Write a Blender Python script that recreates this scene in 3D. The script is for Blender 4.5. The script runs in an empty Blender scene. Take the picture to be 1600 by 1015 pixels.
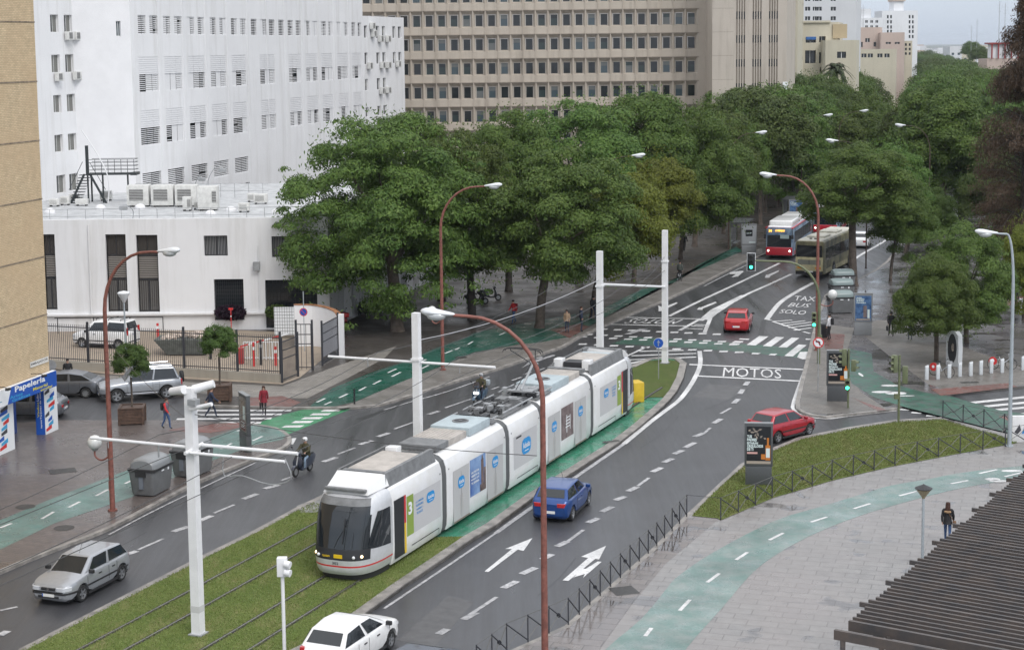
import bpy, bmesh, math, random
import numpy as np
from mathutils import Vector, Matrix, Euler
random.seed(7); rng=np.random.default_rng(7)
SC=bpy.context.scene; COL=SC.collection; PI=math.pi
# ---------------------------------------------------------------- camera model (also used to survey the ground plan)
H=19.5;FPX=2650.;CX,CY=800.,389.;PITCH=math.atan(.119);ROLL=.0108
c_,s_=math.cos(PITCH),math.sin(PITCH); FW=Vector((0,c_,-s_));U0=Vector((0,s_,c_));X0=Vector((1,0,0))
RT=X0*math.cos(ROLL)-U0*math.sin(ROLL); UPV=U0*math.cos(ROLL)+X0*math.sin(ROLL)
def G(px,py,z=0.):
    d=FW+RT*((px-CX)/FPX)+UPV*((CY-py)/FPX); t=(z-H)/d.z; return Vector((d.x*t,d.y*t,z))
def D(px,py,Y):
    d=FW+RT*((px-CX)/FPX)+UPV*((CY-py)/FPX); t=Y/d.y; return Vector((d.x*t,Y,H+d.z*t))
cam=bpy.data.cameras.new('camera'); co=bpy.data.objects.new('camera',cam); COL.objects.link(co)
cam.sensor_width=36; cam.lens=FPX/1600*36; cam.shift_x=0; cam.shift_y=-(507.5-CY)/1600
cam.clip_start=.5; cam.clip_end=20000
co.matrix_world=Matrix.Translation((0,0,H))@Matrix((RT,UPV,-FW)).transposed().to_4x4()
SC.camera=co
# ---------------------------------------------------------------- materials
MATS={}
def newmat(name):
    m=bpy.data.materials.new(name); m.use_nodes=True; nt=m.node_tree
    b=[n for n in nt.nodes if n.type=='BSDF_PRINCIPLED'][0]; return m,nt,b
def mat(name,col,rough=.5,metal=0.,var=0.,scale=3.,bump=0.,bscale=None,spec=None,coat=0.,emit=None,estr=0.,col2=None,rvar=0.,trans=0.,detail=5):
    if name in MATS: return MATS[name]
    m,nt,b=newmat(name); N=nt.nodes;L=nt.links
    b.inputs['Base Color'].default_value=(*col,1); b.inputs['Roughness'].default_value=rough; b.inputs['Metallic'].default_value=metal
    if spec is not None: b.inputs['Specular IOR Level'].default_value=spec
    if coat: b.inputs['Coat Weight'].default_value=coat; b.inputs['Coat Roughness'].default_value=.05
    if trans: b.inputs['Transmission Weight'].default_value=trans
    if emit: b.inputs['Emission Color'].default_value=(*emit,1); b.inputs['Emission Strength'].default_value=estr
    if var or bump or col2 or rvar:
        tc=N.new('ShaderNodeNewGeometry'); nz=N.new('ShaderNodeTexNoise'); nz.inputs['Scale'].default_value=scale; nz.inputs['Detail'].default_value=detail; nz.inputs['Roughness'].default_value=.65
        L.new(tc.outputs['Position'],nz.inputs['Vector'])
        if var or col2:
            a=tuple(c*(1-var) for c in col); d=col2 if col2 else tuple(min(1,c*(1+var)) for c in col)
            rp=N.new('ShaderNodeValToRGB'); rp.color_ramp.elements[0].position=.35; rp.color_ramp.elements[1].position=.65
            rp.color_ramp.elements[0].color=(*a,1); rp.color_ramp.elements[1].color=(*d,1)
            L.new(nz.outputs['Fac'],rp.inputs['Fac']); L.new(rp.outputs['Color'],b.inputs['Base Color'])
        if rvar:
            mr=N.new('ShaderNodeMapRange'); mr.inputs['From Min'].default_value=.35; mr.inputs['From Max'].default_value=.65
            mr.inputs['To Min'].default_value=max(.02,rough-rvar); mr.inputs['To Max'].default_value=min(1,rough+rvar)
            L.new(nz.outputs['Fac'],mr.inputs['Value']); L.new(mr.outputs['Result'],b.inputs['Roughness'])
        if bump:
            n2=N.new('ShaderNodeTexNoise'); n2.inputs['Scale'].default_value=bscale or scale*4; L.new(tc.outputs['Position'],n2.inputs['Vector'])
            bp=N.new('ShaderNodeBump'); bp.inputs['Strength'].default_value=bump; bp.inputs['Distance'].default_value=.02
            L.new(n2.outputs['Fac'],bp.inputs['Height']); L.new(bp.outputs['Normal'],b.inputs['Normal'])
    MATS[name]=m; return m
def mixrgb(nt,fac,a,b,mode='MIX'):
    n=nt.nodes.new('ShaderNodeMix'); n.data_type='RGBA'; n.blend_type=mode
    for s,v in ((0,fac),(6,a),(7,b)):
        if hasattr(v,'node'): nt.links.new(v,n.inputs[s])
        elif isinstance(v,(int,float)): n.inputs[s].default_value=v
        else: n.inputs[s].default_value=(*v,1)
    return n.outputs[2]
def noise(nt,vec,scale,detail=4,rough=.6,lo=.35,hi=.65,tmin=0.,tmax=1.):
    n=nt.nodes.new('ShaderNodeTexNoise'); n.inputs['Scale'].default_value=scale; n.inputs['Detail'].default_value=detail; n.inputs['Roughness'].default_value=rough
    nt.links.new(vec,n.inputs['Vector']); r=nt.nodes.new('ShaderNodeMapRange')
    r.inputs[1].default_value=lo;r.inputs[2].default_value=hi;r.inputs[3].default_value=tmin;r.inputs[4].default_value=tmax
    nt.links.new(n.outputs['Fac'],r.inputs[0]); return r.outputs[0]
def mapping(nt,rot=0.,scale=(1,1,1),rx=0.,ry=0.):
    g=nt.nodes.new('ShaderNodeNewGeometry'); mp=nt.nodes.new('ShaderNodeMapping'); mp.inputs['Rotation'].default_value=(rx,ry,rot); mp.inputs['Scale'].default_value=scale
    nt.links.new(g.outputs['Position'],mp.inputs['Vector']); return mp.outputs[0]
def paving(name,c1,c2,mortar,rot,bw,bh,r0,r1,puddle=.0,wetscale=.25,stain=None,ms=.012,bumpd=.4,vec=None):
    m,nt,b=newmat(name); N=nt.nodes;L=nt.links
    v=mapping(nt,rot) if vec is None else vec(nt)
    br=N.new('ShaderNodeTexBrick'); br.inputs['Scale'].default_value=1; br.inputs['Brick Width'].default_value=bw; br.inputs['Row Height'].default_value=bh
    br.inputs['Mortar Size'].default_value=ms; br.inputs['Color1'].default_value=(*c1,1); br.inputs['Color2'].default_value=(*c2,1); br.inputs['Mortar'].default_value=(*mortar,1)
    br.inputs['Bias'].default_value=0; br.inputs['Mortar Smooth'].default_value=.3
    L.new(v,br.inputs['Vector'])
    g=mapping(nt)
    big=noise(nt,g,wetscale,5,.6,.38,.62)
    fine=noise(nt,g,2.5,6,.7,.3,.7,.82,1.12)
    cm=mixrgb(nt,1.,br.outputs['Color'],fine,'MULTIPLY')
    st=stain or tuple(c*.62 for c in c1)
    cc=mixrgb(nt,big,cm,mixrgb(nt,.55,cm,st))
    L.new(cc,b.inputs['Base Color'])
    mr=N.new('ShaderNodeMapRange'); mr.inputs[3].default_value=r1; mr.inputs[4].default_value=r0; L.new(big,mr.inputs[0]); 
    if puddle:
        pd=noise(nt,g,.55,3,.5,.60-puddle*.1,.66-puddle*.1)
        ad=N.new('ShaderNodeMix'); ad.data_type='FLOAT'; L.new(pd,ad.inputs[0]); L.new(mr.outputs[0],ad.inputs[2]); ad.inputs[3].default_value=.06
        L.new(ad.outputs[0],b.inputs['Roughness'])
        c3=mixrgb(nt,pd,cc,mixrgb(nt,1.,cc,(.55,.55,.55),'MULTIPLY')); L.new(c3,b.inputs['Base Color'])
    else: L.new(mr.outputs[0],b.inputs['Roughness'])
    bp=N.new('ShaderNodeBump'); bp.inputs['Strength'].default_value=bumpd; bp.inputs['Distance'].default_value=.01; bp.invert=True
    L.new(br.outputs['Fac'],bp.inputs['Height']); L.new(bp.outputs['Normal'],b.inputs['Normal'])
    MATS[name]=m; return m
# ---------------------------------------------------------------- objects
def label(o,lab=None,cat=None,group=None,kind=None):
    if lab: o['label']=lab
    if cat: o['category']=cat
    if group: o['group']=group
    if kind: o['kind']=kind
    return o
def thing(name,lab,cat,loc=(0,0,0),rz=0.,group=None):
    o=bpy.data.objects.new(name,None); COL.objects.link(o); o.location=loc; o.rotation_euler=(0,0,rz); o.empty_display_size=.3
    return label(o,lab,cat,group)
def copy_tree(o,parent=None):
    c=o.copy(); COL.objects.link(c)
    if parent is not None: c.parent=parent
    for ch in list(o.children): copy_tree(ch,c)
    return c
TXT={}
def text_geo(s,bold=0.):
    k=(s,bold)
    if k not in TXT:
        cu=bpy.data.curves.new('txt','FONT'); cu.body=s; cu.size=1.; cu.resolution_u=2; cu.offset=bold; cu.fill_mode='FRONT'
        o=bpy.data.objects.new('txt',cu); me=o.to_mesh()
        vs=[(v.co.x,v.co.y) for v in me.vertices]; fs=[tuple(p.vertices) for p in me.polygons]
        o.to_mesh_clear(); bpy.data.objects.remove(o); bpy.data.curves.remove(cu)
        if vs:
            x0=min(v[0] for v in vs);x1=max(v[0] for v in vs);y0=min(v[1] for v in vs);y1=max(v[1] for v in vs)
            vs=[((x-x0)/(x1-x0),(y-y0)/(y1-y0)) for x,y in vs]
        TXT[k]=(vs,fs)
    return TXT[k]
class MB:
    def __init__(s,M=None): s.v=[];s.f=[];s.m=[];s.mats=[];s.M=M or Matrix()
    def mi(s,mt):
        if mt not in s.mats: s.mats.append(mt)
        return s.mats.index(mt)
    def poly(s,pts,mt,faces=None):
        b=len(s.v); s.v+=[tuple(s.M@Vector(p)) for p in pts]; k=s.mi(mt)
        if faces is None: s.f.append(tuple(range(b,b+len(pts)))); s.m.append(k)
        else:
            for f in faces: s.f.append(tuple(b+i for i in f)); s.m.append(k)
    def box(s,c,d,mt,rz=0.,R=None):
        x,y,z=(k/2 for k in d); M=Matrix.Translation(c)@(R.to_4x4() if R is not None else Matrix.Rotation(rz,4,'Z'))
        p=[M@Vector(q) for q in ((-x,-y,-z),(x,-y,-z),(x,y,-z),(-x,y,-z),(-x,-y,z),(x,-y,z),(x,y,z),(-x,y,z))]
        s.poly(p,mt,[(0,3,2,1),(4,5,6,7),(0,1,5,4),(1,2,6,5),(2,3,7,6),(3,0,4,7)])
    def bbox(s,c,d,mt,bv=.02,rz=0.,seg=2,taper=1.):   # bevelled box
        bm=bmesh.new(); bmesh.ops.create_cube(bm,size=1)
        for v in bm.verts:
            t=taper if v.co.z<0 else 1.
            v.co=Vector((v.co.x*d[0]*t,v.co.y*d[1]*t,v.co.z*d[2]))
        bmesh.ops.bevel(bm,geom=bm.edges[:],offset=bv,segments=seg,affect='EDGES',profile=.6)
        M=Matrix.Translation(c)@Matrix.Rotation(rz,4,'Z'); s.bm(bm,mt,M)
    def bm(s,bm,mt,M=Matrix()):
        bm.verts.index_update(); s.poly([M@v.co for v in bm.verts],mt,[tuple(v.index for v in f.verts) for f in bm.faces]); bm.free()
    def hexa(s,p,mt): s.poly(p,mt,[(0,3,2,1),(4,5,6,7),(0,1,5,4),(1,2,6,5),(2,3,7,6),(3,0,4,7)])
    def prism(s,pts,z0,z1,mt,side=None,bottom=False):
        n=len(pts); a=sum(pts[i][0]*pts[(i+1)%n][1]-pts[(i+1)%n][0]*pts[i][1] for i in range(n))
        if a<0: pts=pts[::-1]
        s.poly([(p[0],p[1],z1) for p in pts],mt)
        s.poly([(p[0],p[1],z0) for p in pts]+[(p[0],p[1],z1) for p in pts],side or mt,[(i,(i+1)%n,n+(i+1)%n,n+i) for i in range(n)])
        if bottom: s.poly([(p[0],p[1],z0) for p in pts[::-1]],mt)
    def slab(s,pts,y0,y1,mt):   # outline in x,z extruded along y
        n=len(pts); s.poly([(p[0],y0,p[1]) for p in pts],mt); s.poly([(p[0],y1,p[1]) for p in pts[::-1]],mt)
        s.poly([(p[0],y0,p[1]) for p in pts]+[(p[0],y1,p[1]) for p in pts],mt,[(i,n+i,n+(i+1)%n,(i+1)%n) for i in range(n)])
    def loft(s,rings,mt,closed=True,caps=True,mts=None):
        n=len(rings[0]); P=[p for r in rings for p in r]; F=[]
        e=n if closed else n-1
        for j in range(len(rings)-1):
            for i in range(e): F.append((j*n+i,j*n+(i+1)%n,(j+1)*n+(i+1)%n,(j+1)*n+i))
        s.poly(P,mt,F)
        if caps and closed: s.poly(rings[0][::-1],mt); s.poly(rings[-1],mt)
    def tube(s,path,r,mt,n=8,caps=True):
        path=[Vector(p) for p in path]; R=r if isinstance(r,(list,tuple)) else [r]*len(path); rings=[]; up=None
        for i,p in enumerate(path):
            t=(path[min(i+1,len(path)-1)]-path[max(i-1,0)]).normalized()
            if up is None: up=Vector((1,0,0)) if abs(t.z)>.8 else Vector((0,0,1))
            a=t.cross(up).normalized(); b=a.cross(t).normalized(); up=b
            rings.append([p+(a*math.cos(2*PI*k/n)+b*math.sin(2*PI*k/n))*R[i] for k in range(n)])
        s.loft(rings,mt,caps=caps)
    def lathe(s,prof,c,mt,n=16,M=Matrix()):
        c=Vector(c); s.loft([[c+M@Vector((r*math.cos(2*PI*k/n),r*math.sin(2*PI*k/n),z)) for k in range(n)] for r,z in prof],mt)
    def disc(s,c,nrm,r,mt,n=20):
        q=Vector(nrm).to_track_quat('Z','Y'); c=Vector(c)
        s.poly([c+q@Vector((r*math.cos(2*PI*k/n),r*math.sin(2*PI*k/n),0)) for k in range(n)],mt)
    def cyl(s,a,b,r,mt,n=16,r2=None): s.tube([a,b],[r,r2 if r2 else r],mt,n)
    def sphere(s,c,r,mt,sx=1,sy=1,sz=1,nu=12,nv=8):
        s.lathe([(max(1e-4,r*math.sin(PI*j/nv)),-r*math.cos(PI*j/nv)) for j in range(nv+1)],c,mt,nu,Matrix.Diagonal((sx,sy,sz)))
    def text(s,t,o,u,v,mt,bold=0.02):    # box o + a*u + b*v
        vs,fs=text_geo(t,bold); o=Vector(o);u=Vector(u);v=Vector(v)
        s.poly([o+u*a+v*b for a,b in vs],mt,fs)
    def build(s,name,parent=None,angle=40,lab=None,cat=None,group=None,kind=None,link=True):
        me=bpy.data.meshes.new(name); me.from_pydata(s.v,[],s.f)
        for m in s.mats: me.materials.append(m)
        me.polygons.foreach_set('material_index',s.m); 
        me.polygons.foreach_set('use_smooth',[angle>0]*len(s.f))
        me.update()
        if angle>0: me.set_sharp_from_angle(angle=math.radians(angle))
        o=bpy.data.objects.new(name,me)
        if link: COL.objects.link(o)
        if parent is not None: o.parent=parent
        return label(o,lab,cat,group,kind)
def interp(p,t):
    for i in range(len(p)-1):
        if t<=p[i+1][0]:
            k=(t-p[i][0])/max(1e-9,p[i+1][0]-p[i][0]); return p[i][1]+(p[i+1][1]-p[i][1])*k
    return p[-1][1]
def smoothline(pts,n=4):
    pts=[Vector(p) for p in pts]; out=[]
    for i in range(len(pts)-1):
        p0=pts[max(i-1,0)];p1=pts[i];p2=pts[i+1];p3=pts[min(i+2,len(pts)-1)]
        for k in range(n):
            t=k/n; out.append(.5*((2*p1)+(p2-p0)*t+(2*p0-5*p1+4*p2-p3)*t*t+(3*p1-3*p2+p3-p0)*t**3))
    out.append(pts[-1]); return out
# ================================================================ GROUND
ROADZ=0.; SW=.12
asphalt=None
def mk_asphalt(name,c,r0,r1):
    m,nt,b=newmat(name); g=mapping(nt)
    gs=mapping(nt,rot=.385,scale=(1.,.06,1))
    big=noise(nt,g,.12,5,.6,.35,.65); streak=noise(nt,gs,1.1,4,.6,.35,.68); fine=noise(nt,g,22,3,.8,.3,.7,.75,1.25); blot=noise(nt,g,1.3,6,.7,.4,.75)
    a=mixrgb(nt,big,tuple(k*.8 for k in c),tuple(k*1.15 for k in c)); a=mixrgb(nt,streak,a,mixrgb(nt,1.,a,(.72,.72,.74),'MULTIPLY'))
    a=mixrgb(nt,mixrgb(nt,1.,blot,(.35,.35,.35),'MULTIPLY'),a,tuple(k*.55 for k in c)); a=mixrgb(nt,1.,a,fine,'MULTIPLY')
    nt.links.new(a,b.inputs['Base Color'])
    mr=nt.nodes.new('ShaderNodeMapRange'); mr.inputs[3].default_value=r1; mr.inputs[4].default_value=r0; nt.links.new(streak,mr.inputs[0]); nt.links.new(mr.outputs[0],b.inputs['Roughness'])
    n2=nt.nodes.new('ShaderNodeTexNoise'); n2.inputs['Scale'].default_value=60; nt.links.new(g,n2.inputs['Vector']); bp=nt.nodes.new('ShaderNodeBump'); bp.inputs['Strength'].default_value=.25; bp.inputs['Distance'].default_value=.01
    nt.links.new(n2.outputs['Fac'],bp.inputs['Height']); nt.links.new(bp.outputs['Normal'],b.inputs['Normal']); MATS[name]=m; return m
M_asph=mk_asphalt('wet asphalt',(.064,.065,.070),.27,.5)
M_pave_l=paving('brown wet paving',(.15,.125,.115),(.11,.093,.09),(.06,.052,.05),.385,.42,.21,.22,.42,0)
M_pave_r=paving('grey slab paving',(.262,.256,.253),(.232,.227,.227),(.165,.16,.158),.30,1.05,.55,.25,.5,.1,stain=(.22,.19,.175),ms=.022)
M_pave_w=paving('worn grey paving',(.2,.185,.17),(.15,.14,.13),(.09,.085,.08),.385,.4,.2,.35,.7,0,wetscale=.6)
M_pave_e=paving('dark wet promenade',(.15,.14,.14),(.1,.095,.1),(.05,.05,.05),.25,.8,.4,.14,.36,.3,wetscale=.3)
M_kerb=mat('kerb stone',(.24,.225,.21),.6,var=.35,scale=2.,bump=.3,rvar=.2)
M_kerbd=mat('dark kerb stone',(.1,.095,.09),.5,var=.4,scale=1.5,bump=.3)
def worn(name,c,under,amt,scale=2.2,rough=.45,hi=None):
    m,nt,b=newmat(name); g=mapping(nt)
    n=noise(nt,g,scale,7,.75,.5-.12+amt,.5+.12+amt); f=noise(nt,g,14,3,.7,.3,.7,.85,1.15)
    big=noise(nt,g,.35,4,.6,.35,.65,.8,1.15)
    a=mixrgb(nt,n,c,under); a=mixrgb(nt,1.,a,f,'MULTIPLY'); a=mixrgb(nt,1.,a,big,'MULTIPLY'); nt.links.new(a,b.inputs['Base Color'])
    mr=nt.nodes.new('ShaderNodeMapRange'); mr.inputs[3].default_value=rough-.15; mr.inputs[4].default_value=rough+.15; nt.links.new(noise(nt,g,.8,4),mr.inputs[0]); nt.links.new(mr.outputs[0],b.inputs['Roughness'])
    MATS[name]=m; return m
M_white=worn('road paint white',(.62,.62,.62),(.25,.25,.26),.13,5.)
M_whitew=worn('worn road paint',(.45,.45,.46),(.13,.13,.14),.06,4.)
M_teal=worn('teal cycle paint',(.12,.20,.18),(.21,.25,.235),.03,1.1,.32)
M_tealL=worn('dull teal cycle paint',(.105,.20,.18),(.12,.18,.165),.02,1.5,.35)
M_dgreen=worn('dark green cycle paint',(.012,.085,.06),(.03,.075,.06),.04,1.4,.35)
M_green=worn('bright green cycle paint',(.04,.23,.10),(.06,.16,.1),.05,1.5,.4)
M_greenr=worn('worn green crossing paint',(.03,.12,.08),(.06,.075,.07),.0,2.5,.45)
M_gpad=worn('green platform paint',(.045,.23,.14),(.09,.17,.13),.06,1.2,.2)
M_redp=worn('red tactile paving',(.17,.065,.055),(.14,.10,.09),.02,3,.4)
def mk_grass(name,c1,c2,c3):
    m,nt,b=newmat(name); g=mapping(nt)
    a=mixrgb(nt,noise(nt,g,.5,5,.7,.35,.65),c1,c2); a=mixrgb(nt,noise(nt,mapping(nt,rot=.385,scale=(1,.35,1)),1.1,7,.75,.5,.72),a,c3); a=mixrgb(nt,1.,a,noise(nt,g,30,3,.8,.3,.7,.6,1.4),'MULTIPLY')
    nt.links.new(a,b.inputs['Base Color']); b.inputs['Roughness'].default_value=.9; b.inputs['Specular IOR Level'].default_value=.15
    n2=nt.nodes.new('ShaderNodeTexNoise'); n2.inputs['Scale'].default_value=25; nt.links.new(g,n2.inputs['Vector']); bp=nt.nodes.new('ShaderNodeBump'); bp.inputs['Strength'].default_value=.8; bp.inputs['Distance'].default_value=.06
    nt.links.new(n2.outputs['Fac'],bp.inputs['Height']); nt.links.new(bp.outputs['Normal'],b.inputs['Normal']); MATS[name]=m; return m
M_grass=mk_grass('lawn green',(.10,.145,.036),(.14,.175,.05),(.22,.20,.095))
M_turf=mk_grass('short turf',(.075,.10,.03),(.09,.12,.035),(.11,.12,.05))
M_blade=mat('grass blade',(.075,.13,.02),.7,var=.35,scale=1.2)
def flat(px,z,m,name=None,mb=None,smooth=0):
    pts=[G(p[0],p[1],z) for p in px]
    if smooth: pts=smoothline(pts+[pts[0]],smooth)[:-1]
    n=len(pts); a=sum(pts[i][0]*pts[(i+1)%n][1]-pts[(i+1)%n][0]*pts[i][1] for i in range(n))
    if a<0: pts=pts[::-1]
    b=mb or MB(); b.poly(pts,m)
    if name: return b.build(name,angle=0,kind='structure')
    return b
def ribbon(mb,pts,w,z,m,z0=None,side=0):
    pts=[Vector(p) for p in pts]; L=[];R=[]
    for i,p in enumerate(pts):
        t=(pts[min(i+1,len(pts)-1)]-pts[max(i-1,0)]); t.z=0; t.normalize(); n=Vector((t.y,-t.x,0))
        o=n*(w/2*side); L.append(p-n*w/2+o);R.append(p+n*w/2+o)
    if z0 is None: mb.loft([[ (a.x,a.y,z),(b.x,b.y,z)][::-1] for a,b in zip(L,R)],m,closed=False)
    else: mb.loft([[(a.x,a.y,z0),(a.x,a.y,z),(b.x,b.y,z),(b.x,b.y,z0)][::-1] for a,b in zip(L,R)],m,closed=False)
    if z0 is not None:
        for k in(0,-1): mb.poly([(L[k].x,L[k].y,z0),(L[k].x,L[k].y,z),(R[k].x,R[k].y,z),(R[k].x,R[k].y,z0)],m)
# base sheet & road
b=MB(); b.poly([(-9000,-200,-.06),(9000,-200,-.06),(9000,16000,-.06),(-9000,16000,-.06)],mat('distant ground',(.09,.1,.07),.9,var=.4,scale=.02)); b.build('ground',angle=0,kind='structure')
b=MB(); b.poly([(-120,20,0),(160,20,0),(400,1400,0),(-120,1400,0)],M_asph); b.build('road',angle=0,kind='structure')
AV=Vector((.251,1,0))            # direction of the avenue
kl=G(1195,396,SW); kr=G(1418,365,SW)
# --- near left pavement
K1=[(-260,1010),(0,891),(85,856),(170,823),(258,777),(318,747),(400,714),(415,709),(442,698),(452,688),(448,678),(430,668),(395,662),(285,656),(184,656),(100,656),(-120,668)]
P1=[G(*p,SW) for p in K1]
b=MB(); b.prism([(p.x,p.y) for p in P1+[Vector((-75,80,0)),Vector((-75,40,0))]],-.02,SW,M_pave_l,M_kerbd); b.build('pavement_left',angle=0,kind='structure')
b=MB(); ribbon(b,smoothline(P1[:13],3),.22,SW+.006,M_kerb,-.01,side=0); b.build('kerb_left',kind='structure')
# --- pavement with yard, trees and buildings
K2=[(-260,590),(0,604),(170,612),(296,618),(302,632),(373,634),(455,636),(553,635),(575,633),(593,631),(630,620),(693,600),(780,574),(843,553),(880,540),(903,526),(945,507),(985,490),(1035,470),(1100,440),(1160,410),(1195,396)]
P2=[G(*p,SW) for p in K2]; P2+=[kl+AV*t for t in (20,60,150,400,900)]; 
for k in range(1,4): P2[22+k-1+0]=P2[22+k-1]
b=MB(); b.prism([(p.x,p.y) for p in P2]+[(-120,1060),(-120,95)],-.02,SW,paving('damp park paving with canopy shade',(.085,.074,.066),(.06,.053,.049),(.03,.028,.026),.385,.4,.2,.25,.6,0,wetscale=.3),M_kerbd)  # damp paving, its colour also darkened to stand in for tree canopy shade
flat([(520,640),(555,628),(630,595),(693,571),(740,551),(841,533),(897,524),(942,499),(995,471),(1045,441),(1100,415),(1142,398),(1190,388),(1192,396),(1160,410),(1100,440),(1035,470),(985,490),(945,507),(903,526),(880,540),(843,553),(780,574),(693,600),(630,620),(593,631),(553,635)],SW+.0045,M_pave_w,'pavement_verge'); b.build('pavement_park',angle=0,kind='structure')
b=MB(); ribbon(b,P2[4:],.24,SW+.006,M_kerb,-.01); b.build('kerb_park',kind='structure')
# --- peninsula and right promenade
K3=[(1418,365),(1405,385),(1387,408),(1370,421),(1342,436),(1310,446),(1290,462),(1280,490),(1272,520),(1260,570),(1246,628),(1247,637),(1256,643),(1268,647),(1290,650),(1325,646),(1363,642),(1400,637),(1437,628),(1490,615),(1600,603),(1900,580)]
P3=[kr+AV*t for t in (900,400,150,60,20)]+[G(*p,SW) for p in K3]
b=MB(); b.prism([(p.x,p.y) for p in P3]+[(380,100),(380,1060)],-.02,SW,M_pave_e,M_kerbd); b.build('promenade_right',angle=0,kind='structure')
b=MB(); ribbon(b,P3[:-4],.24,SW+.006,M_kerb,-.01); b.build('kerb_promenade',kind='structure')
# lighter worn paving at the tip of the promenade
flat([(1280,505),(1335,512),(1320,560),(1345,612),(1385,638),(1325,644),(1290,647),(1268,645),(1256,641),(1249,634),(1263,570),(1274,522)],SW+.003,M_pave_w,'pavement_tip')
flat([(1335,512),(1370,500),(1445,500),(1500,540),(1600,575),(1800,590),(1900,579),(1600,601),(1490,612),(1450,600),(1395,560)],SW+.002,M_pave_w,'pavement_docks')
# --- right plaza
K4=[(700,1085),(770,1030),(886,978),(931,937),(971,902),(1021,858),(1072,807),(1115,767),(1160,725),(1211,699),(1250,683),(1325,668),(1400,656),(1472,652),(1560,674),(1640,692),(1900,720)]
P4=[G(*p,SW) for p in K4]
b=MB(); b.prism([(p.x,p.y) for p in P4]+[(60,20),(-8,20)],-.02,SW,M_pave_r,M_kerbd); b.build('plaza',angle=0,kind='structure')
b=MB(); ribbon(b,P4[:14],.2,SW+.006,M_kerb,-.01); b.build('kerb_plaza',kind='structure')
flat([(770,1032),(886,980),(931,939),(971,904),(1021,860),(1074,809),(1135,800),(1100,830),(1040,880),(990,940),(940,1010),(900,1080),(750,1080)],SW+.003,paving('brown plaza slabs',(.21,.185,.175),(.16,.145,.14),(.09,.085,.08),.30,1.05,.55,.12,.45,.5,ms=.02),'plaza_border')
FENCE2=[(1126,812),(1208,777),(1296,751),(1389,729),(1487,710),(1592,694)]
GR=[(1081,805),(1115,770),(1162,728),(1213,702),(1252,686),(1326,671),(1400,659),(1472,655),(1515,668),(1555,678),(1590,691)]+FENCE2[::-1][1:]+[(1122,809)]
flat(GR,SW+.02,M_grass,'grass_plaza')
# --- tram median
ML=[G(*p,SW) for p in [(-60,1060),(28,1015),(314,869),(400,827),(463,793),(510,770)]]
ML+= [Vector((-8.28,72.83,SW)).lerp(G(983,573,SW),t) for t in (.2,.4,.6,.8,.93)]+[G(*p,SW) for p in [(983,573),(1010,561),(1035,558),(1062,560),(1073,568),(1068,590),(1058,610),(1046,625),(1030,640),(1000,666),(965,693),(835,776),(775,820),(740,840),(685,878),(630,915),(567,961),(490,1010)]]
ML+= [Vector((-8.2,51,SW)),Vector((-9.6,47,SW)),Vector((-18.5,47,SW))]
b=MB(); b.prism([(p.x,p.y) for p in ML],-.02,SW,M_gpad,M_kerbd); b.build('tram_median',angle=0,kind='structure')
b=MB(); ribbon(b,ML[1:12],.28,SW+.03,M_kerb,-.01,side=1); ribbon(b,ML[11:30],.42,SW+.05,M_kerb,-.01,side=1); b.build('kerb_median',kind='structure')
TD=Vector((.378,.926,0)).normalized(); TN=Vector((TD.y,-TD.x,0))      # tram axis and its right hand normal
T0=Vector((-4.56,61.63,0))-TN*1.325                                   # axis point beside the front end of the side wall
g1=[p+Vector((0,0,0)) for p in ML]
def inset(p,d): return p
near=[G(*p,SW) for p in [(-52,1058),(36,1015),(316,873),(402,831),(462,798),(490,785),(545,800),(640,840),(735,838),(684,872),(628,908),(564,953),(486,1003)]]+[Vector((-8.6,51,SW)),Vector((-10,47.5,SW)),Vector((-18.2,47.5,SW))]
b=MB(); b.poly([(p.x,p.y,SW+.02) for p in near],M_grass); lawn=b.build('grass_median',angle=0,kind='structure')
flat([(990,574),(1012,564),(1035,561),(1060,563),(1069,570),(1064,590),(1054,609),(1044,620),(940,621),(940,600)],SW+.02,M_turf,'turf_tip')
flat([(463,790),(510,772),(520,780),(505,800),(470,800)],SW+.024,mat('bare concrete',(.2,.2,.19),.5,var=.4,scale=2),'concrete_patch')
# rails
M_rail=mat('polished rail',(.22,.21,.2),.38,metal=.7); M_railbed=mat('rail groove',(.03,.028,.022),.8)
def axis(lat,t): return T0+TN*lat+TD*t
def rail(path):
    b=MB(); ribbon(b,path,.055,SW+.05,M_rail,SW+.0); 
    ribbon(b,[p for p in path],.2,SW+.028,M_railbed); return b
for lat,bend in ((-.72,0),(.72,0),(-4.2,0),(-2.76,0)):
    pts=[]
    for t in range(-22,37,2):
        off=0. if t>-2 else -.0016*(t+2)**2
        pts.append(axis(lat+(-.3 if lat<-2 else 0)+off*.6,t))
    rail(pts).build('tram_rail',kind='structure')
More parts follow.
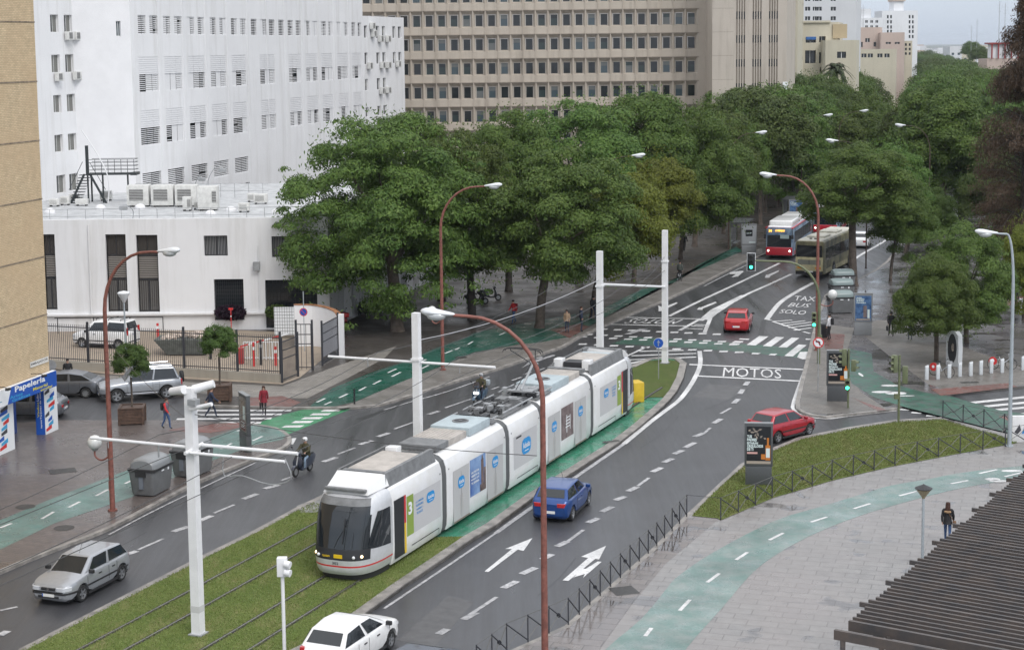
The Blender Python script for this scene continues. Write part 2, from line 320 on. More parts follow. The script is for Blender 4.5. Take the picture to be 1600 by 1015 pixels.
# --- cycle lanes
z1=SW+.005
flat([(0,812),(85,777),(170,745),(200,734),(318,688),(373,668),(400,662),(430,668),(448,679),(442,686),(400,694),(318,724),(258,752),(203,777),(85,817),(0,858),(-200,945),(-200,880)],z1,M_tealL,'cycle_lane_left')
flat([(400,661),(440,648),(483,637),(553,637),(520,650),(448,679),(430,668)],.006,M_green,'cycle_crossing')
flat([(483,635),(520,606),(580,582),(630,565),(690,540),(729,527),(841,518),(942,482),(1002,452),(1054,441),(1094,412),(1150,385),(1160,392),(1112,413),(1045,440),(995,469),(942,497),(897,522),(841,532),(740,550),(693,570),(630,595),(555,627),(520,635)],z1,M_dgreen,'cycle_lane_park')
flat([(841,500),(900,490),(900,524),(841,535),(700,545),(740,520)],z1+.002,M_dgreen,'cycle_lane_waiting_area')
flat([(955,537),(985,526),(1130,534),(1265,545),(1262,560),(1150,549),(1050,541)],.005,M_greenr,'cycle_crossing_avenue')
LW=[(1060,899),(1115,862),(1208,814),(1282,791),(1348,771),(1392,758),(1455,747),(1503,738),(1600,727),(1800,712)]
RW=[(1800,728),(1600,745),(1577,749),(1503,762),(1429,780),(1341,806),(1267,836),(1208,869),(1171,899),(1130,947),(1075,1009),(1030,1075)]
b=MB(); pp=smoothline([G(*p,z1) for p in [(900,1075),(947,1013),(1003,965),(1043,917)]+LW],3)+smoothline([G(*p,z1) for p in RW],3); b.poly(pp[::-1],M_teal); b.build('cycle_lane_plaza',angle=0,kind='structure')
flat([(1325,544),(1362,552),(1365,580),(1400,600),(1440,612),(1490,620),(1560,640),(1640,652),(1900,668),(1900,700),(1640,690),(1560,672),(1472,650),(1415,636),(1365,620),(1330,598),(1322,570)],z1,M_greenr,'cycle_lane_promenade')
b=MB()
for q in ([(1455,608),(1575,598),(1590,604),(1470,618)],[(1560,650),(1800,640),(1800,652),(1590,664)],[(1283,520),(1320,522),(1317,545),(1290,545)],[(1330,620),(1345,626),(1385,640),(1372,642)],[(1480,470),(1600,462),(1600,475),(1500,482)],[(376,622),(440,618),(470,628),(455,635),(376,633)],[(296,664),(372,660),(395,664),(330,676),(262,672)],[(860,515),(905,505),(920,510),(890,528)]): flat(q,z1+.004,M_redp,mb=b)
b.build('tactile_paving',angle=0,kind='structure')
# ================================================================ MARKINGS
M_patch=mat('asphalt repair',(.028,.028,.031),.4,var=.25,scale=3); M_patl=mat('pale asphalt repair',(.085,.085,.088),.55,var=.2,scale=2)
b=MB()
for q in ([(1184,523),(1190,500),(1198,499),(1193,523)],[(1171,553),(1200,526),(1201,527),(1173,554)],[(1165,572),(1176,571),(1172,582),(1161,583)]): flat(q,.0035,M_patch,mb=b)
for a,c,w in (((560,655),(640,622),.5),((700,625),(790,596),.05),((620,700),(760,640),.04),((905,960),(960,915),.05),((840,930),(900,870),.04),((1100,640),(1180,600),.05),((120,880),(230,830),.05),((1000,700),(1060,650),.04)): ribbon(b,smoothline([G(*a,.0035),G((a[0]+c[0])/2+4,(a[1]+c[1])/2+2,.0035),G(*c,.0035)],3),w,.0035,M_patch)
b.build('road_repairs',angle=0,kind='structure')
b=MB(); flat([(620,1000),(700,930),(740,940),(680,1010)],.003,M_patl,mb=b); flat([(1080,620),(1110,600),(1160,603),(1140,625)],.003,M_patl,mb=b); b.build('road_patches',angle=0,kind='structure')
mk=MB(); z2=.009
def seg(a,b_,w,z=z2,m=M_whitew,mb=mk):
    A=G(*a,z);B=G(*b_,z); ribbon(mb,[A,B],w,z,m)
def line(px,w,z=z2,m=M_white,sm=3,mb=mk): ribbon(mb,smoothline([G(*p,z) for p in px],sm),w,z,m)
for s in ['0 953 27 947 12','199 865 214 860 25','216 858 255 841 12','270 830 294 822 25','312 813 331 805 25','334 801 366 788 12','380 779 402 771 25','413 763 436 757 25','440 750 462 742 12','505 721 526 714 25','528 709 555 699 12','562 694 582 688 25','590 682 608 676 25','616 670 660 654 12','669 647 686 642 25','695 637 736 623 12','768 608 780 604 12','800 594 815 589 12','818 585 830 581 12','843 578 851 575 12','860 571 872 566 12',
 '0 992 12 985 25','70 920 70 920 25',
 '685 990 699 982 25','724 967 744 956 25','730 962 776 932 12','786 918 808 907 25','815 896 837 886 25','847 873 863 865 25','870 853 887 845 25','887 845 912 827 12','918 816 935 809 25','940 799 957 791 25','961 781 977 775 25','981 767 996 760 25','996 759 1014 746 12','1019 737 1034 730 25','1037 722 1051 716 25','1053 709 1067 703 25','1070 699 1086 691 25','1085 682 1100 676 25',
 '1101 676 1110 668 12','1115 661 1127 654 25','1126 646 1142 637 12','1146 630 1154 623 25','1156 615 1161 608 25','1164 602 1169 596 25']:
    x1,y1,x2,y2,w=map(float,s.split())
    if x1!=x2: seg((x1,y1),(x2,y2),.3 if w>20 else .16)
# edge lines
line([(1093,548),(1094,570),(1083,595),(1068,617),(1055,630),(1020,656),(975,693)],.28)
line([(975,693),(830,793),(775,832)],.22,m=M_whitew)
line([(775,832),(685,893),(600,950)],.12,m=M_whitew)
line([(1258,577),(1240,628),(1241,640),(1252,648),(1290,654),(1325,650),(1400,641)],.2)
line([(1100,447),(1135,429),(1175,410)],.15,m=M_whitew); line([(765,588),(700,611),(640,628),(600,640)],.13,m=M_whitew); line([(400,722),(258,789),(170,835)],.1,m=M_whitew); line([(1105,775),(1150,735),(1205,706),(1250,689)],.14,m=M_whitew)
# crossing dashes
def dashes(a,b_,n,w,l):
    for i in range(n):
        t=i/(n-1); x=a[0]+(b_[0]-a[0])*t; y=a[1]+(b_[1]-a[1])*t; A=G(x,y,z2); mk.poly([A+Vector(q) for q in ((-l/2-w*.12,-w/2,0),(l/2-w*.12,-w/2,0),(l/2+w*.12,w/2,0),(-l/2+w*.12,w/2,0))],M_white)
dashes((943,514),(1120,522),9,.55,.55)
dashes((920,522.5),(1151,534.5),11,.5,.55)
dashes((911,526),(1146,538),11,.5,.55)
dashes((886,536.2),(1155,550),12,.5,.55)
for q in ([(460,772),(540,775),(430,850),(355,845)],[(600,778),(670,782),(560,860),(490,855)],[(730,785),(795,788),(690,868),(620,865)],[(790,842),(855,848),(740,942),(668,938)],[(405,910),(475,913),(450,925),(395,922)],[(560,918),(612,920),(590,934),(534,930)],[(850,793),(925,796),(915,806),(845,803)],[(300,792),(380,796),(370,804),(290,800)],[(255,812),(330,815),(320,827),(248,824)],[(222,832),(300,836),(290,846),(215,842)],[(800,905),(895,900),(870,965),(820,965),(775,950)]):
    flat([(1100+x/5.333,380+y/5.333) for x,y in q],z2,M_white,mb=mk)
# hatch before the tip
for a,c in (((955,434),(1230,428)),((905,462),(1310,447)),((880,488),(1310,470)),((900,510),(1000,487)),((965,435),(960,435.5))):
    line([(760+a[0]/3.995,440+a[1]/3.995),(760+c[0]/3.995,440+c[1]/3.995)],.3,sm=1)
line([(975,558),(1010,542)],.2,sm=1)
# MOTOS boxes and words
for a,c,w in (((1077,569),(1257,577),.32),((1090,587),(1251,595),.32),((976,495.5),(1094,498),.3),((953,506.5),(1072,509),.3)): line([a,c],w,sm=1)
def gtext(t,bl,br,tl,m=M_white,bold=.0,n=z2):
    o=G(*bl,n); mk.text(t,o,G(*br,n)-o,G(*tl,n)-o,m,bold)
gtext('MOTOS',(1129,587.5),(1221,591),(1131,573.5))
gtext('MOTOS',(1068,499),(990,497.5),(1052,506))
gtext('TAXI',(1240,469),(1276,471),(1243,462)); gtext('BUS',(1230,479),(1262,480.5),(1237,473)); gtext('SOLO',(1217,489),(1257,491.5),(1222,483))
# lane lines of the avenue
line([(1045,494),(1100,467),(1158,440),(1218,411)],.3); 
line([(1237,428),(1200,445),(1158,464),(1120,488),(1095,501)],.3)
flat([(1095,497),(1110,484),(1158,461),(1168,461),(1130,482),(1112,497),(1106,500)],z2,M_white,mb=mk)
line([(1062,516),(1095,497.5)],.28,sm=1); line([(1101,519),(1110,497)],.28,sm=1)
for a,c in (((1085,507),(1103,507.5)),((1080,509),(1100,510)),((1070,513),(1098,514))): line([a,c],.25,sm=1)
line([(1272,441),(1246,455),(1222,470),(1209,484),(1198,499)],.38)
line([(1198,499),(1205,500)],.25,sm=1)
for a,c in (((1207,502),(1238,500)),((1217,506),(1258,501)),((1224,509),(1268,503)),((1232,512),(1269,507)),((1240,516),(1268,512)),((1207,502),(1250,516)),((1255,518),(1266,521))): line([a,c],.22,sm=1)
line([(1319,417),(1345,398),(1370,384),(1392,370)],.3)
def arrow(px,m=M_white):
    flat(px,z2,m,mb=mk)
arrow([(757,892),(763,893),(809,858),(818,860),(832,840),(789,857),(800,857)])
arrow([(879,906),(888,907),(930,872.5),(936,873.5),(947,852),(908,869),(919,871)])
arrow([(895,903),(897.5,901),(914,896),(911,902),(940,877),(934,876.5),(915,888),(909,887.5)])
arrow([(1089,483.5),(1097,484),(1099,481.5),(1120,473),(1118,471),(1095,480),(1092,480)],M_white)
arrow([(1195,434),(1202,434),(1204,431),(1217,424),(1216,422.5),(1200,429),(1197,429)])
arrow([(1029,486),(1036,486),(1040,483),(1059,473.5),(1057,472),(1036,480),(1028,477),(1029,480)])
arrow([(1143,433),(1153,432),(1162,424),(1160,423),(1141,425),(1140,428),(1150,428)])
arrow([(815,575),(822,571),(868,555),(864,554),(838,562),(834,561),(850,559),(846,557),(832,561),(826,566)],M_whitew)
arrow([(975,522),(985,522),(1012,514),(1000,513.5),(988,517),(984,519)],M_whitew)
# zebra over the side street (left)
for i,(a,c) in enumerate((((304,641),(455,641)),((292,648),(440,647)),((276,654.5),(424,653.5)),((262,661),(408,660)))):
    A=G(*a,z2);B=G(*c,z2); ribbon(mk,[A,B],.42,z2,M_white)
for x,y in ((457,668),(472,661),(487,655),(500,649),(517,643),(532,638.5),(545,636)): 
    A=G(x,y-2,z2); mk.poly([A+Vector(q) for q in ((-.55,-.25,0),(.45,-.25,0),(.6,.25,0),(-.4,.25,0))],M_white)
arrow([(451,693),(458,694),(463,684),(457,684)])
# zebra on the right
for a,c in (((1488,632),(1640,616)),((1503,638),(1640,625)),((1523,643),(1700,628)),((1545,651),(1700,638))): line([a,c],.45,sm=1)
for x,y in ((1413,640),(1432,645),(1455,650)): seg((x-8,y-1),(x+8,y),.35,m=M_white)
for i,f in enumerate(mk.f):
    for j in f: mk.v[j]=(mk.v[j][0],mk.v[j][1],z2+.0003*(i%23))
mk.build('road_markings',angle=0,kind='structure')
cm=MB(); z3=z1+.004
for a,c in (((0,824),(18,817)),((65,810),(84,799)),((107,792),(125,783)),((150,774),(169,764)),((195,755),(212,747)),((345,701),(362,692)),((370,673),(385,669)),((395,688),(410,681)),((495,628),(508,622)),((507,632),(518,627)),((530,621),(543,615)),((561,610),(572,604)),((583,600),(595,594)),((606,582),(619,576)),((612,588),(626,581)),((658,576),(670,570)),((655,566),(666,561)),((695,552),(707,547)),((711,546),(718,543)),((731,538),(739,533)),((780,523),(790,519)),
 ((1008,993),(1018,980)),((1062,953),(1078,936)),((1105,909),(1124,895)),((1150,874),(1168,862)),((1202,843),(1224,832)),((1267,815),(1292,807)),((1334,794),(1360,786)),((1405,774),(1432,767)),((1486,755),(1513,750)),((1570,744),(1600,737))):
    seg(a,c,.14,z=z3,m=M_white,mb=cm)
for c,r in (((1581,735),(.5,.2)),((1551,748),(.35,.25)),((1561,751),(.45,.2)),((1390,602),(.5,.3)),((1378,612),(.6,.3)),((1345,585),(.1,.6)),((1413,618),(.6,.12)),((1400,614),(.6,.4))):
    A=G(*c,z3); cm.poly([A+Vector((r[0]*math.cos(k*PI/5),r[1]*math.sin(k*PI/5),0)) for k in range(10)],M_white)
line([(1530,739),(1558,733)],.14,z3,mb=cm)
cm.build('cycle_markings',angle=0,kind='structure')
# manhole covers and gratings
mh=MB(); M_iron=mat('cast iron',(.05,.048,.046),.45,metal=.3,var=.3,scale=9)
for c,r in (((40,791),.42),((100,824),.42),((720,558),.4),((815,600),.35)):
    A=G(*c,z1+.003); mh.poly([A+Vector((r*math.cos(k*PI/10),r*math.sin(k*PI/10),0)) for k in range(20)],M_iron)
for c,a,w,h in (((98,735),.38,1.2,.9),((1515,597),.1,1.1,.4),((975,922),.3,.9,.9),((955,689),.38,.9,.3)):
    A=G(*c,SW+.055 if c[0]==955 else z1+.003); cs,sn=math.cos(a),math.sin(a)
    mh.poly([A+Vector((x*cs-y*sn,x*sn+y*cs,0)) for x,y in ((-w/2,-h/2),(w/2,-h/2),(w/2,h/2),(-w/2,h/2))],M_iron)
mh.build('manhole_covers',angle=0,kind='structure')
# ================================================================ BUILDINGS
class Plane:      # vertical facade plane: point P, unit direction a (to the right seen from outside), outward normal n
    def __init__(s,P,a): s.P=Vector((P[0],P[1],0)); s.a=Vector((a[0],a[1],0)).normalized(); s.n=Vector((s.a.y,-s.a.x,0))
    def at(s,px,py):
        d=FW+RT*((px-CX)/FPX)+UPV*((CY-py)/FPX); C=Vector((0,0,H)); t=(s.P-C).dot(s.n)/d.dot(s.n); q=C+d*t
        return (q-s.P).dot(s.a),q.z
    def rect(s,x0,y0,x1,y1):
        a0,z1=s.at(x0,y0); a1,z0=s.at(x1,y1); b0,z2=s.at(x0,y1); b1,z3=s.at(x1,y0)
        return (min(a0,a1),max(a0,a1),(z0+z2)/2,(z1+z3)/2)
    def p(s,u,z,d=0.): q=s.P+s.a*u+s.n*d; return Vector((q.x,q.y,z))
def wall_holes(mb,pl,u0,u1,z0,z1,holes,depth,mt,rev=None):
    hs=[(max(a,u0),min(b,u1),max(c,z0),min(d,z1)) for a,b,c,d in holes]; hs=[h for h in hs if h[1]-h[0]>.02 and h[3]-h[2]>.02]
    us=sorted({u0,u1}|{round(v,4) for h in hs for v in h[:2]}); zs=sorted({z0,z1}|{round(v,4) for h in hs for v in h[2:]})
    def inside(u,z): return any(h[0]<u<h[1] and h[2]<z<h[3] for h in hs)
    for i in range(len(us)-1):
        j=0
        while j<len(zs)-1:
            if inside((us[i]+us[i+1])/2,(zs[j]+zs[j+1])/2): j+=1; continue
            k=j
            while k+1<len(zs)-1 and not inside((us[i]+us[i+1])/2,(zs[k+1]+zs[k+2])/2): k+=1
            mb.poly([pl.p(us[i],zs[j]),pl.p(us[i+1],zs[j]),pl.p(us[i+1],zs[k+1]),pl.p(us[i],zs[k+1])],mt); j=k+1
    for a,b,c,d in hs:
        F=[pl.p(a,c),pl.p(b,c),pl.p(b,d),pl.p(a,d)]; B=[pl.p(a,c,-depth),pl.p(b,c,-depth),pl.p(b,d,-depth),pl.p(a,d,-depth)]
        mb.poly(F+B,rev or mt,[(0,4,5,1),(1,5,6,2),(2,6,7,3),(3,7,4,0)])
M_wwall=mat('white render',(.72,.72,.735),.75,var=.035,scale=.6,bump=.1)
def mk_wall(name,c,dirt,amt):
    m,nt,b=newmat(name); g=mapping(nt); gs=mapping(nt,scale=(1,1,.08))
    a=mixrgb(nt,noise(nt,gs,.9,5,.7,.50,.75,0,amt),c,dirt); a=mixrgb(nt,1.,a,noise(nt,g,.25,5,.6,.3,.7,.94,1.03),'MULTIPLY'); nt.links.new(a,b.inputs['Base Color']); b.inputs['Roughness'].default_value=.8
    MATS[name]=m; return m
M_wst=mk_wall('white wall with stains',(.74,.74,.75),(.52,.51,.49),.55)
M_glass=mat('dark window glass',(.02,.024,.028),.08,spec=.6)
M_glassb=mat('bluish window glass',(.06,.085,.10),.1,spec=.6)
M_glassg=mat('curtained glass',(.17,.17,.155),.2)
M_wfr=mat('white window frame',(.75,.75,.75),.4)
M_dfr=mat('dark window frame',(.03,.03,.033),.4)
M_blind=mat('pale blind slats',(.70,.70,.71),.6)
M_ac=mat('air conditioner casing',(.62,.62,.6),.5,var=.12,scale=3)
M_acg=mat('air conditioner grille',(.10,.10,.10),.6)
M_grey=mat('galvanised metal',(.36,.37,.38),.45,metal=.4,var=.15,scale=4)
M_dark=mat('near black metal',(.02,.021,.024),.45)
# ---------------------------------------------------------------- brick building, left edge
A=G(80,678,SW); A=Vector((A.x+.05,A.y,0)); a_=Vector((.251,1,0)).normalized()
pb=Plane(A,a_)
def brickvec(nt):
    g=nt.nodes.new('ShaderNodeNewGeometry'); s=nt.nodes.new('ShaderNodeSeparateXYZ'); nt.links.new(g.outputs['Position'],s.inputs[0])
    c=nt.nodes.new('ShaderNodeCombineXYZ'); nt.links.new(s.outputs[1],c.inputs[0]); nt.links.new(s.outputs[2],c.inputs[1]); return c.outputs[0]
M_brick=paving('yellow brick',(.68,.53,.34),(.56,.43,.27),(.38,.30,.2),0,.26,.083,.8,.9,0,.3,stain=(.54,.39,.24),ms=.012,bumpd=.5,vec=brickvec)
bk=thing('brick_building','yellow brick apartment block with thin dark joint bands at the left edge','building',(A.x,A.y,0))
Mi=Matrix.Translation((-A.x,-A.y,0))
b=MB(Mi); L0=pb.p(-42,0);R0=pb.p(0,0); nL=-pb.n*16
b.prism([(L0.x,L0.y),(R0.x,R0.y),(R0.x+nL.x,R0.y+nL.y),(L0.x+nL.x,L0.y+nL.y)],3.35,36,M_brick,bottom=True); b.build('wall',bk,angle=0)
b=MB(Mi)
for k,z in enumerate([6.33+2.93*i for i in range(9)]): 
    q0=pb.p(-42,z);q1=pb.p(.03,z); b.poly([pb.p(-42,z-.035,.02),pb.p(.02,z-.035,.02),pb.p(.02,z+.035,.02),pb.p(-42,z+.035,.02)],mat('joint band',(.24,.19,.14),.9,var=.4,scale=3)) 
b.build('joint_band',bk,angle=0)
b=MB(Mi); core=pb.p(-12,0,-6)
b.prism([tuple(pb.p(-42,0,-5)[:2]),tuple(pb.p(-9,0,-5)[:2]),tuple(pb.p(-9,0,-15)[:2]),tuple(pb.p(-42,0,-15)[:2])],SW,3.35,mat('shop wall',(.3,.3,.3),.6)); b.build('ground_floor',bk,angle=0)
for u,w0 in ((-.45,.4),(-8.,.5),(-16,.5)): 
    b=MB(Mi); q=pb.p(u-.2,0,-4.0); b.box((q.x,q.y,1.75),(.6,.6,3.24),M_brick); b.build('pillar',bk,angle=0)
# street name tiles
M_tile=mat('street name tile',(.72,.70,.66),.35); M_ink=mat('dark lettering',(.06,.06,.07),.5)
b=MB(); r=pb.rect(46,561,74,553); b=MB(); 
u0,z0=pb.at(46.5,569);u1,z1_=pb.at(75,562); zc=(z0+z1_)/2
b.poly([pb.p(u0,zc-.13,.03),pb.p(u1,zc-.13,.03),pb.p(u1,zc+.15,.03),pb.p(u0,zc+.15,.03)],M_tile); b.poly([pb.p(u0,zc-.13,0),pb.p(u1,zc-.13,0),pb.p(u1,zc+.15,0),pb.p(u0,zc+.15,0)][::-1],M_tile)
b.text('EMBAJADOR',pb.p(u0+.08,zc-.06,.036),pb.a*(u1-u0-.16),Vector((0,0,.14)),M_ink,.01)
b.build('street_name_sign',angle=0,lab='row of pale street name tiles on the yellow brick wall',cat='street sign')
# shop sign
M_sblue=mat('sign blue',(.015,.09,.42),.3); M_swhite=mat('sign white',(.78,.80,.82),.35); M_slb=mat('sign light blue',(.05,.35,.62),.35); M_syel=mat('sign yellow',(.75,.65,.05),.4); M_steal=mat('sign teal',(.06,.28,.38),.4); M_sred=mat('sign red',(.6,.04,.04),.4)
b=MB(); ztop,zbot=3.42,2.62
sg=thing('shop_sign','blue and white stationery shop fascia sign above the arcade','sign',tuple(pb.p(-1,2.62,.2)))
b.M=Matrix.Translation(-pb.p(-1,2.62,.2))
def pq(mb,u0,u1,z0,z1,d,m): mb.poly([pb.p(u0,z0,d),pb.p(u1,z0,d),pb.p(u1,z1,d),pb.p(u0,z1,d)],m)
b.hexa([pb.p(-14,zbot,.06),pb.p(.15,zbot,.06),pb.p(.15,zbot,.3),pb.p(-14,zbot,.3),pb.p(-14,ztop,.06),pb.p(.15,ztop,.06),pb.p(.15,ztop,.3),pb.p(-14,ztop,.3)],M_swhite)
b.poly([pb.p(-4.6,zbot,.305),pb.p(.14,zbot,.305),pb.p(.14,ztop,.305),pb.p(-4.2,ztop,.305)],M_sblue)
b.build('panel',sg,angle=0)
b=MB(Matrix.Translation(-pb.p(-1,2.62,.2)))
b.text('Papelería',pb.p(-3.9,3.0,.312),pb.a*2.9,Vector((0,0,.38)),M_swhite,.03)
b.text('Material',pb.p(-2.2,2.82,.312),pb.a*1.4,Vector((0,0,.15)),M_syel,.02); b.text('escolar',pb.p(-1.5,2.65,.312),pb.a*1.2,Vector((0,0,.14)),M_syel,.02)
b.text('Artes',pb.p(-4.4,2.84,.312),pb.a*1.2,Vector((0,0,.14)),M_slb,.02); b.text('Gráficas',pb.p(-4.2,2.66,.312),pb.a*1.7,Vector((0,0,.14)),M_slb,.02)
b.text('DIGITAL',pb.p(-7.6,2.86,.312),pb.a*2.5,Vector((0,0,.28)),M_steal,.0); b.text('OBREA',pb.p(-11.5,2.86,.312),pb.a*2.4,Vector((0,0,.28)),M_steal,.0)
for z in (2.95,3.05,3.15): b.disc(pb.p(-8.35,z,.313),pb.n,.17,M_steal if z!=3.05 else M_swhite,12)
b.build('lettering',sg,angle=0)
for u in(-1.8,-5.2,-9): 
    b=MB(); o=pb.p(u,3.42,.25); b.M=Matrix.Translation(-o); b.tube([pb.p(u,3.6,0),pb.p(u,3.62,.5),pb.p(u,3.55,.7)],.02,M_dark,6); b.box(pb.p(u,3.52,.72),(.3,.15,.1),M_dark,rz=math.atan2(pb.a.y,pb.a.x))
    x=b.build('sign_floodlight',lab='',cat=''); x.location=o; label(x,'small dark arm lamp over the shop fascia, '+{-1.8:'above the blue part',-5.2:'at the joint of blue and white',-9:'above the white part'}[u],'lamp')
# advertising pillars under the sign
def pillar_ad(px0,px1,pyb,name,lab,texts,w2):
    o=G(px0,pyb,SW); o2=G(px1,pyb,SW); W=(o2-o).length; t=thing(name,lab,'sign pillar',tuple(o)); b=MB(Matrix.Translation(-o))
    x,y=o.x,o.y; dx=Vector((1,0,0)); dn=Vector((AV.x,AV.y,0)).normalized()*w2
    q=[Vector((x,y,SW)),Vector((x+W,y,SW)),Vector((x+W,y,SW))+dn,Vector((x,y,SW))+dn]
    b.hexa(q+[v+Vector((0,0,2.48)) for v in q],M_sblue); b.build('board',t,angle=0)
    b=MB(Matrix.Translation(-o)); e=Vector((.006,-.012,0))
    b.poly([q[1]+e,q[2]+e,q[2]+e+Vector((0,0,2.48)),q[1]+e+Vector((0,0,2.48))],M_swhite)
    for i in range(9):
        zz=.1+i*.24+random.random()*.1; m=[M_sred,M_slb,M_sblue,M_ink,M_slb][i%5]; f0=random.random()*.5; f1=f0+.3+random.random()*.2
        b.poly([q[1].lerp(q[2],f0)+e*2+Vector((0,0,zz)),q[1].lerp(q[2],f1)+e*2+Vector((0,0,zz+.08)),q[1].lerp(q[2],f1)+e*2+Vector((0,0,zz+.3)),q[1].lerp(q[2],f0)+e*2+Vector((0,0,zz+.14))],m)
    for i,(s,m,h0,h1,f) in enumerate(texts):
        b.text(s,Vector((x+W*f,y-.012,SW+h0)),Vector((0,0,h1-h0)),Vector((-W*.22,0,0)),m,.02)
    b.build('printed_panel',t,angle=0)
pillar_ad(57,71,679,'sign_pillar','blue advertising pillar with vertical lettering under the end of the shop sign',(('Vinilos',M_syel,.9,1.7,.42),('Libros',M_swhite,1.75,2.4,.42),('Tarjetas de visita',M_swhite,.8,2.3,.72),('Imprenta',M_swhite,.35,.78,.72)),1.3)
pillar_ad(-14,-2,712,'sign_pillar','white and blue advertising pillar cut by the left edge of the picture',(),1.5)
b=MB(); o=G(10,678,SW); b.box((o.x+.2,o.y+.2,SW+1.25),(.45,.45,2.5),M_sblue); b.build('blue_column',angle=0,lab='plain bright blue square column behind the left sign pillar',cat='column')
# ---------------------------------------------------------------- low white building
pf=Plane((-12.75,117,0),(1,0,0))
lw=thing('white_annex','low white flat-roofed building with tall dark windows behind the yard fence','building',(-25,117,0)); Mi=Matrix.Translation((25,-117,0))
tall=[(66,366,90,484),(164,366,200.5,487),(212,367,250,487.5)]; small=[(318,368,356,400),(424,369,464,402)]; big=[(334,436,382,500)]; door=[(414,437,497,516)]
holes=[pf.rect(*r) for r in tall+small+big+door]; holes[-1]=(holes[-1][0],holes[-1][1],.2,holes[-1][3])
b=MB(Mi); ul=-30
wall_holes(b,pf,ul,0,0,7.95,holes,.35,M_wst)
ps=Plane((-12.75,117,0),(.251,1)); back=ps.p(42,0); bl=pf.p(ul,0)+Vector((0,40,0))
shol=[(4+i*3.3,5+i*3.3,4.3,6.2) for i in range(6)]+[(4+i*3.3,5+i*3.3,.8,3.) for i in range(6)]
wall_holes(b,ps,0,42,0,7.95,shol,.3,M_wst)
b.poly([pf.p(ul,0),pf.p(ul,7.95),pf.p(ul,7.95)+Vector((0,40,0)),pf.p(ul,0)+Vector((0,40,0))],M_wst)
# parapet
for q0,q1 in ((pf.p(ul,0),pf.p(0,0)),(ps.p(0,0),ps.p(42,0))):
    n=Vector((-(q1-q0).y,(q1-q0).x,0)).normalized()*.3
    b.poly([Vector((p.x,p.y,7.95)) for p in (q0,q1,q1+n,q0+n)],M_wst); b.poly([Vector(((q0+n).x,(q0+n).y,7)),Vector(((q0+n).x,(q0+n).y,7.95)),Vector(((q1+n).x,(q1+n).y,7.95)),Vector(((q1+n).x,(q1+n).y,7))],M_wst)
b.build('wall',lw,angle=0)
b=MB(Mi); M_roof=mat('painted flat roof',(.55,.56,.57),.7,col2=(.36,.37,.38),scale=1.1,detail=8)
b.poly([pf.p(ul,7.2)+Vector((0,.25,0)),pf.p(-.2,7.2)+Vector((0,.25,0)),Vector((back.x-.2,back.y,7.2)),Vector((bl.x,bl.y,7.2))],M_roof); b.build('roof',lw,angle=0)
b=MB(Mi)
b.box(pf.p(ul/2-.3,1.3,.12),(29,.24,.12),M_wst); b.box(pf.p(-26,.5,.05),(8,.1,1.0),M_wst)
b.tube([pf.p(-16.6,0,.1),pf.p(-16.6,7.6,.1)],.05,M_wst,6); b.tube([pf.p(-4.9,1.2,.08),pf.p(-4.9,6,.08)],.03,M_wst,6)
b.box(pf.p(-5,4.6,.2),(.45,.35,.6),M_grey)
b.build('ledge_and_pipes',lw)
b=MB(Mi)
for k in range(8): b.hexa([ps.p(u,z,d) for z in(0.5,7.2) for u,d in((3+k*3.3,0),(3.3+k*3.3,0),(3.3+k*3.3,.5),(3+k*3.3,.5))],M_wst)
b.build('fin',lw,angle=0)
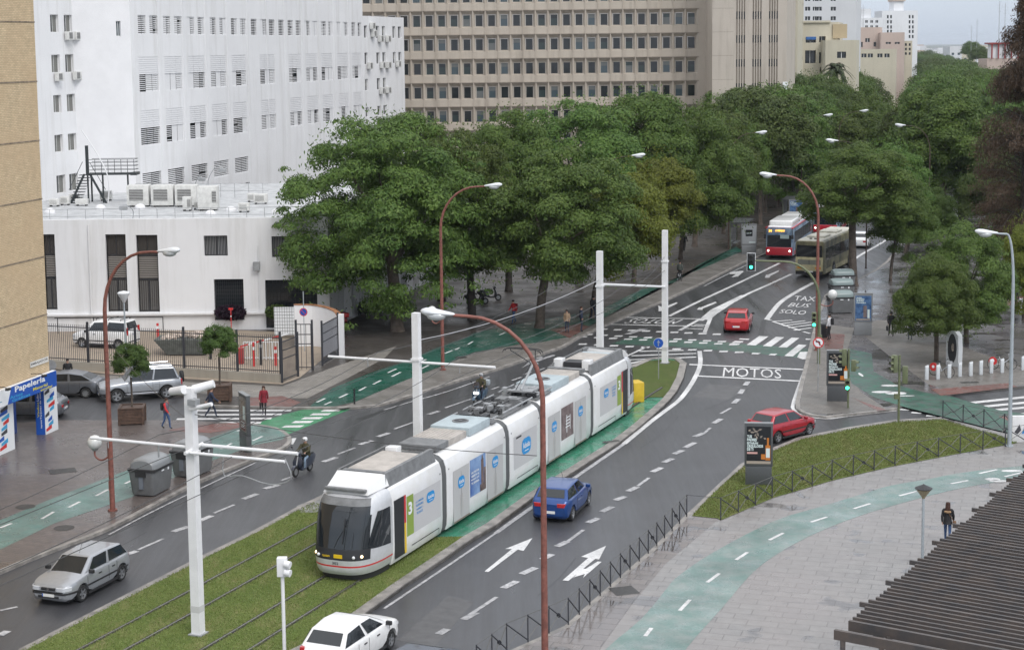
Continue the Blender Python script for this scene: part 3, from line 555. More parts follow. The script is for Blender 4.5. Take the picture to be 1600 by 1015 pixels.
def win_parts(pl,h,parent,Mi,kind,depth=.3):
    a,c,z0,z1=h; b=MB(Mi)
    def pane(u0,u1,y0,y1,d,m): b.poly([pl.p(u0,y0,d),pl.p(u1,y0,d),pl.p(u1,y1,d),pl.p(u0,y1,d)],m)
    def fr(u0,u1,y0,y1,m,t=.05,d=-depth+.05):
        for q in ((u0,u0+t,y0,y1),(u1-t,u1,y0,y1),(u0+t,u1-t,y0,y0+t),(u0+t,u1-t,y1-t,y1)):
            b.hexa([pl.p(q[0],q[2],d-.05),pl.p(q[1],q[2],d-.05),pl.p(q[1],q[2],d),pl.p(q[0],q[2],d),pl.p(q[0],q[3],d-.05),pl.p(q[1],q[3],d-.05),pl.p(q[1],q[3],d),pl.p(q[0],q[3],d)],m)
    if kind=='tall':
        H_=z1-z0; pane(a,c,z0,z1,-depth+.01,mat('dark curtain glass',(.05,.045,.042),.25,spec=.5)); mid=(a+c)/2
        o=b.build('window',parent,angle=0)
        b=MB(Mi); fr(a,c,z0,z1,M_dfr,.07); fr(a,mid,z0,z0+H_*.42,M_dfr); fr(mid,c,z0,z0+H_*.42,M_dfr); fr(a,c,z0+H_*.42,z0+H_*.73,M_dfr); fr(a,mid,z0+H_*.73,z1,M_dfr); b.build('frame',o,angle=0)
        b=MB(Mi); 
        for i in range(12): 
            zz=z0+H_*(.44+.28*i/12); pane(a+.1,c-.1,zz,zz+H_*.014,-depth+.055,mat('louvre slat',(.25,.23,.21),.5))
        for i in range(9):
            uu=a+.1+(c-a-.2)*i/9; pane(uu,uu+(c-a)*.06,z0+.1,z0+H_*.4,-depth+.02,mat('grey curtain',(.11,.105,.10),.8))
        b.build('blind',o,angle=0)
    elif kind=='bars':
        pane(a,c,z0,z1,-depth+.01,M_glass); o=b.build('window',parent,angle=0)
        b=MB(Mi); fr(a,c,z0,z1,M_dfr,.07); fr((a+c)/2-.04,(a+c)/2+.04,z0,z1,M_dfr,.03); b.build('frame',o,angle=0)
        b=MB(Mi)
        for i in range(14): 
            uu=a+.08+(c-a-.16)*i/14; pane(uu,uu+.05,z0+.08,z1-.08,-depth+.03,mat('grey blind',(.2,.2,.2),.6))
        b.build('blind',o,angle=0)
    elif kind=='grille':
        pane(a,c,z0,z1,-depth+.01,M_glass); o=b.build('window',parent,angle=0)
        b=MB(Mi)
        for i in range(15): uu=a+(c-a)*i/14; b.tube([pl.p(uu,z0,-.1),pl.p(uu,z1,-.1)],.012,M_dark,4,False)
        for i in range(12): zz=z0+(z1-z0)*i/11; b.tube([pl.p(a,zz,-.1),pl.p(c,zz,-.1)],.01,M_dark,4,False)
        b.build('grille',o,angle=0)
    return o
for h,k in zip(holes,['tall']*3+['bars']*2+['grille']*2): win_parts(pf,h,lw,Mi,k,.35)
for h in shol:
    b=MB(Mi); b.poly([ps.p(h[0],h[2],-.29),ps.p(h[1],h[2],-.29),ps.p(h[1],h[3],-.29),ps.p(h[0],h[3],-.29)],M_glass); b.build('side_window',lw,angle=0)
# ---------------------------------------------------------------- hospital block
P1_=G(124,304,7.2); P0_=G(213,300,7.2); Pn=Vector((P0_.x-.9,P0_.y+1,0))
pa=Plane(P1_,(.251,1)); pe=Plane((P1_.x,P1_.y,0),(P0_.x-P1_.x,P0_.y-P1_.y)); pm=Plane(P0_,(.243,.97))
hb=thing('hospital_building','tall white hospital block with rows of slatted blinds above the low annex','building',tuple(Vector((P0_.x,P0_.y,0)))); Mi=Matrix.Translation((-P0_.x,-P0_.y,0))
EL_=(P0_-P1_).length; ZT=40
b=MB(Mi)
wl=[]
for (x0,x1,yy0,yy1) in ((78,92,23,51),(99.5,113,23.5,51),(80,94.5,85.5,114),(101.5,115.6,85,113.5),(83,96.5,148.5,176.5),(104,118,147,175),(85,99,210.5,238),(106,120,208.5,235.5),(88,103,273.5,302),(108,123,271,298)):
    r=pa.rect(x0,yy0,x1,yy1); wl.append((r[0],r[1],r[2],r[3]))
wall_holes(b,pa,-28,0,0,ZT,wl,.3,M_wst)
wall_holes(b,pe,0,EL_,0,ZT,[pe.rect(181,33,189,57)],.2,M_wwall)
row1=[(215.5,228),(233.5,246),(255,266.5),(272,284),(292,304),(309,319),(328,337.5),(343,353),(361,370.5),(375,384),(392,401),(407,416),(420,429),(435,443.5),(449.5,457.6),(462,470),(476,484),(488,495.5),(501.5,509.5),(513,519.6),(525.6,532),(536,543),(549,555),(559,564.5)]
bays=[(218,248.5),(258,285),(295,321),(330,354),(363,385),(407,430),(452,471),(479,496.5),(503,520),(528,544),(551,565)]
def band(y0,y1,x): return pm.at(x,y1)[1],pm.at(x,y0)[1]
z1a,z1b=band(24,53.5,222); z2a,z2b=band(89,143,233); z3a,z3b=band(172,226,236); z4a,z4b=band(269,296,238)
S=[]
for x0,x1 in row1: u0=pm.at(x0,40)[0];u1=pm.at(x1,40)[0]; S.append((u0,u1,z1a,z1b,'s'))
for x0,x1 in bays: u0=pm.at(x0,130)[0];u1=pm.at(x1,130)[0]; S.append((u0,u1,z2a,z2b,'b'))
for x0,x1 in bays: u0=pm.at(x0+2.5,210)[0];u1=pm.at(x1+2,210)[0]; S.append((u0,u1,z3a,z3b,'b'))
for x0,x1 in bays[:5]: u0=pm.at(x0+5,280)[0];u1=pm.at(x1+4,280)[0]; S.append((u0,u1,z4a,z4b,'s'))
for x0,x1 in ((352,359),(368,375),(384,391)): u0=pm.at(x0,300)[0];u1=pm.at(x1,300)[0]; S.append((u0,u1,pm.at(352,305)[1],pm.at(352,292)[1],'d'))
UE=pm.at(568,100)[0]; UF=pm.at(632,100)[0]; ZB=pm.at(568,25)[1]
for x0,x1 in ((569,574),(587.6,592.6),(597,602),(613.5,618),(622,627)):
    for y0,y1 in ((41,60),(82,100),(122,140),(165,180)):
        if x0>610 and y0>100: continue
        u0=pm.at(x0,60)[0];u1=pm.at(x1,60)[0]; S.append((u0,u1,pm.at(598,y1)[1],pm.at(598,y0)[1],'r'))
wall_holes(b,pm,0,UE,0,ZT,[s[:4] for s in S if s[4]!='r'],.25,M_wst)
wall_holes(b,pm,UE,UF,0,ZB,[s[:4] for s in S if s[4]=='r'],.25,M_wst)
bk1=[pm.p(UE,0),pm.p(UE,0,-20)]; b.poly([pm.p(UE,0),pm.p(UE,ZT),pm.p(UE,ZT,-22),pm.p(UE,0,-22)],M_wst)
b.poly([pm.p(UF,0),pm.p(UF,0,-22),pm.p(UF,ZB,-22),pm.p(UF,ZB)],M_wst); b.poly([pm.p(UE,ZB),pm.p(UF,ZB),pm.p(UF,ZB,-22),pm.p(UE,ZB,-22)],M_roof)
b.poly([pa.p(-28,ZT),pa.p(0,ZT),pm.p(0,ZT),pm.p(UE,ZT),pm.p(UE,ZT,-22),pa.p(-28,ZT,-22)],M_roof)
b.poly([pa.p(-28,0),pa.p(-28,ZT),pa.p(-28,ZT,-22),pa.p(-28,0,-22)],M_wst)
# faint bay joints
for x in range(0,13):
    u=.2+x*(UE-.4)/12; b.hexa([pm.p(v,z,d) for z in(9,ZT-.2) for v,d in((u,0.),(u+.06,0.),(u+.06,.03),(u,.03))],M_wst)
b.build('wall',hb,angle=0)
for a,c,z0,z1_,k in S+[w+('l',) for w in wl]+[pe.rect(181,33,189,57)+('e',)]:
    pl={'l':pa,'e':pe}.get(k,pm); b=MB(Mi); dp=-.24
    def pane(u0,u1,y0,y1,d,m,bb=None): (bb or b).poly([pl.p(u0,y0,d),pl.p(u1,y0,d),pl.p(u1,y1,d),pl.p(u0,y1,d)],m)
    w=c-a
    if k in 'rlde':
        gm={'r':M_glass,'l':M_glassg,'d':M_glass,'e':M_glassb}[k]; pane(a,c,z0,z1_,dp,gm); 
        if k=='l': pane(a,a+w*random.uniform(.2,.5),z0,z1_,dp+.01,M_glass)
        if k=='r' and random.random()<.5: pane(a,c,z0+(z1_-z0)*.4,z1_,dp+.01,M_glassg)
        o=b.build('window',hb,angle=0); b=MB(Mi); t=.05
        for q in ((a,a+t,z0,z1_),(c-t,c,z0,z1_),((a+c)/2-t/2,(a+c)/2+t/2,z0,z1_),(a,c,z0,z0+t),(a,c,z1_-t,z1_)): pane(*q,dp+.02,M_wfr)
        b.build('frame',o,angle=0)
    else:
        pane(a,c,z0,z1_,dp,M_glass); o=b.build('window',hb,angle=0)
        b=MB(Mi); n=max(4,int((z1_-z0)/.17)); nsub=2 if k=='s' else 3
        for j in range(nsub):
            op=random.choice([.6,.45,.3,.15,.0,.6,.4]) if k=='s' else random.choice([0,0,.15,.3,.5,.6])
            ua=a+w*j/nsub+.03; ub=a+w*(j+1)/nsub-.03
            if k=='b':
                zm=z0+(z1_-z0)*.5; pane(ua-.06,ub+.06,zm,z1_,-.03,M_blind)
                for i in range(8): zz=zm+(z1_-zm)*i/8; b.hexa([pl.p(ua-.03,zz,-.03),pl.p(ub+.03,zz,-.03),pl.p(ub+.03,zz,-.0),pl.p(ua-.03,zz,-.0),pl.p(ua-.03,zz+.03,-.03),pl.p(ub+.03,zz+.03,-.03),pl.p(ub+.03,zz+.03,-.01),pl.p(ua-.03,zz+.03,-.01)],M_blind)
                zt=zm
            else: zt=z1_
            st=.17
            i=0
            while z0+i*st<zt-.05:
                zz=z0+i*st; h_=st*(1-op)*(1.075 if op==0 else 1) if op<.5 else st*.42
                if not(op>.3 and random.random()<.04): pane(ua,ub,zz,zz+h_*.93,-.07,M_blind)
                i+=1
        for q in ((a,a+.04,z0,z1_),(c-.04,c,z0,z1_)): pane(*q,-.06,M_wfr)
        b.build('blind',o,angle=0)
# wall mounted air conditioners
def ac_unit(loc,rz,scale=1.,lab_='',grp=None,two=False):
    t=thing('air_conditioner',lab_,'air conditioner',loc,rz,grp); b=MB(); s=scale
    b.bbox((0,0,.35*s),(.9*s,.38*s,.68*s),M_ac,.03*s); b.build('casing',t)
    b=MB()
    b.box((-.12*s,-.2*s,.36*s),(.5*s,.03,.5*s),M_acg); 
    for k in range(6): b.box((-.12*s,-.218*s,.14*s+k*.085*s),(.52*s,.01,.018*s),M_ac)
    b.build('grille',t,angle=0)
    b=MB(); b.box((-.3*s,0,.005),(.06,.34*s,.02),M_grey);b.box((.3*s,0,.005),(.06,.34*s,.02),M_grey); b.build('bracket',t,angle=0); return t
rzm=math.atan2(pm.a.y,pm.a.x); 
for i,(x,y,n) in enumerate(((104,63,'below the top hospital windows, left of two'),(116,63,'below the top hospital windows, right of two'),(88,127,'under the left hospital window of the second row'),(116,125,'under the right hospital window of the second row'))):
    u,z=pa.at(x,y); q=pa.p(u,z,.3); ac_unit(tuple(q),rzm,1.05,'wall air conditioner '+n,'wall air conditioners of the hospital')
for i,(x,y,n) in enumerate(((579,46,'top'),(581,58,'second'),(592,66,'third'),(603.5,66,'fourth'),(575,108,'fifth'),(595,107,'sixth'),(604,107,'seventh'),(619.5,105,'eighth'),(594,147,'ninth'),(604,146,'tenth'))):
    u,z=pm.at(x,y); q=pm.p(u,z,.3); ac_unit(tuple(q),rzm,1.2,'small wall air conditioner at the far right end of the hospital facade, %s from top'%n,'wall air conditioners of the hospital')
# ---------------------------------------------------------------- things on the low roof
def roofp(px,py,z=7.2): return G(px,py,z)
def rooftop(px,py,w,d,h,lab_,gr=(.12,.75,.25,.8)):
    o=roofp(px,py); t=thing('rooftop_unit',lab_,'air conditioner',tuple(o),0.,'air conditioning units on the annex roof'); b=MB()
    b.bbox((0,d/2,.12+h/2),(w,d,h),M_ac,.03); b.build('casing',t); b=MB()
    b.box((-w/2+w*(gr[0]+gr[1])/2,-.01,.12+h*(gr[2]+gr[3])/2),(w*(gr[1]-gr[0]),.03,h*(gr[3]-gr[2])),M_acg)
    for k in range(7): b.box((-w/2+w*(gr[0]+gr[1])/2,-.028,.12+h*(gr[2]+(gr[3]-gr[2])*(k+.5)/7)),(w*(gr[1]-gr[0]),.01,.03),M_ac)
    b.build('grille',t,angle=0)
    for q_ in(-1,1): b=MB(); b.box((q_*w*.35,d/2,.06),(.1,d,.12),M_dark); b.build('foot',t,angle=0)
for px,w,l in ((215.5,1.75,'large cream rooftop unit, nearest the metal stair of three alike'),(253.5,1.75,'large cream rooftop unit in the middle of three alike'),(290.5,1.7,'large cream rooftop unit at the right of three alike, half behind small units')): rooftop(px,323.5,w,1.3,1.6,l)
rooftop(324,329.5,1.5,1.2,1.75,'tall plain white box unit at the right end of the roof units',(.75,.97,.3,.8))
rooftop(292,330,.65,.6,1.0,'small white and black unit before the cream ones',(.55,.95,.2,.8)); rooftop(307,328,.4,.4,.5,'tiny dark fan unit next to the tall white box')
rooftop(165,314,.95,.5,.7,'small dark grilled unit below the metal stair platform'); rooftop(115,317,.8,.45,.6,'small roof unit left of the metal stair, right one of three'); rooftop(101,321,.75,.45,.6,'small roof unit left of the metal stair, middle one of three'); rooftop(84,323,.8,.5,.5,'small roof unit left of the metal stair, left one of three')
rooftop(381,332,.85,.5,.6,'grey roof fan unit at the parapet right of a vent dome'); rooftop(394,316,.8,.5,.6,'grey roof fan unit close to the hospital wall'); rooftop(127,322,1.,.5,.45,'cream metal box on the roof by the stair foot',(0.,0.02,.2,.3)); rooftop(407,319,1.1,.5,.7,'roof unit beneath the drooping branch of the big tree')
for x,y,l in ((157,327,'left of the floodlight'),(219,326,'between the floodlight and the big units'),(361,330,'in the middle of the right half'),(329,336,'nearest the tall white box'),(78,333,'at the left end of the roof'),(432,334,'at the right end of the roof')):
    o=roofp(x,y); b=MB(); b.lathe([(.42,0),(.42,.15),(.36,.25),(.2,.36),(.01,.4)],(0,0,0),M_wwall,14); q=b.build('roof_vent',lab='white domed roof vent '+l,cat='vent',group='vent domes on the annex roof'); q.location=o
def spot(px,py,lab_,hgt=1.6,lean=(.6,-.4)):
    o=roofp(px,py); t=thing('floodlight',lab_,'floodlight',tuple(o)); b=MB(); b.tube(smoothline([(0,0,0),(-lean[0]*.2,0,hgt*.6),(lean[0]*.5,lean[1]*.5,hgt),(lean[0],lean[1],hgt*.95)],4),.035,M_grey,6); b.build('arm',t)
    b=MB(); b.bbox((lean[0],lean[1],hgt*.9),(.55,.4,.3),M_grey,.05); b.build('lamp_head',t)
spot(207,344,'floodlight on a bent arm over the parapet of the annex',1.1,(-.4,-1.)); spot(307,318,'floodlight on a curved arm right of the cream roof units',2.2,(.5,0)); spot(330,318,'slim floodlight on a curved arm left of the big tree',3.0,(1.,0))
b=MB(); 
for k in range(0,23): b.tube([(-41+k*1.25,117.9,7.2),(-41+k*1.25,117.9,8.6)],.018,M_grey,5)
for z in(8.1,8.6): b.tube([(-41,117.9,z),(-13.4,117.9,z)],.02,M_grey,5)
b.build('roof_railing',lab='thin grey railing with two rails along the annex parapet',cat='railing')
b=MB(); pr=[(40,312),(60,308),(330,309)]
for px in range(213,420,22): o=roofp(px,309); b.tube([o,o+Vector((0,0,1.2))],.02,M_grey,5)
for z in(.6,1.2): b.tube([roofp(213,309)+Vector((0,0,z)),roofp(420,309)+Vector((0,0,z))],.018,M_grey,5)
b.build('rear_railing',lab='thin grey railing in front of the hospital wall',cat='railing')
# metal stair
o=roofp(133,318); st=thing('metal_stair','dark metal escape stair and platform on the annex roof','stair',tuple(o)); M_st=mat('painted dark steel',(.025,.032,.035),.45)
b=MB(); b.box((2.1,1.,2.35),(3.9,1.3,.14),M_st); b.box((3.95,1.,2.35),(.5,1.35,.22),M_st); b.build('platform',st,angle=0)
b=MB()
for x,y in((0.2,.4),(0.2,1.6),(3.2,1.6),(1.4,.5)): b=MB(); b.box((x,y,1.15),(.12,.12,2.3),M_st); b.build('post',st,angle=0)
b=MB(); b.box((.2,.4,3.5),(.22,.22,2.4),M_st); b.build('mast',st,angle=0)
b=MB()
for k in range(8): b.tube([(.3+k*.53,.38,2.4),(.3+k*.53,.38,3.55)],.025,M_st,5)
for z in(2.7,3.0,3.3,3.55): b.tube([(.3,.38,z),(4.1,.38,z),(4.1,1.6,z),(.3,1.6,z)],.022,M_st,5)
b.build('railing',st,angle=0)
b=MB()
for k in range(11): f=k/10; b.box((-.9+f*.9+ (f>.5)*0,.4,f*2.3),(.9,.5,.05),M_st)
b.hexa([(-1.3,.1,0),(-1.1,.1,0),(-1.1,.16,0),(-1.3,.16,0),(-.1,.1,2.4),(.1,.1,2.4),(.1,.16,2.4),(-.1,.16,2.4)],M_st); b.hexa([(1.6,.1,0),(1.8,.1,0),(1.8,.16,0),(1.6,.16,0),(.4,.1,2.3),(.6,.1,2.3),(.6,.16,2.3),(.4,.16,2.3)],M_st)
b.tube([(-1.3,.1,1.1),(-.1,.1,3.4)],.025,M_st,5); b.tube([(1.7,.1,1.1),(.5,.1,3.3)],.025,M_st,5); b.build('flight',st,angle=0)
b=MB(); b.tube(smoothline([(0,0,6),(1.3,.1,3.8),(2.,.1,2.),(1.9,.1,0)],5),.05,M_wwall,6); q=b.build('pipe',lab='long white pipe sloping down past the metal stair',cat='pipe'); q.location=o+Vector((0,-.2,0))
# ---------------------------------------------------------------- beige office building (precast cells)
YB=236.; po=Plane((D(570,100,YB).x,YB,0),(1,0,0))
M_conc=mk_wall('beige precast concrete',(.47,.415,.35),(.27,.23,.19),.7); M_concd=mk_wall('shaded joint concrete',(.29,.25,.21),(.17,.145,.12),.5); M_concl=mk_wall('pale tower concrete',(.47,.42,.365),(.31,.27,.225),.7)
ob=thing('office_building','large beige precast concrete office block with a grid of square windows','building',(po.P.x,YB,0)); Mi=Matrix.Translation((-po.P.x,-YB,0))
cols=[i for i in range(-3,24)]; cw=(D(1080.7,60,YB).x-D(807.4,60,YB).x)/14; xc0=D(807.4,60,YB).x-po.P.x
zr=[D(850,y,YB).z for y in (181,143.5,106,67,30,-6)]; rh=(zr[5]-zr[0])/5; zr=[zr[0]+rh*i for i in range(-1,7)]
ww,wh=.92,1.5; b=MB(Mi)
ci=range(-14,15)
for i in ci:
    for z in zr:
        x=xc0+i*cw; o4=[(x-cw/2,z-rh*.57),(x+cw/2,z-rh*.57),(x+cw/2,z+rh*.43),(x-cw/2,z+rh*.43)]
        e=.07; r1=[(x-cw/2+e,z-wh/2-.18-.0),(x+cw/2-e,z-wh/2-.18),(x+cw/2-e,z+rh*.43-.12),(x-cw/2+e,z+rh*.43-.12)]
        r2=[(x-ww/2-.08,z-wh/2-.06),(x+ww/2+.08,z-wh/2-.06),(x+ww/2+.08,z+wh/2+.08),(x-ww/2-.08,z+wh/2+.08)]
        for (A_,da,B_,db,m) in ((o4,0,r1,0,M_conc),(r1,0,r2,-.45,M_conc)):
            P=[po.p(u,zz,da) for u,zz in A_]+[po.p(u,zz,db) for u,zz in B_]; b.poly(P,m,[(0,1,5,4),(1,2,6,5),(2,3,7,6),(3,0,4,7)])
        b.hexa([po.p(x-cw/2-.05,z-rh*.57,0),po.p(x-cw/2+.05,z-rh*.57,0),po.p(x-cw/2+.05,z-rh*.57,.12),po.p(x-cw/2-.05,z-rh*.57,.12),po.p(x-cw/2-.05,z+rh*.43-.05,0),po.p(x-cw/2+.05,z+rh*.43-.05,0),po.p(x-cw/2+.05,z+rh*.43-.05,.12),po.p(x-cw/2-.05,z+rh*.43-.05,.12)],M_conc)
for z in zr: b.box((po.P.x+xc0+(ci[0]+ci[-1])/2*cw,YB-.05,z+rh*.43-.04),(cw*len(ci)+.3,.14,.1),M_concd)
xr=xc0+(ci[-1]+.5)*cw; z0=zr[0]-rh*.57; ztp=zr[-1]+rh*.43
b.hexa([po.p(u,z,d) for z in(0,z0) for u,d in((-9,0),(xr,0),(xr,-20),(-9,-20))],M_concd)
b.poly([po.p(-9,z0,-.5),po.p(-9,ztp,-.5),po.p(-9,ztp,-20),po.p(-9,z0,-20)],M_conc); b.poly([po.p(-9,ztp,0),po.p(xr,ztp,0),po.p(xr,ztp,-20),po.p(-9,ztp,-20)],M_conc)
# end pier and recess
xe=D(1100,60,YB).x-po.P.x+.3; b.hexa([po.p(u,z,d) for z in(0,ztp) for u,d in((xr,.05),(xe,.05),(xe,-8),(xr,-8))],M_conc); xt=D(1114,60,YB).x-po.P.x
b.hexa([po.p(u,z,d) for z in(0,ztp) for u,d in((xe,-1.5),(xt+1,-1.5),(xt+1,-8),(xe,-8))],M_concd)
b.build('wall',ob,angle=0)
gl=[M_glass,M_glassb,mat('grey blind behind glass',(.13,.14,.14),.25),mat('green tint glass',(.035,.05,.052),.12)]
protos=[]
for m in gl:
    b=MB(); b.poly([(-ww/2,0,-wh/2),(ww/2,0,-wh/2),(ww/2,0,wh/2),(-ww/2,0,wh/2)],m); mm=gl[(gl.index(m)+1)%4]
    if m is not M_glass: b.poly([(-ww/2,-.01,wh*.15),(ww/2,-.01,wh*.15),(ww/2,-.01,wh/2),(-ww/2,-.01,wh/2)],mm)
    for q in ((-ww/2-.06,-ww/2,-wh/2-.05,wh/2+.06),(ww/2,ww/2+.06,-wh/2-.05,wh/2+.06),(-ww/2,ww/2,-wh/2-.06,-wh/2),(-ww/2,ww/2,wh/2,wh/2+.06)):
        b.box(((q[0]+q[1])/2,-.03,(q[2]+q[3])/2),(q[1]-q[0],.08,q[3]-q[2]),M_concl)
    protos.append(b)
pm_obs=[]; rest=MB(); cnt=0
for rz_,z in list(enumerate(zr))[2:][::-1]+list(enumerate(zr))[:2]:
    for i in ci:
        k=random.choice([0,0,0,1,2,3,3]); k=[0,1,2,3][k]; q=(xc0+i*cw,.43,z)
        if cnt<100 and zr[1]<z<zr[-1]:
            if len(pm_obs)<4 and k not in [p[0] for p in pm_obs]:
                o_=protos[k].build('window',ob,angle=0); pm_obs.append((k,o_))
            else:
                src=[p[1] for p in pm_obs if p[0]==k]
                if not src: o_=protos[k].build('window',ob,angle=0); pm_obs.append((k,o_))
                else: o_=src[0].copy(); COL.objects.link(o_)
            o_.location=q; cnt+=1
        else:
            for f,mi_ in zip(protos[k].f,protos[k].m): rest.poly([Vector(protos[k].v[j])+Vector(q) for j in f],protos[k].mats[mi_])
rest.build('remaining_windows',ob,angle=0,kind='stuff')
# ---------------------------------------------------------------- concrete tower
YT=228.; pt=Plane((D(1113,60,YT).x,YT,0),(1,0,0)); xw=D(1229,100,YT).x-pt.P.x
tw=thing('concrete_tower','beige concrete tower with groups of narrow vertical slits beside the office block','building',(pt.P.x,YT,0)); Mi=Matrix.Translation((-pt.P.x,-YT,0))
sl=[]; 
for gx in (1150,1175.5,1201):
    for k in range(4):
        u=pt.at(gx+k*3.9,100)[0]; sl.append((u,u+.19))
zl=[pt.at(1170,y)[1] for y in (173,136,98.5,61,24,-13)]
b=MB(Mi); us=[0]+[v for s in sl for v in s]+[xw]
for i in range(len(us)-1):
    g=i%2==1; b.poly([pt.p(us[i],0,-.12 if g else 0),pt.p(us[i+1],0,-.12 if g else 0),pt.p(us[i+1],45,-.12 if g else 0),pt.p(us[i],45,-.12 if g else 0)],M_concd if g else M_concl)
    if g:
        for u in (us[i],us[i+1]): b.poly([pt.p(u,0,0),pt.p(u,0,-.12),pt.p(u,45,-.12),pt.p(u,45,0)],M_concd)
b.poly([pt.p(0,0),pt.p(0,0,-14),pt.p(0,45,-14),pt.p(0,45)],M_conc)
pr_=Plane(pt.p(xw,0),(.251,1)); b.poly([pr_.p(0,0),pr_.p(14,0),pr_.p(14,45),pr_.p(0,45)],M_concl); b.poly([pt.p(0,45),pt.p(xw,45),pr_.p(14,45),pt.p(0,45,-14)],M_conc)
for z in zl: b.poly([pt.p(0,z-2.2,.004),pt.p(pt.at(1146,60)[0],z-2.2,.004),pt.p(pt.at(1146,60)[0],z-2.15,.004),pt.p(0,z-2.15,.004)],M_concd)
b.build('wall',tw,angle=0)
for (x0,x1,zb,zt) in ((.2,2.9,-9,8.9),(5.6,5.9,9,45),(8.0,8.3,0,20),(3.,3.2,20,30)):
    pass
so=None
for u0,u1 in sl:
    for z in zl:
        if so is None:
            b=MB(); b.box((0,0,0),(.19,.06,.98),M_dark); so=b.build('slit_window',tw,angle=0); o_=so
        else: o_=so.copy(); COL.objects.link(o_)
        o_.location=((u0+u1)/2,.10,z)
b=MB(); r=pt.rect(1223,128,1230,178); b.hexa([pt.p(u,z,d) for z in(r[2],r[3]) for u,d in((r[0],.05),(r[1],.05),(r[1],.12),(r[0],.12))],M_swhite); b.poly([pt.p(r[0]+.1,r[2]+.1,.13),pt.p(r[1]-.1,r[2]+.1,.13),pt.p(r[1]-.1,r[2]+1.2,.13),pt.p(r[0]+.1,r[2]+1.2,.13)],M_dark)
b.build('wall_banner',angle=0,lab='tall white banner on the right edge of the concrete tower',cat='banner')
# ---------------------------------------------------------------- background buildings
def block(name,lab_,Y,x0,x1,ytop,mt,wins,side=None,depth=15,wm=M_glass,roofm=None,extra=None,dz=.25):
    pl=Plane((D(x0,60,Y).x,Y,0),(1,0,0)); W=D(x1,60,Y).x-pl.P.x; Z=D((x0+x1)/2,ytop,Y).z
    t=thing(name,lab_,'building',(pl.P.x,Y,0)); Mi=Matrix.Translation((-pl.P.x,-Y,0)); hs=[pl.rect(*w) for w in wins]
    b=MB(Mi); wall_holes(b,pl,0,W,0,Z,hs,dz,mt); pr=Plane(pl.p(W,0),(.251,1)); b.poly([pr.p(0,0),pr.p(depth,0),pr.p(depth,Z),pr.p(0,Z)],mt)
    b.poly([pl.p(0,0),pl.p(0,Z),pl.p(0,Z,-depth),pl.p(0,0,-depth)],mt); b.poly([pl.p(0,Z-.3),pl.p(W,Z-.3),pr.p(depth,Z-.3),pl.p(0,Z-.3,-depth)],roofm or mt); b.build('wall',t,angle=0)
    for h in hs:
        b=MB(Mi); b.poly([pl.p(h[0],h[2],-dz+.02),pl.p(h[1],h[2],-dz+.02),pl.p(h[1],h[3],-dz+.02),pl.p(h[0],h[3],-dz+.02)],wm); 
        if (h[1]-h[0])>.7: b.hexa([pl.p((h[0]+h[1])/2+e,z,d) for z in(h[2],h[3]) for e,d in((-.04,-dz+.02),(.04,-dz+.02),(.04,-dz+.07),(-.04,-dz+.07))],M_wfr)
        b.build('window',t,angle=0)
    return t,pl,W,Z,Mi
M_cream=mk_wall('cream render',(.52,.48,.38),(.38,.34,.27),.4); M_pink=mk_wall('pink beige render',(.50,.40,.35),(.35,.3,.27),.4); M_lgrey=mk_wall('light grey panels',(.60,.61,.63),(.48,.48,.5),.3); M_wfar=mk_wall('far white render',(.72,.73,.75),(.6,.6,.6),.25)
block('cream_tower','narrow cream building strip squeezed behind the concrete tower','265'and 262.,1226,1246,-60,M_cream,[(1239.5,y,1242.5,y+8) for y in range(10,130,19)],depth=10)
t,pl,W,Z,Mi=block('apartment_tower','grey slab apartment tower with paired windows rising behind the cream house',345.,1252,1338,-60,M_lgrey,[(x,y,x+8,y+6) for y in (-4,11,26) for x in (1258,1276,1298)]+[(1270,y,1276,y+6) for y in (-4,11,26)],depth=20)
b=MB(Mi)
for y in range(0,140,8):
    z=D(1248,y,344).z
b=MB()
t=thing('glazed_stairwell','dark glazed stairwell shaft with pale floor bands','building',tuple(D(1247,100,300.).xy)+(0,)); q=D(1247,100,300.); b=MB(); b.box((0,0,22),(1.1,2,44),M_glass); b.build('shaft',t,angle=0)
b=MB(); 
for k in range(14): b.box((0,-.05,1.5+k*3.1),(1.2,2.1,.35),M_cream)
b.box((-.62,0,22),(.14,2.2,44.2),M_cream); b.box((.62,0,22),(.14,2.2,44.2),M_cream); b.build('floor_band',t,angle=0)
t,pl,W,Z,Mi=block('cream_house','cream modern house with dark balcony openings by the palm tree',300.,1253,1310,35,M_cream,[(1259,58,1275,67),(1258,79,1275,99),(1280,57,1290,66),(1280,82,1290,99),(1281,105,1290,114),(1307,53,1311,60)],depth=14,dz=.8)
b=MB(Mi); r=pl.rect(1253,33,1297,36); b.box(pl.p((r[0]+r[1])/2,Z+.1,.1),(r[1]-r[0],.5,.35),M_cream); r=pl.rect(1301,38,1323,60); b.hexa([pl.p(u,z,d) for z in(r[2],r[3]) for u,d in((r[0],.3),(r[1],.3),(r[1],-6),(r[0],-6))],mk_wall('ochre render',(.42,.34,.22),(.3,.25,.2),.4)); b.box(pl.p(pl.at(1267,61)[0],pl.at(1267,60)[1],.12),(1.7,.1,.5),mat('blue awning',(.03,.12,.35),.6)); b.build('upper_floor',t,angle=0)
block('cream_wing','plain cream wing with one wide window in front of the cream house',296.,1290,1338,63,M_cream,[(1308,81,1322,91),(1315,120,1322,130)],depth=12)
block('pink_house','pinkish stepped house with pale bands beyond the cream wing',420.,1342,1376,43,M_pink,[(1352,60,1359,66),(1365,66,1369,73),(1343,66,1348,74)],depth=12)
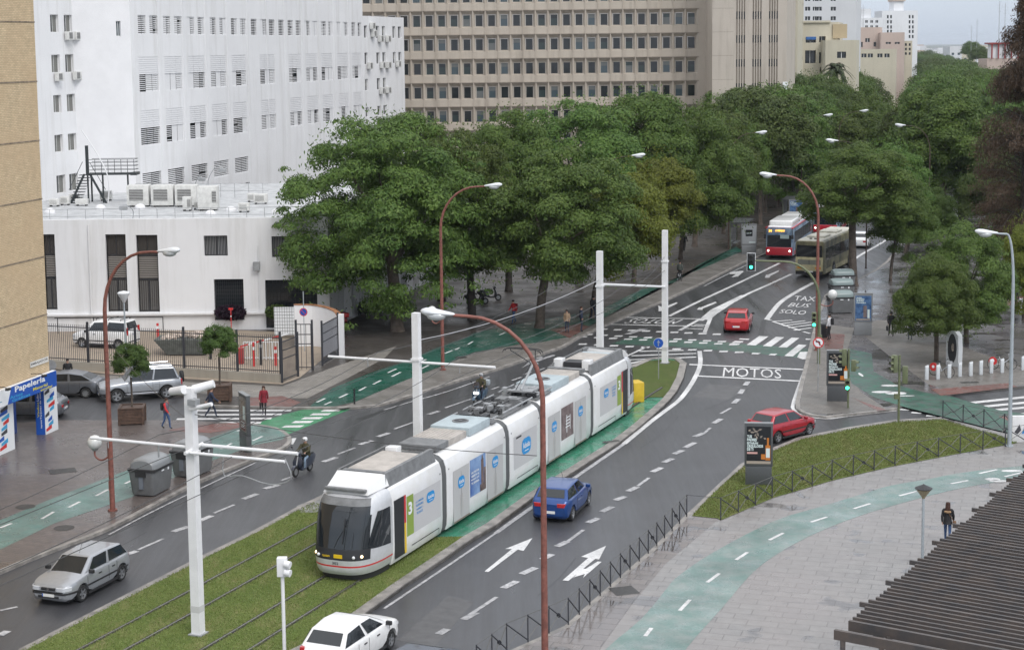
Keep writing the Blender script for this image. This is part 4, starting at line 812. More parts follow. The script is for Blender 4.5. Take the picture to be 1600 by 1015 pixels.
block('pink_house','low pinkish block with a dark roof edge right of the stepped house',418.,1376,1412,51,M_pink,[(1384,66,1392,69),(1398,66,1406,69)],depth=12)
block('low_cream_house','low cream house with white windows at the foot of the pink ones',400.,1340,1400,77,M_cream,[(x,84,x+8,90) for x in (1346,1356,1371,1382)],depth=10)
t,pl,W,Z,Mi=block('white_apartment_block','stepped white apartment block on the skyline, its right and taller part',560.,1378,1433,17,M_wfar,[(x,y,x+2.6,y+5) for y in (16+8,32,40,47,55) for x in (1386,1391,1420,1425)],depth=12)
b=MB(Mi); r=pl.rect(1399,2,1414,20); b.hexa([pl.p(u,z,d) for z in(Z-.5,r[3]) for u,d in((r[0],-2),(r[1],-2),(r[1],-9),(r[0],-9))],M_wfar); b.hexa([pl.p(u,z,d) for z in(r[3],r[3]+1) for u,d in((r[0]-.5,-1.5),(r[1]+.5,-1.5),(r[1]+.5,-9),(r[0]-.5,-9))],M_pink); b.build('lift_tower',t,angle=0)
t,pl,W,Z,Mi=block('white_apartment_block','lower left wing of the white skyline block with a rooftop turret',540.,1345,1380,28,M_wfar,[(x,y,x+4,y+4) for y in (32,40) for x in (1352,1360,1368)],depth=10)
b=MB(Mi); r=pl.rect(1347,14,1362,28); b.hexa([pl.p(u,z,d) for z in(Z-.5,r[3]) for u,d in((r[0],-1),(r[1],-1),(r[1],-6),(r[0],-6))],M_wfar); b.build('turret',t,angle=0)
block('balcony_block','narrow cream block with balconies at the end of the tree row',430.,1412,1425,64,M_cream,[(1414,y,1417,y+4) for y in (68,75,82)]+[(1420,y,1423,y+4) for y in (68,75,82)],depth=8)
# skyline
R2=random.Random(3)
for i in range(46):
    Y=R2.uniform(950,2600); x0=R2.uniform(1405,1620); w=R2.uniform(6,26); yt=R2.uniform(70,79); pl=D(x0,yt,Y); Wd=w/FPX*Y
    m=R2.choice([M_wfar,M_wfar,M_cream,M_pink,M_lgrey,M_wfar]); t=thing('distant_house','pale low building in the distant skyline beyond the avenue','building',(pl.x,Y,0),0,'distant buildings on the skyline')
    b=MB(); h=max(4,pl.z); b.box((Wd/2,8,h/2),(Wd,16,h),m); b.build('wall',t,angle=0)
    b=MB(); n=max(2,int(Wd/4))
    for k in range(n):
        for zz in range(1,max(2,int(h/3.2))): b.box((Wd*(k+.5)/n,-.02,zz*3.2),(1.4,.1,1.3),M_glassb)
    b.build('windows',t,angle=0)
# red framed roof structure at the far right
o=D(1549,95,420); t=thing('red_framed_building','brick house with a dark red framed roof storey at the right','building',(o.x,420,0)); Zt=D(1560,68,420).z; Zb=D(1560,92,420).z
b=MB(); b.box((7,4,Zb/2),(16,8,Zb),M_pink); b.build('wall',t,angle=0); b=MB(); Mr=mat('dark red steel',(.25,.03,.03),.5); 
b.box((3.2,2,Zt),(7.5,5,.4),Mr); 
for x in(0,1.6,3.2,4.8,6.4): b.box((x,-.3,(Zt+Zb)/2),(.3,.3,Zt-Zb),Mr)
b.box((3.2,2,(Zt+Zb)/2),(6.2,3.6,Zt-Zb-.4),M_wfar); b.build('roof_storey',t,angle=0)
for i,(px,yt,Y) in enumerate(((1562,2,430),(1571,5,430),(1518,40,700),(1527,30,700),(1349,8,538),(1421,55,600))):
    q=D(px,yt,Y); b=MB(); b.tube([(0,0,0),(0,0,q.z)],[.12,.06],M_grey,5); 
    for k in range(3): b.box((0,0,q.z-1-k*.8),(1.5-.3*k,.05,.05),M_grey)
    z=b.build('mast',lab=['tall thin mast left of the brown conifer','tall thin mast touching the brown conifer','distant antenna mast, left of a pair on the skyline','distant antenna mast, right of a pair on the skyline','thin mast on the turret of the white block','short mast right of the white block'][i],cat='mast'); z.location=(q.x,Y,0)
# ================================================================ TREES
def leafmat(name,c1,c2,c3,trans=.25):
    m,nt,b=newmat(name); N=nt.nodes; tc=N.new('ShaderNodeTexCoord'); g=N.new('ShaderNodeNewGeometry'); oi=N.new('ShaderNodeObjectInfo')
    f=noise(nt,tc.outputs['Object'],2.6,3,.6,.35,.65); a=mixrgb(nt,f,c1,c2); mr=N.new('ShaderNodeMapRange'); mr.inputs[3].default_value=0; mr.inputs[4].default_value=.75; N_=nt.links
    N_.new(g.outputs['Random Per Island'],mr.inputs[0]); pw=N.new('ShaderNodeMath'); pw.operation='POWER'; N_.new(mr.outputs[0],pw.inputs[0]); pw.inputs[1].default_value=2.2
    a=mixrgb(nt,pw.outputs[0],a,c3); h=N.new('ShaderNodeHueSaturation'); mv=N.new('ShaderNodeMapRange'); mv.inputs[3].default_value=.72; mv.inputs[4].default_value=1.25; N_.new(oi.outputs['Random'],mv.inputs[0]); N_.new(mv.outputs[0],h.inputs['Value'])
    mh_=N.new('ShaderNodeMapRange'); mh_.inputs[3].default_value=.485; mh_.inputs[4].default_value=.52; N_.new(oi.outputs['Random'],mh_.inputs[0]); N_.new(mh_.outputs[0],h.inputs['Hue']); N_.new(a,h.inputs['Color'])
    N_.new(h.outputs[0],b.inputs['Base Color']); b.inputs['Roughness'].default_value=.55; b.inputs['Specular IOR Level'].default_value=.25
    tr=N.new('ShaderNodeBsdfTranslucent'); N_.new(h.outputs[0],tr.inputs[0]); ms=N.new('ShaderNodeMixShader'); ms.inputs[0].default_value=trans; out=[n for n in N if n.type=='OUTPUT_MATERIAL'][0]
    N_.new(b.outputs[0],ms.inputs[1]); N_.new(tr.outputs[0],ms.inputs[2]); N_.new(ms.outputs[0],out.inputs[0]); MATS[name]=m; return m
M_leaf=leafmat('tipuana leaves',(.055,.10,.022),(.10,.158,.034),(.165,.215,.048))
M_leaf2=leafmat('yellowish leaves',(.11,.15,.024),(.17,.21,.032),(.23,.25,.042))
M_leafd=leafmat('dark green leaves',(.052,.09,.025),(.092,.135,.036),(.14,.18,.045))
M_leafb=leafmat('brown conifer needles',(.075,.055,.038),(.12,.08,.05),(.16,.11,.066))
M_leafp=leafmat('grey green fronds',(.05,.08,.035),(.09,.12,.06),(.12,.15,.08))
M_leafo=leafmat('small tree leaves',(.05,.095,.022),(.085,.145,.035),(.13,.2,.05))
M_bark=mat('tree bark',(.10,.08,.065),.9,var=.4,scale=3.,bump=.6)
M_barkd=mat('dark bark',(.045,.038,.033),.9,var=.4,scale=3.,bump=.6)
def quads_mesh(name,P,U,V,m):      # P centre, U half length, V half width -> quads (diamond-ish)
    n=len(P); co_=np.stack([P-U,P+V*1.0-U*.1,P+U,P-V*1.0-U*.1],1).reshape(-1,3).astype(np.float32)
    me=bpy.data.meshes.new(name); me.vertices.add(n*4); me.vertices.foreach_set('co',co_.ravel()); me.loops.add(n*4); me.loops.foreach_set('vertex_index',np.arange(n*4,dtype=np.int32))
    me.polygons.add(n); me.polygons.foreach_set('loop_start',np.arange(0,n*4,4,dtype=np.int32)); me.update(calc_edges=True); me.materials.append(m); return me
def unit(a): return a/np.maximum(1e-9,np.linalg.norm(a,axis=1,keepdims=True))
def crown(name,seed,m,nl=70,lr=(.2,.33),nleaf=640,leaf=(.045,.019),flat_=.75,bottom=-.35,droop=.35,sprays=0,shell=.76):
    r=np.random.default_rng(seed); C=[];R=[]
    for i in range(nl):
        z=1-(i+.5)/nl*(1-bottom); ph=i*2.399963+r.normal(0,.35); s=math.sqrt(max(0,1-z*z)); k=shell*r.uniform(.72,1.08)
        C.append((s*math.cos(ph)*k,s*math.sin(ph)*k,z*k)); R.append(r.uniform(*lr))
    for i in range(nl//5): C.append(tuple(r.normal(0,.26,3))); R.append(.26)
    PP=[];UU=[];VV=[]
    def add(c,rad,n,sx=1,fl=flat_,shellr=(.62,1.06)):
        d=unit(r.normal(0,1,(n,3))+np.array([0,0,.75])+np.array(c)*.7); d[:,2]=np.where(d[:,2]<-.25,-d[:,2]*.6,d[:,2]); d=unit(d); p=np.array(c)+d*rad*r.uniform(*shellr,(n,1))*np.array([1,1,fl])
        nr=unit(d*np.array([1,1,1.5])+r.normal(0,.34,(n,3))); t=unit(np.cross(nr,r.normal(0,1,(n,3)))); out=np.array([0,0,-droop])+d*np.array([.5,.5,0]); t=unit(t*.7+out-nr*np.sum(out*nr,1,keepdims=True)); v=np.cross(nr,t)
        s=r.uniform(.6,1.25,(n,1)); PP.append(p);UU.append(t*leaf[0]*.5*s);VV.append(v*leaf[1]*.5*s)
    for c,rad in zip(C,R): add(c,rad,int(nleaf*(rad/.27)**2))
    for i in range(sprays):
        z=r.uniform(bottom,.95); ph=r.uniform(0,2*PI); s=math.sqrt(1-z*z); k=shell*r.uniform(1.08,1.32); add((s*math.cos(ph)*k,s*math.sin(ph)*k,z*k-.04),r.uniform(.06,.12),60)
    # loose leaves reaching beyond the clumps
    n=nl*14; d=unit(r.normal(0,1,(n,3))+np.array([0,0,.3])); p=d*r.uniform(.9,1.07,(n,1)); p=p[p[:,2]>bottom]; n=len(p); t=unit(r.normal(0,1,(n,3))+np.array([0,0,-.5])); v=unit(np.cross(t,r.normal(0,1,(n,3)))); PP.append(p);UU.append(t*leaf[0]*.5);VV.append(v*leaf[1]*.5)
    return quads_mesh(name,np.concatenate(PP),np.concatenate(UU),np.concatenate(VV),m), C
CR={}
LS=(.048,.022)
CR['a']=crown('crown_a',1,M_leaf,86,(.15,.30),860,leaf=LS,flat_=.66); CR['b']=crown('crown_b',2,M_leaf,70,(.17,.34),780,leaf=LS,flat_=.66); CR['y']=crown('crown_y',3,M_leaf2,80,(.15,.31),860,leaf=LS,flat_=.66)
CR['f']=crown('crown_f',4,M_leaf,130,(.12,.25),1100,(.040,.015),.6,-.62,.6,70,.84); CR['d']=crown('crown_d',5,M_leafd,80,(.16,.31),820,leaf=LS,flat_=.68); CR['o']=crown('crown_o',6,M_leafo,40,(.22,.34),420,(.085,.04),.9,-.6,.2)
CR['n']=crown('crown_n',8,M_leaf,96,(.14,.30),1000,(.041,.019),.64,-.5,.4,24,.8); CR['t']=crown('crown_t',9,M_leafd,46,(.22,.36),420,(.06,.028),.8,-.4)
def tree(base,cc,rx,rz,kind,lab_,name='broadleaf_tree',group='broadleaf trees along the avenue',ry=None,trunk=.22,lean=0.,limbs=6,bark=None,rot=None,wood=True):
    # base: ground point, cc: crown centre (world)
    t=thing(name,lab_,'tree',tuple(base),0,group); me,C=CR[kind]; o=bpy.data.objects.new('crown',me); COL.objects.link(o); o.parent=t
    L=cc-base; o.location=L-Vector((0,0,rz*.36)); o.scale=(rx*1.04,(ry or rx)*1.04,rz*1.36); R_=random.Random(int(base.x*31+base.y*7)); rz_=R_.uniform(0,6.28) if rot is None else rot; o.rotation_euler=(0,0,rz_)
    if wood:
        b=MB(); bk=bark or M_bark; fork=Vector((L.x*.35+lean,L.y*.35,max(1.6,(L.z-rz*.55)*.8)))
        b.tube(smoothline([(0,0,-.1),(fork.x*.3+lean*.3,fork.y*.3,fork.z*.5),fork],4),[trunk*1.35]+[trunk*(1.05-.03*i) for i in range(8)],bk,10)
        for i in range(limbs):
            c=C[R_.randrange(int(len(C)*.1),int(len(C)*.7))]; e=Matrix.Rotation(rz_,3,'Z')@Vector(c); e=Vector((e.x*rx,e.y*(ry or rx),e.z*rz))*.85+L
            md=fork.lerp(e,.45)+Vector((0,0,.12*(e-fork).length)); b.tube(smoothline([fork-Vector((0,0,.3)),md,e],4),[trunk*.62,trunk*.5,trunk*.42,trunk*.36,trunk*.28,trunk*.22,trunk*.16,trunk*.1,.02],bk,6)
        b.build('trunk',t)
    return t
def ptree(bx,by,cx,cy,rxp,ryp,kind,lab_,**k):
    base=G(bx,by,SW); Y=base.y; s=Y/FPX; dy=k.pop('dy',0.); cc=D(cx,cy,Y+dy); return tree(base,cc,rxp*s,ryp*s,kind,lab_,**k)
BG='large feathery trees along the left pavement'
ptree(621,517,598,312,160,140,'f','largest feathery tree, drooping in front of the white annex',group=BG,trunk=.45,dy=1.5,rot=.3)
ptree(738,500,722,312,98,118,'n','large tree behind the brown lamp post, right of the largest tree',group=BG,trunk=.3,dy=3,bark=M_barkd)
ptree(843,512,880,332,125,108,'n','large tree with pale thick trunk above the waiting pedestrians',group=BG,trunk=.33,rot=1.)
ptree(925,497,968,338,88,92,'y','yellow-tinged tree whose crown reaches behind the tall twin posts',group=BG,trunk=.2,dy=2)
ptree(795,455,800,262,95,95,'n','tree whose crown peaks just below the office windows, left of centre',group=BG,trunk=.28,bark=M_barkd)
ptree(690,470,640,255,85,80,'f','tree top directly right of the hospital wall end',group=BG,trunk=.3,bark=M_barkd)
ptree(905,445,900,240,110,88,'n','broad tree crown below the middle of the office grid',group=BG,trunk=.3,bark=M_barkd)
ptree(965,410,1000,215,95,80,'b','high round crown below the right end of the office grid',group=BG,trunk=.3,bark=M_barkd)
ptree(1063,405,1090,262,85,98,'n','dense tree left of the far bus shelter advert',group=BG,trunk=.2)
ptree(990,440,1025,300,70,70,'y','yellow-green crown low between the twin posts and the dense tree',group=BG,trunk=.2)
ptree(1085,385,1118,240,80,78,'b','tall crown in front of the concrete tower foot',group=BG,trunk=.25,dy=6)
ptree(1130,365,1160,250,48,70,'a','slim crown at the right end of the left row beside a lamp head',group=BG,trunk=.2)
ptree(1240,322,1235,228,72,66,'a','dark-trunked tree on the far pavement behind the left bus',trunk=.22,bark=M_barkd)
ptree(1305,290,1310,225,62,48,'y','light green crown between two lamp heads over the avenue')
ptree(1334,446,1343,284,92,66,'n','leaning-trunk tree in front of the old bus, overhanging it',trunk=.32,lean=-.3,rot=2.)
ptree(1336,430,1388,276,66,60,'a','crown rising above the leaning-trunk tree',trunk=.2,wood=False)
ptree(1391,440,1412,335,52,58,'a','thin-trunked tree right of the leaning-trunk tree',trunk=.13)
ptree(1415,395,1450,330,48,50,'a','smaller crown above the white van tent')
ptree(1463,565,1462,458,66,66,'n','round young tree beside the oval information panel',trunk=.14,group='round trees on the bike dock square',dy=-.6)
ptree(1510,535,1502,425,82,84,'n','taller round tree behind the bike docks',trunk=.16,group='round trees on the bike dock square')
ptree(1600,500,1608,405,50,80,'y','tree cut by the right edge of the picture behind the silver lamp post',trunk=.16,group='round trees on the bike dock square')
ptree(1505,350,1490,215,88,105,'d','big dark tree with a forked trunk beside the brown conifer',trunk=.5,bark=M_barkd,name='broadleaf_tree')
ptree(1560,365,1555,300,60,60,'d','dark crown under the brown conifer',trunk=.3,bark=M_barkd)
# brown conifer: drooping boughs on a tall stem
def conifer():
    Y=150.; base=Vector((D(1602,200,Y).x,Y,SW)); t=thing('conifer','tall half-dead brown conifer with drooping boughs at the right edge','tree',tuple(base)); s=Y/FPX
    r=np.random.default_rng(12); PP=[];UU=[];VV=[]; b=MB(); b.tube([(0,0,0),(.1,0,12),(.3,0,24.5)],[.4,.28,.05],M_barkd,8)
    for i in range(150):
        z=r.uniform(2.5,24.); f=(24.5-z)/22; ph=r.uniform(0,2*PI); L=(1.0+2.9*min(1,f*1.5)*r.uniform(.75,1.15))*(1 if z<21 else .6); dx,dy=math.cos(ph),math.sin(ph); e=Vector((dx*L,dy*L,z+r.uniform(-.8,.9)))
        b.tube([(0,0,z-.5),(dx*L*.5,dy*L*.5,z+.4),tuple(e)],[.07,.04,.015],M_barkd,4,False)
        n=460; k=r.uniform(.15,1.08,(n,1)); p=np.concatenate([dx*L*k,dy*L*k,z-.3+.9*k-.9*k*k+ (e.z-z)*k],1)+r.normal(0,.17,(n,3))*np.array([1.5,1.5,1]); p[:,2]-=r.uniform(0,.7,n)**1.5*1.3
        u=unit(r.normal(0,.5,(n,3))+np.array([dx*.3,dy*.3,-1.])); v=unit(np.cross(u,r.normal(0,1,(n,3)))); sc=r.uniform(.6,1.3,(n,1)); PP.append(p);UU.append(u*.15*sc);VV.append(v*.035*sc)
    me=quads_mesh('crown',np.concatenate(PP),np.concatenate(UU),np.concatenate(VV),M_leafb); o=bpy.data.objects.new('crown',me); COL.objects.link(o); o.parent=t; b.build('trunk',t)
conifer()
# palm
def palm(px,py,Y,rad,lab_):
    top=D(px,py,Y); base=Vector((top.x,Y,0)); t=thing('palm_tree',lab_,'tree',tuple(base)); b=MB(); b.tube([(0,0,0),(0,0,top.z)],[.35,.28],M_bark,10); b.build('trunk',t)
    r=np.random.default_rng(5); PP=[];UU=[];VV=[]
    for i in range(46):
        ph=r.uniform(0,2*PI); el=r.uniform(-.5,1.3); d=np.array([math.cos(ph)*math.cos(el),math.sin(ph)*math.cos(el),math.sin(el)]); side=np.array([-math.sin(ph),math.cos(ph),0])
        for k in np.linspace(.1,1,40):
            c=d*rad*k+np.array([0,0,top.z-rad*.75*k*k])
            for sg_ in(-1,1):
                u=unit((side*sg_*.8+d*.5+np.array([0,0,-.5]))[None])[0]; PP.append(c+u*.3*(1.1-k));UU.append(u*.42*(1.15-k));VV.append(np.cross(u,d)*.05)
    me=quads_mesh('crown',np.array(PP),np.array(UU),np.array(VV),M_leafp); o=bpy.data.objects.new('crown',me); COL.objects.link(o); o.parent=t
palm(1306,108,285,3.4,'palm tree with grey-green fronds before the cream wing')
# avenue rows
GA='dense tree rows lining the far avenue'
def row(x,y,h,r,kind,lab_,rzf=.8,**k): tree(Vector((x,y,SW)),Vector((x,y,h-r*rzf)),r,r*rzf,kind,lab_,group=GA,trunk=.22,limbs=3,**k)
R3=random.Random(11); L_='broadleaf tree in the left row of the far avenue'; R_L='broadleaf tree in the right rows of the far avenue'
for side,offs,t0 in ((kl,(-3,-11,-20),26),(kr,(3.2,12,22,34),8)):
    t=t0
    while t<860:
        p=side+AV*t; far=t>230
        for k,ox in enumerate(offs):
            if (k==1 and t<50) or (k==2 and (t<70 or t>300)) or (k==3 and (t<100 or t>300)) or (far and k==1 and t>520): continue
            row(p.x+ox+R3.uniform(-1,1),p.y+R3.uniform(-2,2)+k*3,R3.uniform(12.5,15.5)-min(2.5,t/350),R3.uniform(5.4,6.8)*(1.25 if far else 1),R3.choice('aabdt') if not far else 't',L_ if ox<0 else R_L,wood=t<110 and k==0)
        t+=R3.uniform(9.5,12) if not far else R3.uniform(16,21)
for px,yt,Y,r in ((1270,112,250,6),(1258,128,238,5.5),(1345,135,255,6.5),(1372,150,245,6),(1335,165,225,6),(1420,165,215,6.5)): 
    q=D(px,yt,Y); row(q.x,Y,q.z,r,'d' if px<1300 else 'a','extra dark crown filling the row below the cream house' if px<1300 else 'crown overhanging the left lanes of the avenue beyond the buses',.9,wood=False)
for px,yt,Y,r in ((1450,78,1000,13),(1438,84,900,10),(1475,86,980,10),(1518,64,760,5),(1530,72,700,5)):
    q=D(px,yt,Y); tree(Vector((q.x,Y,0)),Vector((q.x,Y,q.z-r*.7)),r,r*.7,'t','distant round crown at the end of the avenue',group='distant crowns closing the avenue',wood=False)
# far green belt
b=[] 
# ================================================================ CARS
def paint(name,c,metal=.0,rough=.28): return mat(name,c,rough,metal=metal,coat=.6,var=.05,scale=6)
M_tyre=mat('tyre rubber',(.018,.018,.019),.75); M_rim=mat('alloy rim',(.42,.43,.45),.3,metal=.7); M_hub=mat('steel wheel cover',(.3,.31,.32),.4,metal=.5)
M_cglass=mat('car glass',(.012,.016,.02),.05,spec=.6,coat=.3); M_trim=mat('black plastic trim',(.025,.025,.027),.5); M_plate=mat('number plate',(.7,.7,.68),.4); M_head=mat('headlight glass',(.55,.57,.6),.08,spec=.9,coat=.8)
M_tail=mat('red tail light',(.42,.01,.012),.15,coat=.8); M_amber=mat('amber indicator',(.7,.25,.02),.2); M_chrome=mat('chrome',(.6,.6,.62),.12,metal=1.)
M_lit=mat('lit headlamp',(1,1,1),.3,emit=(1,.95,.85),estr=3.5); M_litw=mat('lit warm headlamp',(1,.8,.5),.3,emit=(1,.7,.35),estr=2.5)
def wheel_mesh(r,w,rimm,spokes=5):
    b=MB(); k=[(r*.62,-w/2),(r*.92,-w/2),(r,-w*.36),(r,w*.36),(r*.92,w/2),(r*.62,w/2)]; n=24
    b.loft([[(rr*math.cos(2*PI*i/n),y,rr*math.sin(2*PI*i/n)) for i in range(n)] for rr,y in k],M_tyre,caps=False)
    d=MB()
    for sg_ in(-1,1):
        y=sg_*(w/2-.012); d.loft([[(rr*math.cos(2*PI*i/n),yy,rr*math.sin(2*PI*i/n)) for i in range(n)] for rr,yy in ((r*.68,y+sg_*.014),(r*.6,y+sg_*.006),(r*.58,y-sg_*.05))],rimm,caps=False)
        d.disc((0,y-sg_*.05,0),(0,sg_,0),r*.6,M_trim,n)
        for s in range(spokes):
            a=2*PI*s/spokes; ca,sa=math.cos(a),math.sin(a); wd=r*.13
            P=[(ca*r*.1-sa*wd,y-sg_*.02,sa*r*.1+ca*wd),(ca*r*.1+sa*wd,y-sg_*.02,sa*r*.1-ca*wd),(ca*r*.6+sa*wd*.8,y+sg_*.002,sa*r*.6-ca*wd*.8),(ca*r*.6-sa*wd*.8,y+sg_*.002,sa*r*.6+ca*wd*.8)]; d.poly(P,rimm)
        d.disc((0,y+sg_*.004,0),(0,sg_,0),r*.16,rimm,12)
    return b,d
def car(name,lab_,body,Lc,W,Hh,wb,foh,wr,deck,cab,zb=.2,rim=M_rim,doors=4,group=None,trims=(),taillift=.75,headz=.62,glassx=(.0,),cat='car',lit=False,spokes=5,belt=None,pil=None,headshape=(.14,.36,.15),tailshape=(.12,.28,.2)):
    t=thing(name,lab_,cat,group=group); hL=Lc/2; xf=hL-foh; xr=xf-wb
    def hw(x):
        k=max(0,(abs(x)-(hL-.75))/.75); return W/2*math.sqrt(max(.05,1-(.46 if x>0 else .34)*k**2.3))
    xs=sorted({round(v,3) for v in [-hL,-hL+.015,-hL+.05,-hL+.12,-hL+.25,hL-.25,hL-.12,hL-.05,hL-.015,hL]+[xf+wr*1.18*math.cos(a*PI/9) for a in range(10)]+[xr+wr*1.18*math.cos(a*PI/9) for a in range(10)]+[xf+wr*1.2,xf-wr*1.2,xr+wr*1.2,xr-wr*1.2]+[p[0] for p in deck if abs(p[0])<hL]+[xr+wr+ (wb-2*wr)*i/6 for i in range(1,6)]})
    dk=sorted(deck)
    rings=[]; ra=wr+.065
    for x in xs:
        h=hw(x); z=interp(dk,x); arch=0
        for xc in (xf,xr):
            if abs(x-xc)<ra: arch=wr+math.sqrt(ra*ra-(x-xc)**2)
        e=max(0,1-(hL-abs(x))/.12); zl=zb+.14*e**1.5; ed=z-.10*e**1.5
        half=[(0,zl),(h*.84,max(zl,arch*.98 if arch else 0)),(h*.965,max(zl+.07,arch)),(h*1.0,max(zl+.22,arch+.015)),(h*1.0,max((zl+ed)/2+.06,arch+.03)),(h*.985,ed-.1),(h*.945,ed-.03),(h*.86,ed),(h*.45,ed+.025),(0,ed+.035)]
        half=[(y*(1-.05*e),zz) for y,zz in half]
        rings.append([(x,-y,zz) for y,zz in half]+[(x,y,zz) for y,zz in half[-2:0:-1]])
    b=MB(); b.loft(rings,body); b.box((0,0,zb+.02),(Lc*.9,W*.8,.1),M_trim)
    b.build('body',t,angle=38)
    def band(e_,y0,xl,z0,z1,m,off=.014,nm=None,sd=0,mb=None):
        q=mb or MB(); yf=hw(hL)*.93
        for s in ((sd,) if sd else (1,-1)):
            P=[(hL+off,y) for y in np.linspace(y0,yf,4)]+[(hL-.012+off*.7,hw(hL-.012)+off*.6)]+[(x,hw(x)+off) for x in np.linspace(hL-.05,hL-xl,5)]
            R=[]
            for k,(x,y) in enumerate(P): R.append([(e_*(x-.02),s*(y-.01),z0),(e_*x,s*y,z0+.01),(e_*x,s*y,z1-.015),(e_*(x-.03),s*(y-.02),z1)])
            q.loft(R,m,closed=False)
        return q.build(nm,t,angle=40) if nm else q
    # cabin
    xw,xrf,xrr,xb,zr1,zr2=cab; wb_=W/2*.925; wt=W/2*.735
    def dz(x): return interp(dk,x)-.015
    bm=bmesh.new(); pts=[(xw,-wb_*.93,dz(xw)),(xw,wb_*.93,dz(xw)),(xb,wb_*.95,dz(xb)),(xb,-wb_*.95,dz(xb)),(xrf,-wt*.97,zr1),(xrf,wt*.97,zr1),(xrr,wt,zr2),(xrr,-wt,zr2)]
    xm=(xrf+xrr)/2; pts+=[((xw+xb)/2,-wb_,dz((xw+xb)/2)),((xw+xb)/2,wb_,dz((xw+xb)/2)),(xm,wt*1.02,max(zr1,zr2)+.035),(xm,-wt*1.02,max(zr1,zr2)+.035)]
    V=[bm.verts.new(p) for p in pts]
    for f in ((0,1,5,4),(2,3,7,6),(1,9,10,5),(9,2,6,10),(3,8,11,7),(8,0,4,11),(4,5,10,11),(11,10,6,7),(0,8,9,1),(8,3,2,9)): bm.faces.new([V[i] for i in f])
    bmesh.ops.recalc_face_normals(bm,faces=bm.faces[:])
    ed=[e for e in bm.edges if max(e.verts[0].co.z,e.verts[1].co.z)>1.1 and e.calc_face_angle(0)>.3]; bmesh.ops.bevel(bm,geom=ed,offset=.10,segments=4,affect='EDGES',profile=.6)
    b=MB(); b.bm(bm,body); b.build('roof',t,angle=40)
    def bil(P,s,q,d):
        p=[Vector(pts[i]) for i in P]; a=p[0].lerp(p[1],s); c=p[3].lerp(p[2],s); v=a.lerp(c,q); n=((p[1]-p[0]).cross(p[3]-p[0])).normalized(); n=n if n.dot((p[0]+p[1]+p[2]+p[3])/4-Vector(((xw+xb)/2,0,.9)))>0 else -n; return v+n*d
    def pane(P,s0,s1,q0,q1,nm,d=.012,m=M_cglass,skew=(0,0),mesh=None):
        bb=mesh or MB(); N=4
        for i in range(N):
            a=i/N;c=(i+1)/N
            bb.poly([bil(P,s0+(s1-s0)*a,q0,d),bil(P,s0+(s1-s0)*c,q0,d),bil(P,s0+(s1-s0)*c+skew[1]*0,q1,d),bil(P,s0+(s1-s0)*a,q1,d)],m)
        if mesh is None: return bb.build(nm,t,angle=30)
    WS=(0,1,5,4); RW_=(2,3,7,6)
    pane(WS,.07,.93,.06,.93,'windscreen'); pane(RW_,.09,.91,.22,.9,'rear_window')
    for sd in(1,-1):
        Fp=(9,1,5,10) if sd==1 else (0,8,11,4); Rp=(2,9,10,6) if sd==1 else (8,3,7,11)
        g=pil or ((.04,.80),(.08,.93))
        if sd==1:
            pane(Fp,g[0][0],g[0][1],.08,.87,'side_window'); pane(Rp,1-g[1][1],1-g[1][0],.08,.87,'side_window')
        else:
            pane(Fp,1-g[0][1],1-g[0][0],.08,.87,'side_window'); pane(Rp,g[1][0],g[1][1],.08,.87,'side_window')
        b=MB(); b.bbox((xw-.28,sd*(W/2+.06),dz(xw)+.08),(.12,.2,.14),M_trim if 'dm' in trims else body,.03); b.build('door_mirror',t)
        hx=[xw-.9,xw-1.75] if doors==4 else [xw-1.0]
        for x in hx: b=MB(); b.box((x,sd*(W/2+.003),dz(x)-.17),(.17,.03,.035),M_trim if 'dm' in trims else body); b.build('door_handle',t,angle=0)
        band(1,hw(hL)*.55,.27,headz-.10,headz+.05,M_lit if lit else M_head,nm='headlight',sd=sd)
        
        if tailshape[2]>.3: b=MB(); y=hw(-hL+.1)-.09; b.bbox((-hL+.10,sd*y,taillift-.04),(tailshape[0],.16,tailshape[2]*.85),M_tail,.04,rz=sd*.3); b.build('tail_light',t)
        else: band(-1,hw(hL)*.55,.24,taillift-.17,taillift-.0,M_tail,nm='tail_light',sd=sd)
    # lines: doors, rubbing strips, grille, plates
    b=MB()
    for sd in(1,-1):
        for x in ([xw-.12,(xw+xb)/2,xr+wr*1.1] if doors==4 else [xw-.12,(xw+xb)/2-.25]): b.box((x,sd*(hw(x)+.0005),(zb+dz(x))/2+.05),(.014,.006,dz(x)-zb-.22),M_trim)
        if 'strip' in trims: b.box(((xf+xr)/2,sd*(W/2+.004),.52),(wb-2.2*wr,.025,.06),M_trim)
        b.box(((xf+xr)/2,sd*(W/2-.01),zb+.03),(wb-2.2*wr,.03,.09),M_trim)
    if 'strip' in trims:
        for s_ in(1,-1): band(s_,0,.62,.45,.53,M_trim,.02,mb=b)
    b.bbox((hL-.03,0,headz-.03),(.1,W*.34,.10),M_trim,.02); b.bbox((hL-.035,0,.36),(.1,W*.5,.09),M_trim,.02); b.disc((hL+.025,0,headz-.02),(1,0,0),.055,M_chrome,12)
    b.build('trim',t)
    for s_,zz in ((1,.42),(-1,taillift-.25 if 'plt' not in trims else .48)):
        b=MB(); b.box((s_*(hL+.012),0,zz),(.02,.50,.11),M_plate); b.box((s_*(hL+.0235),-.23*s_,zz),(.004,.04,.11),M_sblue); b.build('number_plate',t,angle=0)
    wk=wheel_mesh(wr,.2,rim,spokes); w0=None
    for x in(xf,xr):
        for sd in(1,-1):
            if w0 is None: w0=wk[0].build('wheel',t); w0r=wk[1].build('rim',w0,angle=30); o=w0
            else: o=w0.copy(); COL.objects.link(o); r_=w0r.copy(); COL.objects.link(r_); r_.parent=o
            o.location=(x,sd*(W/2-.115),wr)
